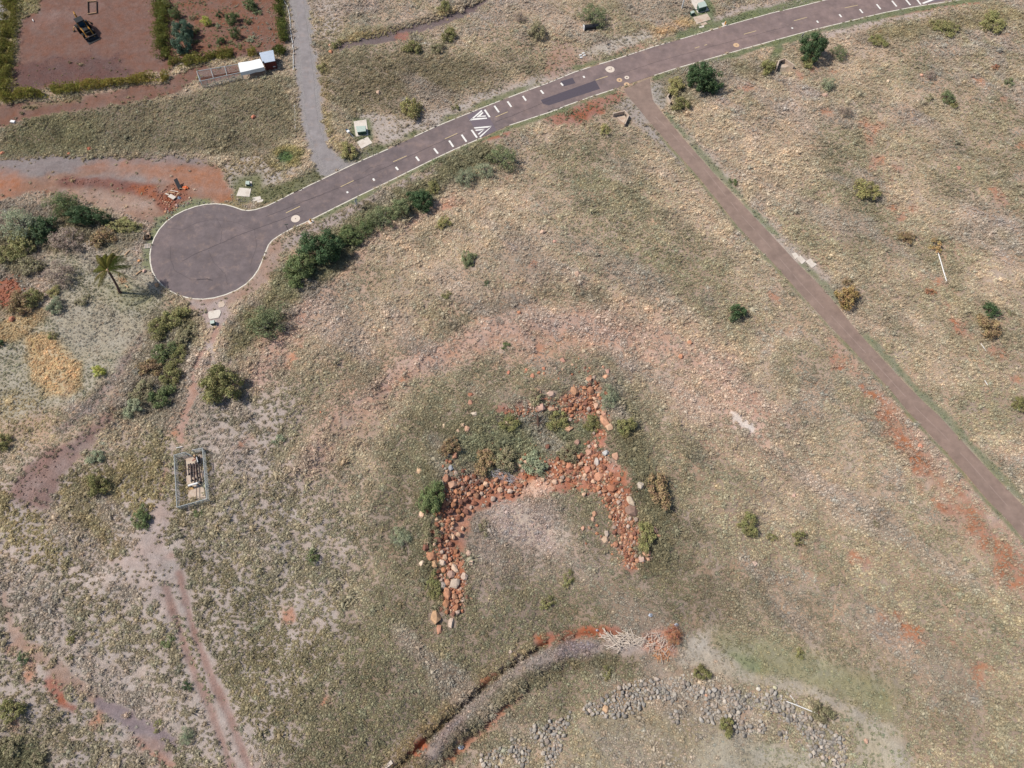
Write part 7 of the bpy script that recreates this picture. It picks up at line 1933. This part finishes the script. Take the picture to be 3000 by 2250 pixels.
for k, a_ in enumerate(angs):
    a = math.radians(a_ + fr_.uniform(-8, 8)); L = fr_.uniform(3.3, 4.3)
    el = math.radians(fr_.uniform(25, 60) if k < 8 or k > 14 else fr_.uniform(-5, 25))
    dv = Vector((math.cos(a), math.sin(a), 0))
    rach = []
    for s in range(9):
        f = s / 8
        rach.append(tp + Vector((0, 0, 0.1)) + dv * (L * f * math.cos(el * (1 - 0.4 * f))) + Vector((0, 0, L * (math.sin(el) * f - 0.62 * f * f))))
    fo = MB().tube(rach, [0.045 - 0.04 * s / 8 for s in range(9)], 4).build('frond', M['wood'] if k % 6 == 4 else FM[k % 4], t)
    mb = MB()
    for s in range(30):
        f = 0.08 + 0.92 * s / 30
        i0 = min(int(f * 8), 7); q0 = rach[i0].lerp(rach[i0 + 1], f * 8 - i0); tg = (rach[i0 + 1] - rach[i0]).normalized()
        sd_ = tg.cross(Vector((0, 0, 1))).normalized(); ln = 0.85 * math.sin(math.pi * (0.12 + 0.83 * f)) + 0.12
        for sg in (-1, 1):
            tip = q0 + (sd_ * sg * 0.8 + tg * 0.45) * ln + Vector((0, 0, -0.45 * ln + fr_.uniform(-.08, .08)))
            wd = tg * 0.05
            mb.add([q0 - wd, q0 + wd, q0.lerp(tip, 0.6) + wd * 0.8 + Vector((0, 0, 0.05)), tip], [(0, 1, 2), (0, 2, 3)])
    mb.build('leaflets', FM[k % 4], fo)
MB().lathe([(0.1, 0), (0.3, 0.15), (0.28, 0.5), (0.1, 0.75)], tp - Vector((0, 0, 0.45)), 8).build('crown_shaft', M['wood'], t)

# ------------------------------------------------------------------ rubbish by the yard, crates and logs by the bulb
def plank(fr, a, b, w, th, z, label, mat='wood', name='board', group=None, cat='board'):
    p0, p1 = G(fr, *a, z), G(fr, *b, z)
    d = p1 - p0; L = d.length
    o = MB().box((L / 2, 0, 0), (L, w, th)).build(name, M[mat]); o.location = p0
    o.rotation_euler = (0, -math.asin(d.z / L), math.atan2(d.y, d.x))
    return tag(o, label, cat, group)


BD = 'boards on the rubbish heap'
plank('de', (840, 570), (1165, 622), 0.16, 0.06, 0.35, 'upper grey-white board on the rubbish heap', 'wood_grey', group=BD)
plank('de', (730, 640), (1025, 668), 0.16, 0.06, 0.4, 'middle pale board on the rubbish heap', group=BD)
plank('de', (1060, 795), (1222, 655), 0.12, 0.06, 0.35, 'slanting pale board right of the sheet', group=BD)
plank('de', (650, 690), (780, 740), 0.3, 0.04, 0.3, 'dull grey board left of the sheet', 'wood_grey', group=BD)
w = [G('de', x, y, 0.35) for x, y in [(740, 815), (870, 725), (1085, 830), (960, 935)]]; c = sum(w, Vector()) / 4
o = MB().prism(rel(w, c), -0.02, 0.03).build('plywood_sheet', M['concrete']); o.location = c; o.rotation_euler = (0.06, 0.05, 0)
tag(o, 'square whitish sheet lying on the rubbish heap', 'sheet')
p = G('de', 1180, 830)
mb = MB()
for k in range(7):
    a = k * 0.9; mb.add([Vector((0.3 * math.cos(a), 0.3 * math.sin(a), 0.05)), Vector((0.45 * math.cos(a + .7), 0.4 * math.sin(a + .7), 0.0)), Vector((0.1 * math.cos(a + .4), 0.1 * math.sin(a + .4), 0.45)), Vector((0, 0, .15))], [(0, 1, 2), (0, 2, 3), (1, 3, 2)])
o = mb.build('plastic_bag', M['blue_plastic']); o.location = p
tag(o, 'crumpled blue-white plastic beside the sheet', 'litter', 'plastic litter')
p = G('de', 1215, 470)
t = empty('broken_barrow', p, 0, 'black and orange broken barrow with raised tray on the dirt yard', 'barrow')
a = G('de', 1120, 225, 1.1) - p
MB().prism([(-.35, -.1), (.1, -.35), (.3, .1), (-.15, .35)], 0.0, 0.25).build('frame', M['dark_steel'], t)
mb = MB(); s_ = Vector((.28, .22, 0))
mb.add([Vector((0, 0, .2)) - s_, Vector((0, 0, .2)) + s_, a + s_, a - s_, Vector((0, .08, .28)) - s_, Vector((0, .08, .28)) + s_, a + s_ + Vector((0, .08, .05)), a - s_ + Vector((0, .08, .05))], [(0, 1, 2, 3), (7, 6, 5, 4), (0, 4, 5, 1), (1, 5, 6, 2), (2, 6, 7, 3), (3, 7, 4, 0)])
mb.build('tray', M['dark_steel'], t)
ORG = simple('orange_plastic', (226, 110, 52), 0.6, 0.15, 6.0)
for x, y, r in ((.75, .25, .26), (1.2, .3, .32), (1.05, -.1, .24), (1.5, .15, .22)):
    MB().lathe([(r * .5, 0), (r, r * .5), (r * .9, r), (r * .4, r * 1.3)], (x, y, 0), 9).build('orange_tub', ORG, t)
MB().tube([(0, 0, .25), (1.3, -.2, .3)], 0.05, 6).build('handle', M['wood'], t)

p = G('e', 1066, 365)
t = empty('crate', p, 0.25, 'dark open crate at the left rim of the bulb', 'crate')
for k in range(3):
    for s in (-1, 1): MB().box((0, s * 0.42, 0.1 + k * 0.16), (1.2, 0.05, 0.12)).build('slat', M['wood_dark'], t)
    for s in (-1, 1): MB().box((s * 0.58, 0, 0.1 + k * 0.16), (0.05, 0.78, 0.12)).build('slat', M['wood'] if k == 2 else M['wood_dark'], t)
MB().box((0, 0, 0.03), (1.1, 0.78, 0.04)).build('floor_board', M['wood_dark'], t)
p = G('e', 1063, 422)
t = empty('pallet', p, 0.12, 'pale pallet frame lying at the left rim of the bulb', 'pallet')
for k in range(4): MB().box((0, -0.42 + 0.28 * k, 0.14), (1.25, 0.13, 0.03)).build('slat', M['concrete'], t)
for k in range(3): MB().box((-0.55 + 0.55 * k, 0, 0.065), (0.1, 0.95, 0.11)).build('bearer', M['wood'], t)
for fr, a, b, r, l in [('pa', (1390, 700), (1530, 600), 0.14, 'pale log lying between palm and bulb'), ('pa', (980, 650), (965, 770), 0.08, 'thin orange branch right of the palm trunk'), ('pa', (1140, 960), (1200, 1010), 0.14, 'short stump beside the palm shadow'), ('e', (900, 490), (935, 455), 0.14, 'tan log above the palm'), ('h', (530, 600), (590, 620), 0.06, 'grey stick lying across the left rock arm')]:
    w = [G(fr, *a, r * 0.8), G(fr, *b, r * 0.8)]
    o = MB().tube(rel([w[0], w[0].lerp(w[1], .5) + Vector((0, .04, .03)), w[1]], w[0]), [r, r * .9, r * .7], 8).build('log', M['wood']); o.location = w[0]
    tag(o, l, 'log')
plank('i', (75, 1240), (135, 1192), 0.5, 0.06, 0.15, 'weathered plank at the bottom edge beside the trench', 'wood_grey')
for fr, x, y, s, l in [('i', 692, 1075, 0.5, 'blue-white bag at the end of the red path'), ('h', 1980, 990, 0.4, 'white plastic scrap right of the horseshoe'), ('h', 2165, 1060, 0.38, 'grey-white scrap above the rust-brown bush'), ('i', 1795, 130, 0.22, 'white scrap above the brushwood heap'), ('g', 1635, 640, 0.2, 'white scrap on the twin large boulders'), ('g', 1820, 1295, 0.16, 'small white mark lying on the largest boulder')][:4]:
    p = G(fr, x, y)
    mb = MB()
    for k in range(6):
        a = k * 1.05 + x; mb.add([Vector((s * math.cos(a), s * .7 * math.sin(a), 0.03)), Vector((s * .8 * math.cos(a + .8), s * .6 * math.sin(a + .8), 0.05)), Vector((s * .2 * math.cos(a + .4), s * .2 * math.sin(a + .4), s * .6)), Vector((0, 0, .05))], [(0, 1, 2), (0, 2, 3), (1, 3, 2)])
    o = mb.build('plastic_bag', M['blue_plastic']); o.location = (p.x, p.y, p.z + 0.15)
    tag(o, l, 'litter', 'plastic litter')


def brush(fr, quad, n, lmin, lmax, r, mat, label, z=0.5, seed=1, bias=None, name='brushwood', cat='branches'):
    w = [G(fr, *q) for q in quad]; c = sum(w, Vector()) / len(w)
    R_ = random.Random(seed)
    t = empty(name, c, 0, label, cat)
    for k in range(n):
        u, v = R_.random(), R_.random()
        p = w[0].lerp(w[1], u).lerp(w[3].lerp(w[2], u), v) - c
        a = R_.uniform(0, math.pi) if bias is None else math.radians(bias + R_.gauss(0, 28))
        L = R_.uniform(lmin, lmax); d = Vector((math.cos(a), math.sin(a), R_.uniform(-.1, .3)))
        p.z = R_.uniform(0.05, z)
        q = [p - d * L / 2, p + Vector((R_.uniform(-.1, .1), R_.uniform(-.1, .1), R_.uniform(0, .15))), p + d * L / 2]
        q = [Vector((i.x, i.y, max(i.z, 0.02))) for i in q]
        MB().tube(q, [r, r * .8, r * .3], 4).build('branch', mat, t)
    clear(w, -0.3)
    return t


brush('h', [(1620, 1140), (1880, 1120), (1960, 1190), (1680, 1250)], 120, 0.8, 2.6, 0.055, M['wood_grey'], 'heap of pale bleached brushwood above the trench end', 0.6, 3, -20)
brush('j', [(150, 180), (330, 150), (520, 240), (380, 370)], 80, 0.6, 1.8, 0.04, M['wood_grey'], 'tangle of tan branches beside the rust-brown bush', 0.5, 4)
o = brush('j', [(300, 260), (450, 240), (440, 370), (340, 370)], 45, 0.4, 1.2, 0.045, simple('orange_twigs', (206, 150, 108), 0.9, 0.15), 'orange-tan twigs at the right end of the brushwood', 0.4, 5)
brush('g', [(730, 1010), (820, 970), (960, 1060), (880, 1090)], 70, 0.6, 1.9, 0.03, simple('grey_twigs', (172, 168, 172), 0.9, 0.1), 'heap of blue-grey twigs on the left of the horseshoe', 0.5, 6, -25)
brush('g', [(570, 1060), (680, 1040), (700, 1090), (580, 1110)], 24, 0.5, 1.4, 0.03, M['bark_grey'], 'small heap of dark twigs beside the left shoulder', 0.4, 7)
brush('e', [(600, 410), (700, 400), (740, 430), (640, 450)], 34, 0.8, 2.0, 0.05, M['wood_grey'], 'heap of pale branches under the brown-olive bush', 0.4, 8, 10)
brush('g', [(0, 1510), (110, 1490), (130, 1560), (20, 1560)], 24, 0.6, 1.5, 0.03, M['bark_grey'], 'grey dead twigs left of the rock bank', 0.5, 9)
brush('ju', [(740, 1230), (1000, 1200), (1000, 1290), (760, 1320)], 26, 0.8, 2.0, 0.03, M['wood_grey'], 'pale dead twigs behind the left headwall', 0.3, 10, 5)
brush('pa', [(900, 790), (1100, 780), (1180, 860), (1040, 920)], 30, 0.5, 1.3, 0.05, M['wood'], 'fallen brown palm fronds right of the trunk', 0.3, 11)
# dead stump with roots in the rock bank
p = G('g', 1115, 690); q = P('g', 1105, 560, 1.6)
t = empty('dead_stump', p, 0, 'dark dead stump with bare branches in the rock bank', 'stump')
tp = q - p
MB().tube([(0, 0, -.2), tp * .4, tp * .8, tp], [0.28, 0.22, 0.2, 0.12], 8).build('trunk', M['wood_dark'], t)
R_ = random.Random(5)
for k in range(11):
    a = R_.uniform(0.3, 3.6); s = tp * R_.uniform(.3, 1); L = R_.uniform(.8, 2.2)
    e_ = s + Vector((math.cos(a) * L, math.sin(a) * L * .6, R_.uniform(-.6, .4)))
    MB().tube([s, s.lerp(e_, .5) + Vector((0, 0, .15)), e_], [0.07, 0.05, 0.02], 5).build('branch', M['bark_grey'] if k % 2 else M['wood_dark'], t)

# ------------------------------------------------------------------ ground sheet and its grass
for a, b, r in PLACED:
    i0, i1 = np.searchsorted(gx, [a - r - .2, a + r + .2]); j0, j1 = np.searchsorted(gy, [b - r - .2, b + r + .2])
    sl = (slice(j0, j1), slice(i0, i1))
    dens[sl] = np.where(np.hypot(GX[sl] - a, GY[sl] - b) < r * 0.75, 0.0, dens[sl])
finish_ground()


def tuft_mesh(seed, nb, rad, h, width, core=True):
    r = np.random.default_rng(seed)
    v, f, s = [], [], []
    if core:                                           # matted heart of the tussock
        n = 7; base = len(v)
        rings = [(0.52, -0.08), (0.46, 0.13), (0.27, 0.26)]
        for rr_, z in rings:
            for k in range(n):
                a = 2 * math.pi * k / n
                q = rr_ * rad * r.uniform(0.72, 1.2)
                v.append((q * math.cos(a), q * math.sin(a), z * h / 0.4 * r.uniform(0.8, 1.15)))
        v.append((r.uniform(-.05, .05), r.uniform(-.05, .05), h * 0.78))
        for i in range(2):
            for k in range(n):
                l = (k + 1) % n; a, b, c_, d = base + i * n + k, base + i * n + l, base + (i + 1) * n + l, base + (i + 1) * n + k
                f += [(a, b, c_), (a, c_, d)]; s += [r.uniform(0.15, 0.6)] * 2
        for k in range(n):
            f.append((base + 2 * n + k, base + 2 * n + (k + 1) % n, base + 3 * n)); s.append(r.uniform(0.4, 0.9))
    for k in range(nb):
        a = r.uniform(0, 2 * math.pi); lean = r.uniform(0.3, 1.0)
        b0 = np.array([math.cos(a), math.sin(a), 0]) * rad * r.uniform(0.05, 0.5)
        a2 = a + r.normal() * 0.5
        tip = b0 + np.array([math.cos(a2) * lean * rad * 0.85, math.sin(a2) * lean * rad * 0.85, h * r.uniform(0.55, 1.35) * (1.25 - 0.5 * lean)])
        mid = b0 + (tip - b0) * 0.55 + np.array([0, 0, h * 0.28])
        sd_ = np.array([-math.sin(a2), math.cos(a2), 0]) * width * r.uniform(0.7, 1.3)
        i = len(v)
        v += [tuple(b0 - sd_), tuple(b0 + sd_), tuple(mid + sd_ * 0.8), tuple(mid - sd_ * 0.8), tuple(tip)]
        f += [(i, i + 1, i + 2), (i, i + 2, i + 3), (i + 3, i + 2, i + 4)]
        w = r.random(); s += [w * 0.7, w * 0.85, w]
    me = bpy.data.meshes.new('tussock')
    me.from_pydata(v, [], f)
    at = me.attributes.new('leaf', 'FLOAT', 'FACE'); at.data.foreach_set('value', np.array(s, np.float32))
    me.polygons.foreach_set('use_smooth', [k < 35 for k in range(len(f))])
    me.materials.append(M['tuft']); me.update()
    return me


def sample(A, x, y):
    i = np.clip(np.searchsorted(gx, x) - 1, 0, len(gx) - 2); j = np.clip(np.searchsorted(gy, y) - 1, 0, len(gy) - 2)
    fx = (x - gx[i]) / (gx[i + 1] - gx[i]); fy = (y - gy[j]) / (gy[j + 1] - gy[j])
    if A.ndim == 3: fx = fx[:, None]; fy = fy[:, None]
    return (A[j, i] * (1 - fx) + A[j, i + 1] * fx) * (1 - fy) + (A[j + 1, i] * (1 - fx) + A[j + 1, i + 1] * fx) * fy


SPC = 0.41
xs = np.arange(-134, 134, SPC); ys = np.arange(-18, 172, SPC)
TX, TY = np.meshgrid(xs, ys)
TX = TX.ravel() + NPR.uniform(-.5, .5, TX.size) * SPC; TY = TY.ravel() + NPR.uniform(-.5, .5, TY.size) * SPC
px, py = project(TX, TY)
inv = (px > -170) & (px < 2380) & (py > -130) & (py < 1790)
TX, TY = TX[inv], TY[inv]
dn = sample(dens, TX, TY); sz = sample(tsz, TX, TY); tc = sample(tcol, TX, TY); tz = sample(Z, TX, TY)
# tussocks gather in drifts with bare lanes between them
drift = 0.6 * fbm(TX, TY, 1.1, 2, 123) + 0.4 * fbm(TX, TY, 3.4, 2, 129)
pr = np.clip(dn * (0.55 + 1.0 * drift), 0, 1) * np.where(dn > 0.85, 1.1, 1.0)
keep = (NPR.random(len(TX)) < pr) & (dn > 0.015)
TX, TY, sz, tc, tz, drift = TX[keep], TY[keep], sz[keep], tc[keep], tz[keep], drift[keep]
n = len(TX)
var = np.exp(NPR.normal(0, 0.11, n))[:, None] * (0.82 + 0.4 * fbm(TX, TY, 3.3, 2, 140))[:, None]
hue = NPR.normal(0.025, 0.04, n)
tc = np.clip(1.88 * np.array([1.0, 0.972, 1.02]) * tc * var * np.stack([1 + hue, np.ones(n), 1 - 0.6 * hue], 1), 0.01, 0.9)
s_ = 0.73 * sz * np.exp(NPR.normal(-0.05, 0.30, n)) * (0.55 + 0.9 * drift)
elong = NPR.uniform(0.85, 1.45, n)
scl = np.stack([s_ * elong, s_ / np.sqrt(elong), s_ * NPR.uniform(0.75, 1.25, n)], 1)
rot = np.stack([NPR.normal(0, 0.08, n), NPR.normal(0, 0.08, n), NPR.normal(0.15, 0.9, n)], 1)
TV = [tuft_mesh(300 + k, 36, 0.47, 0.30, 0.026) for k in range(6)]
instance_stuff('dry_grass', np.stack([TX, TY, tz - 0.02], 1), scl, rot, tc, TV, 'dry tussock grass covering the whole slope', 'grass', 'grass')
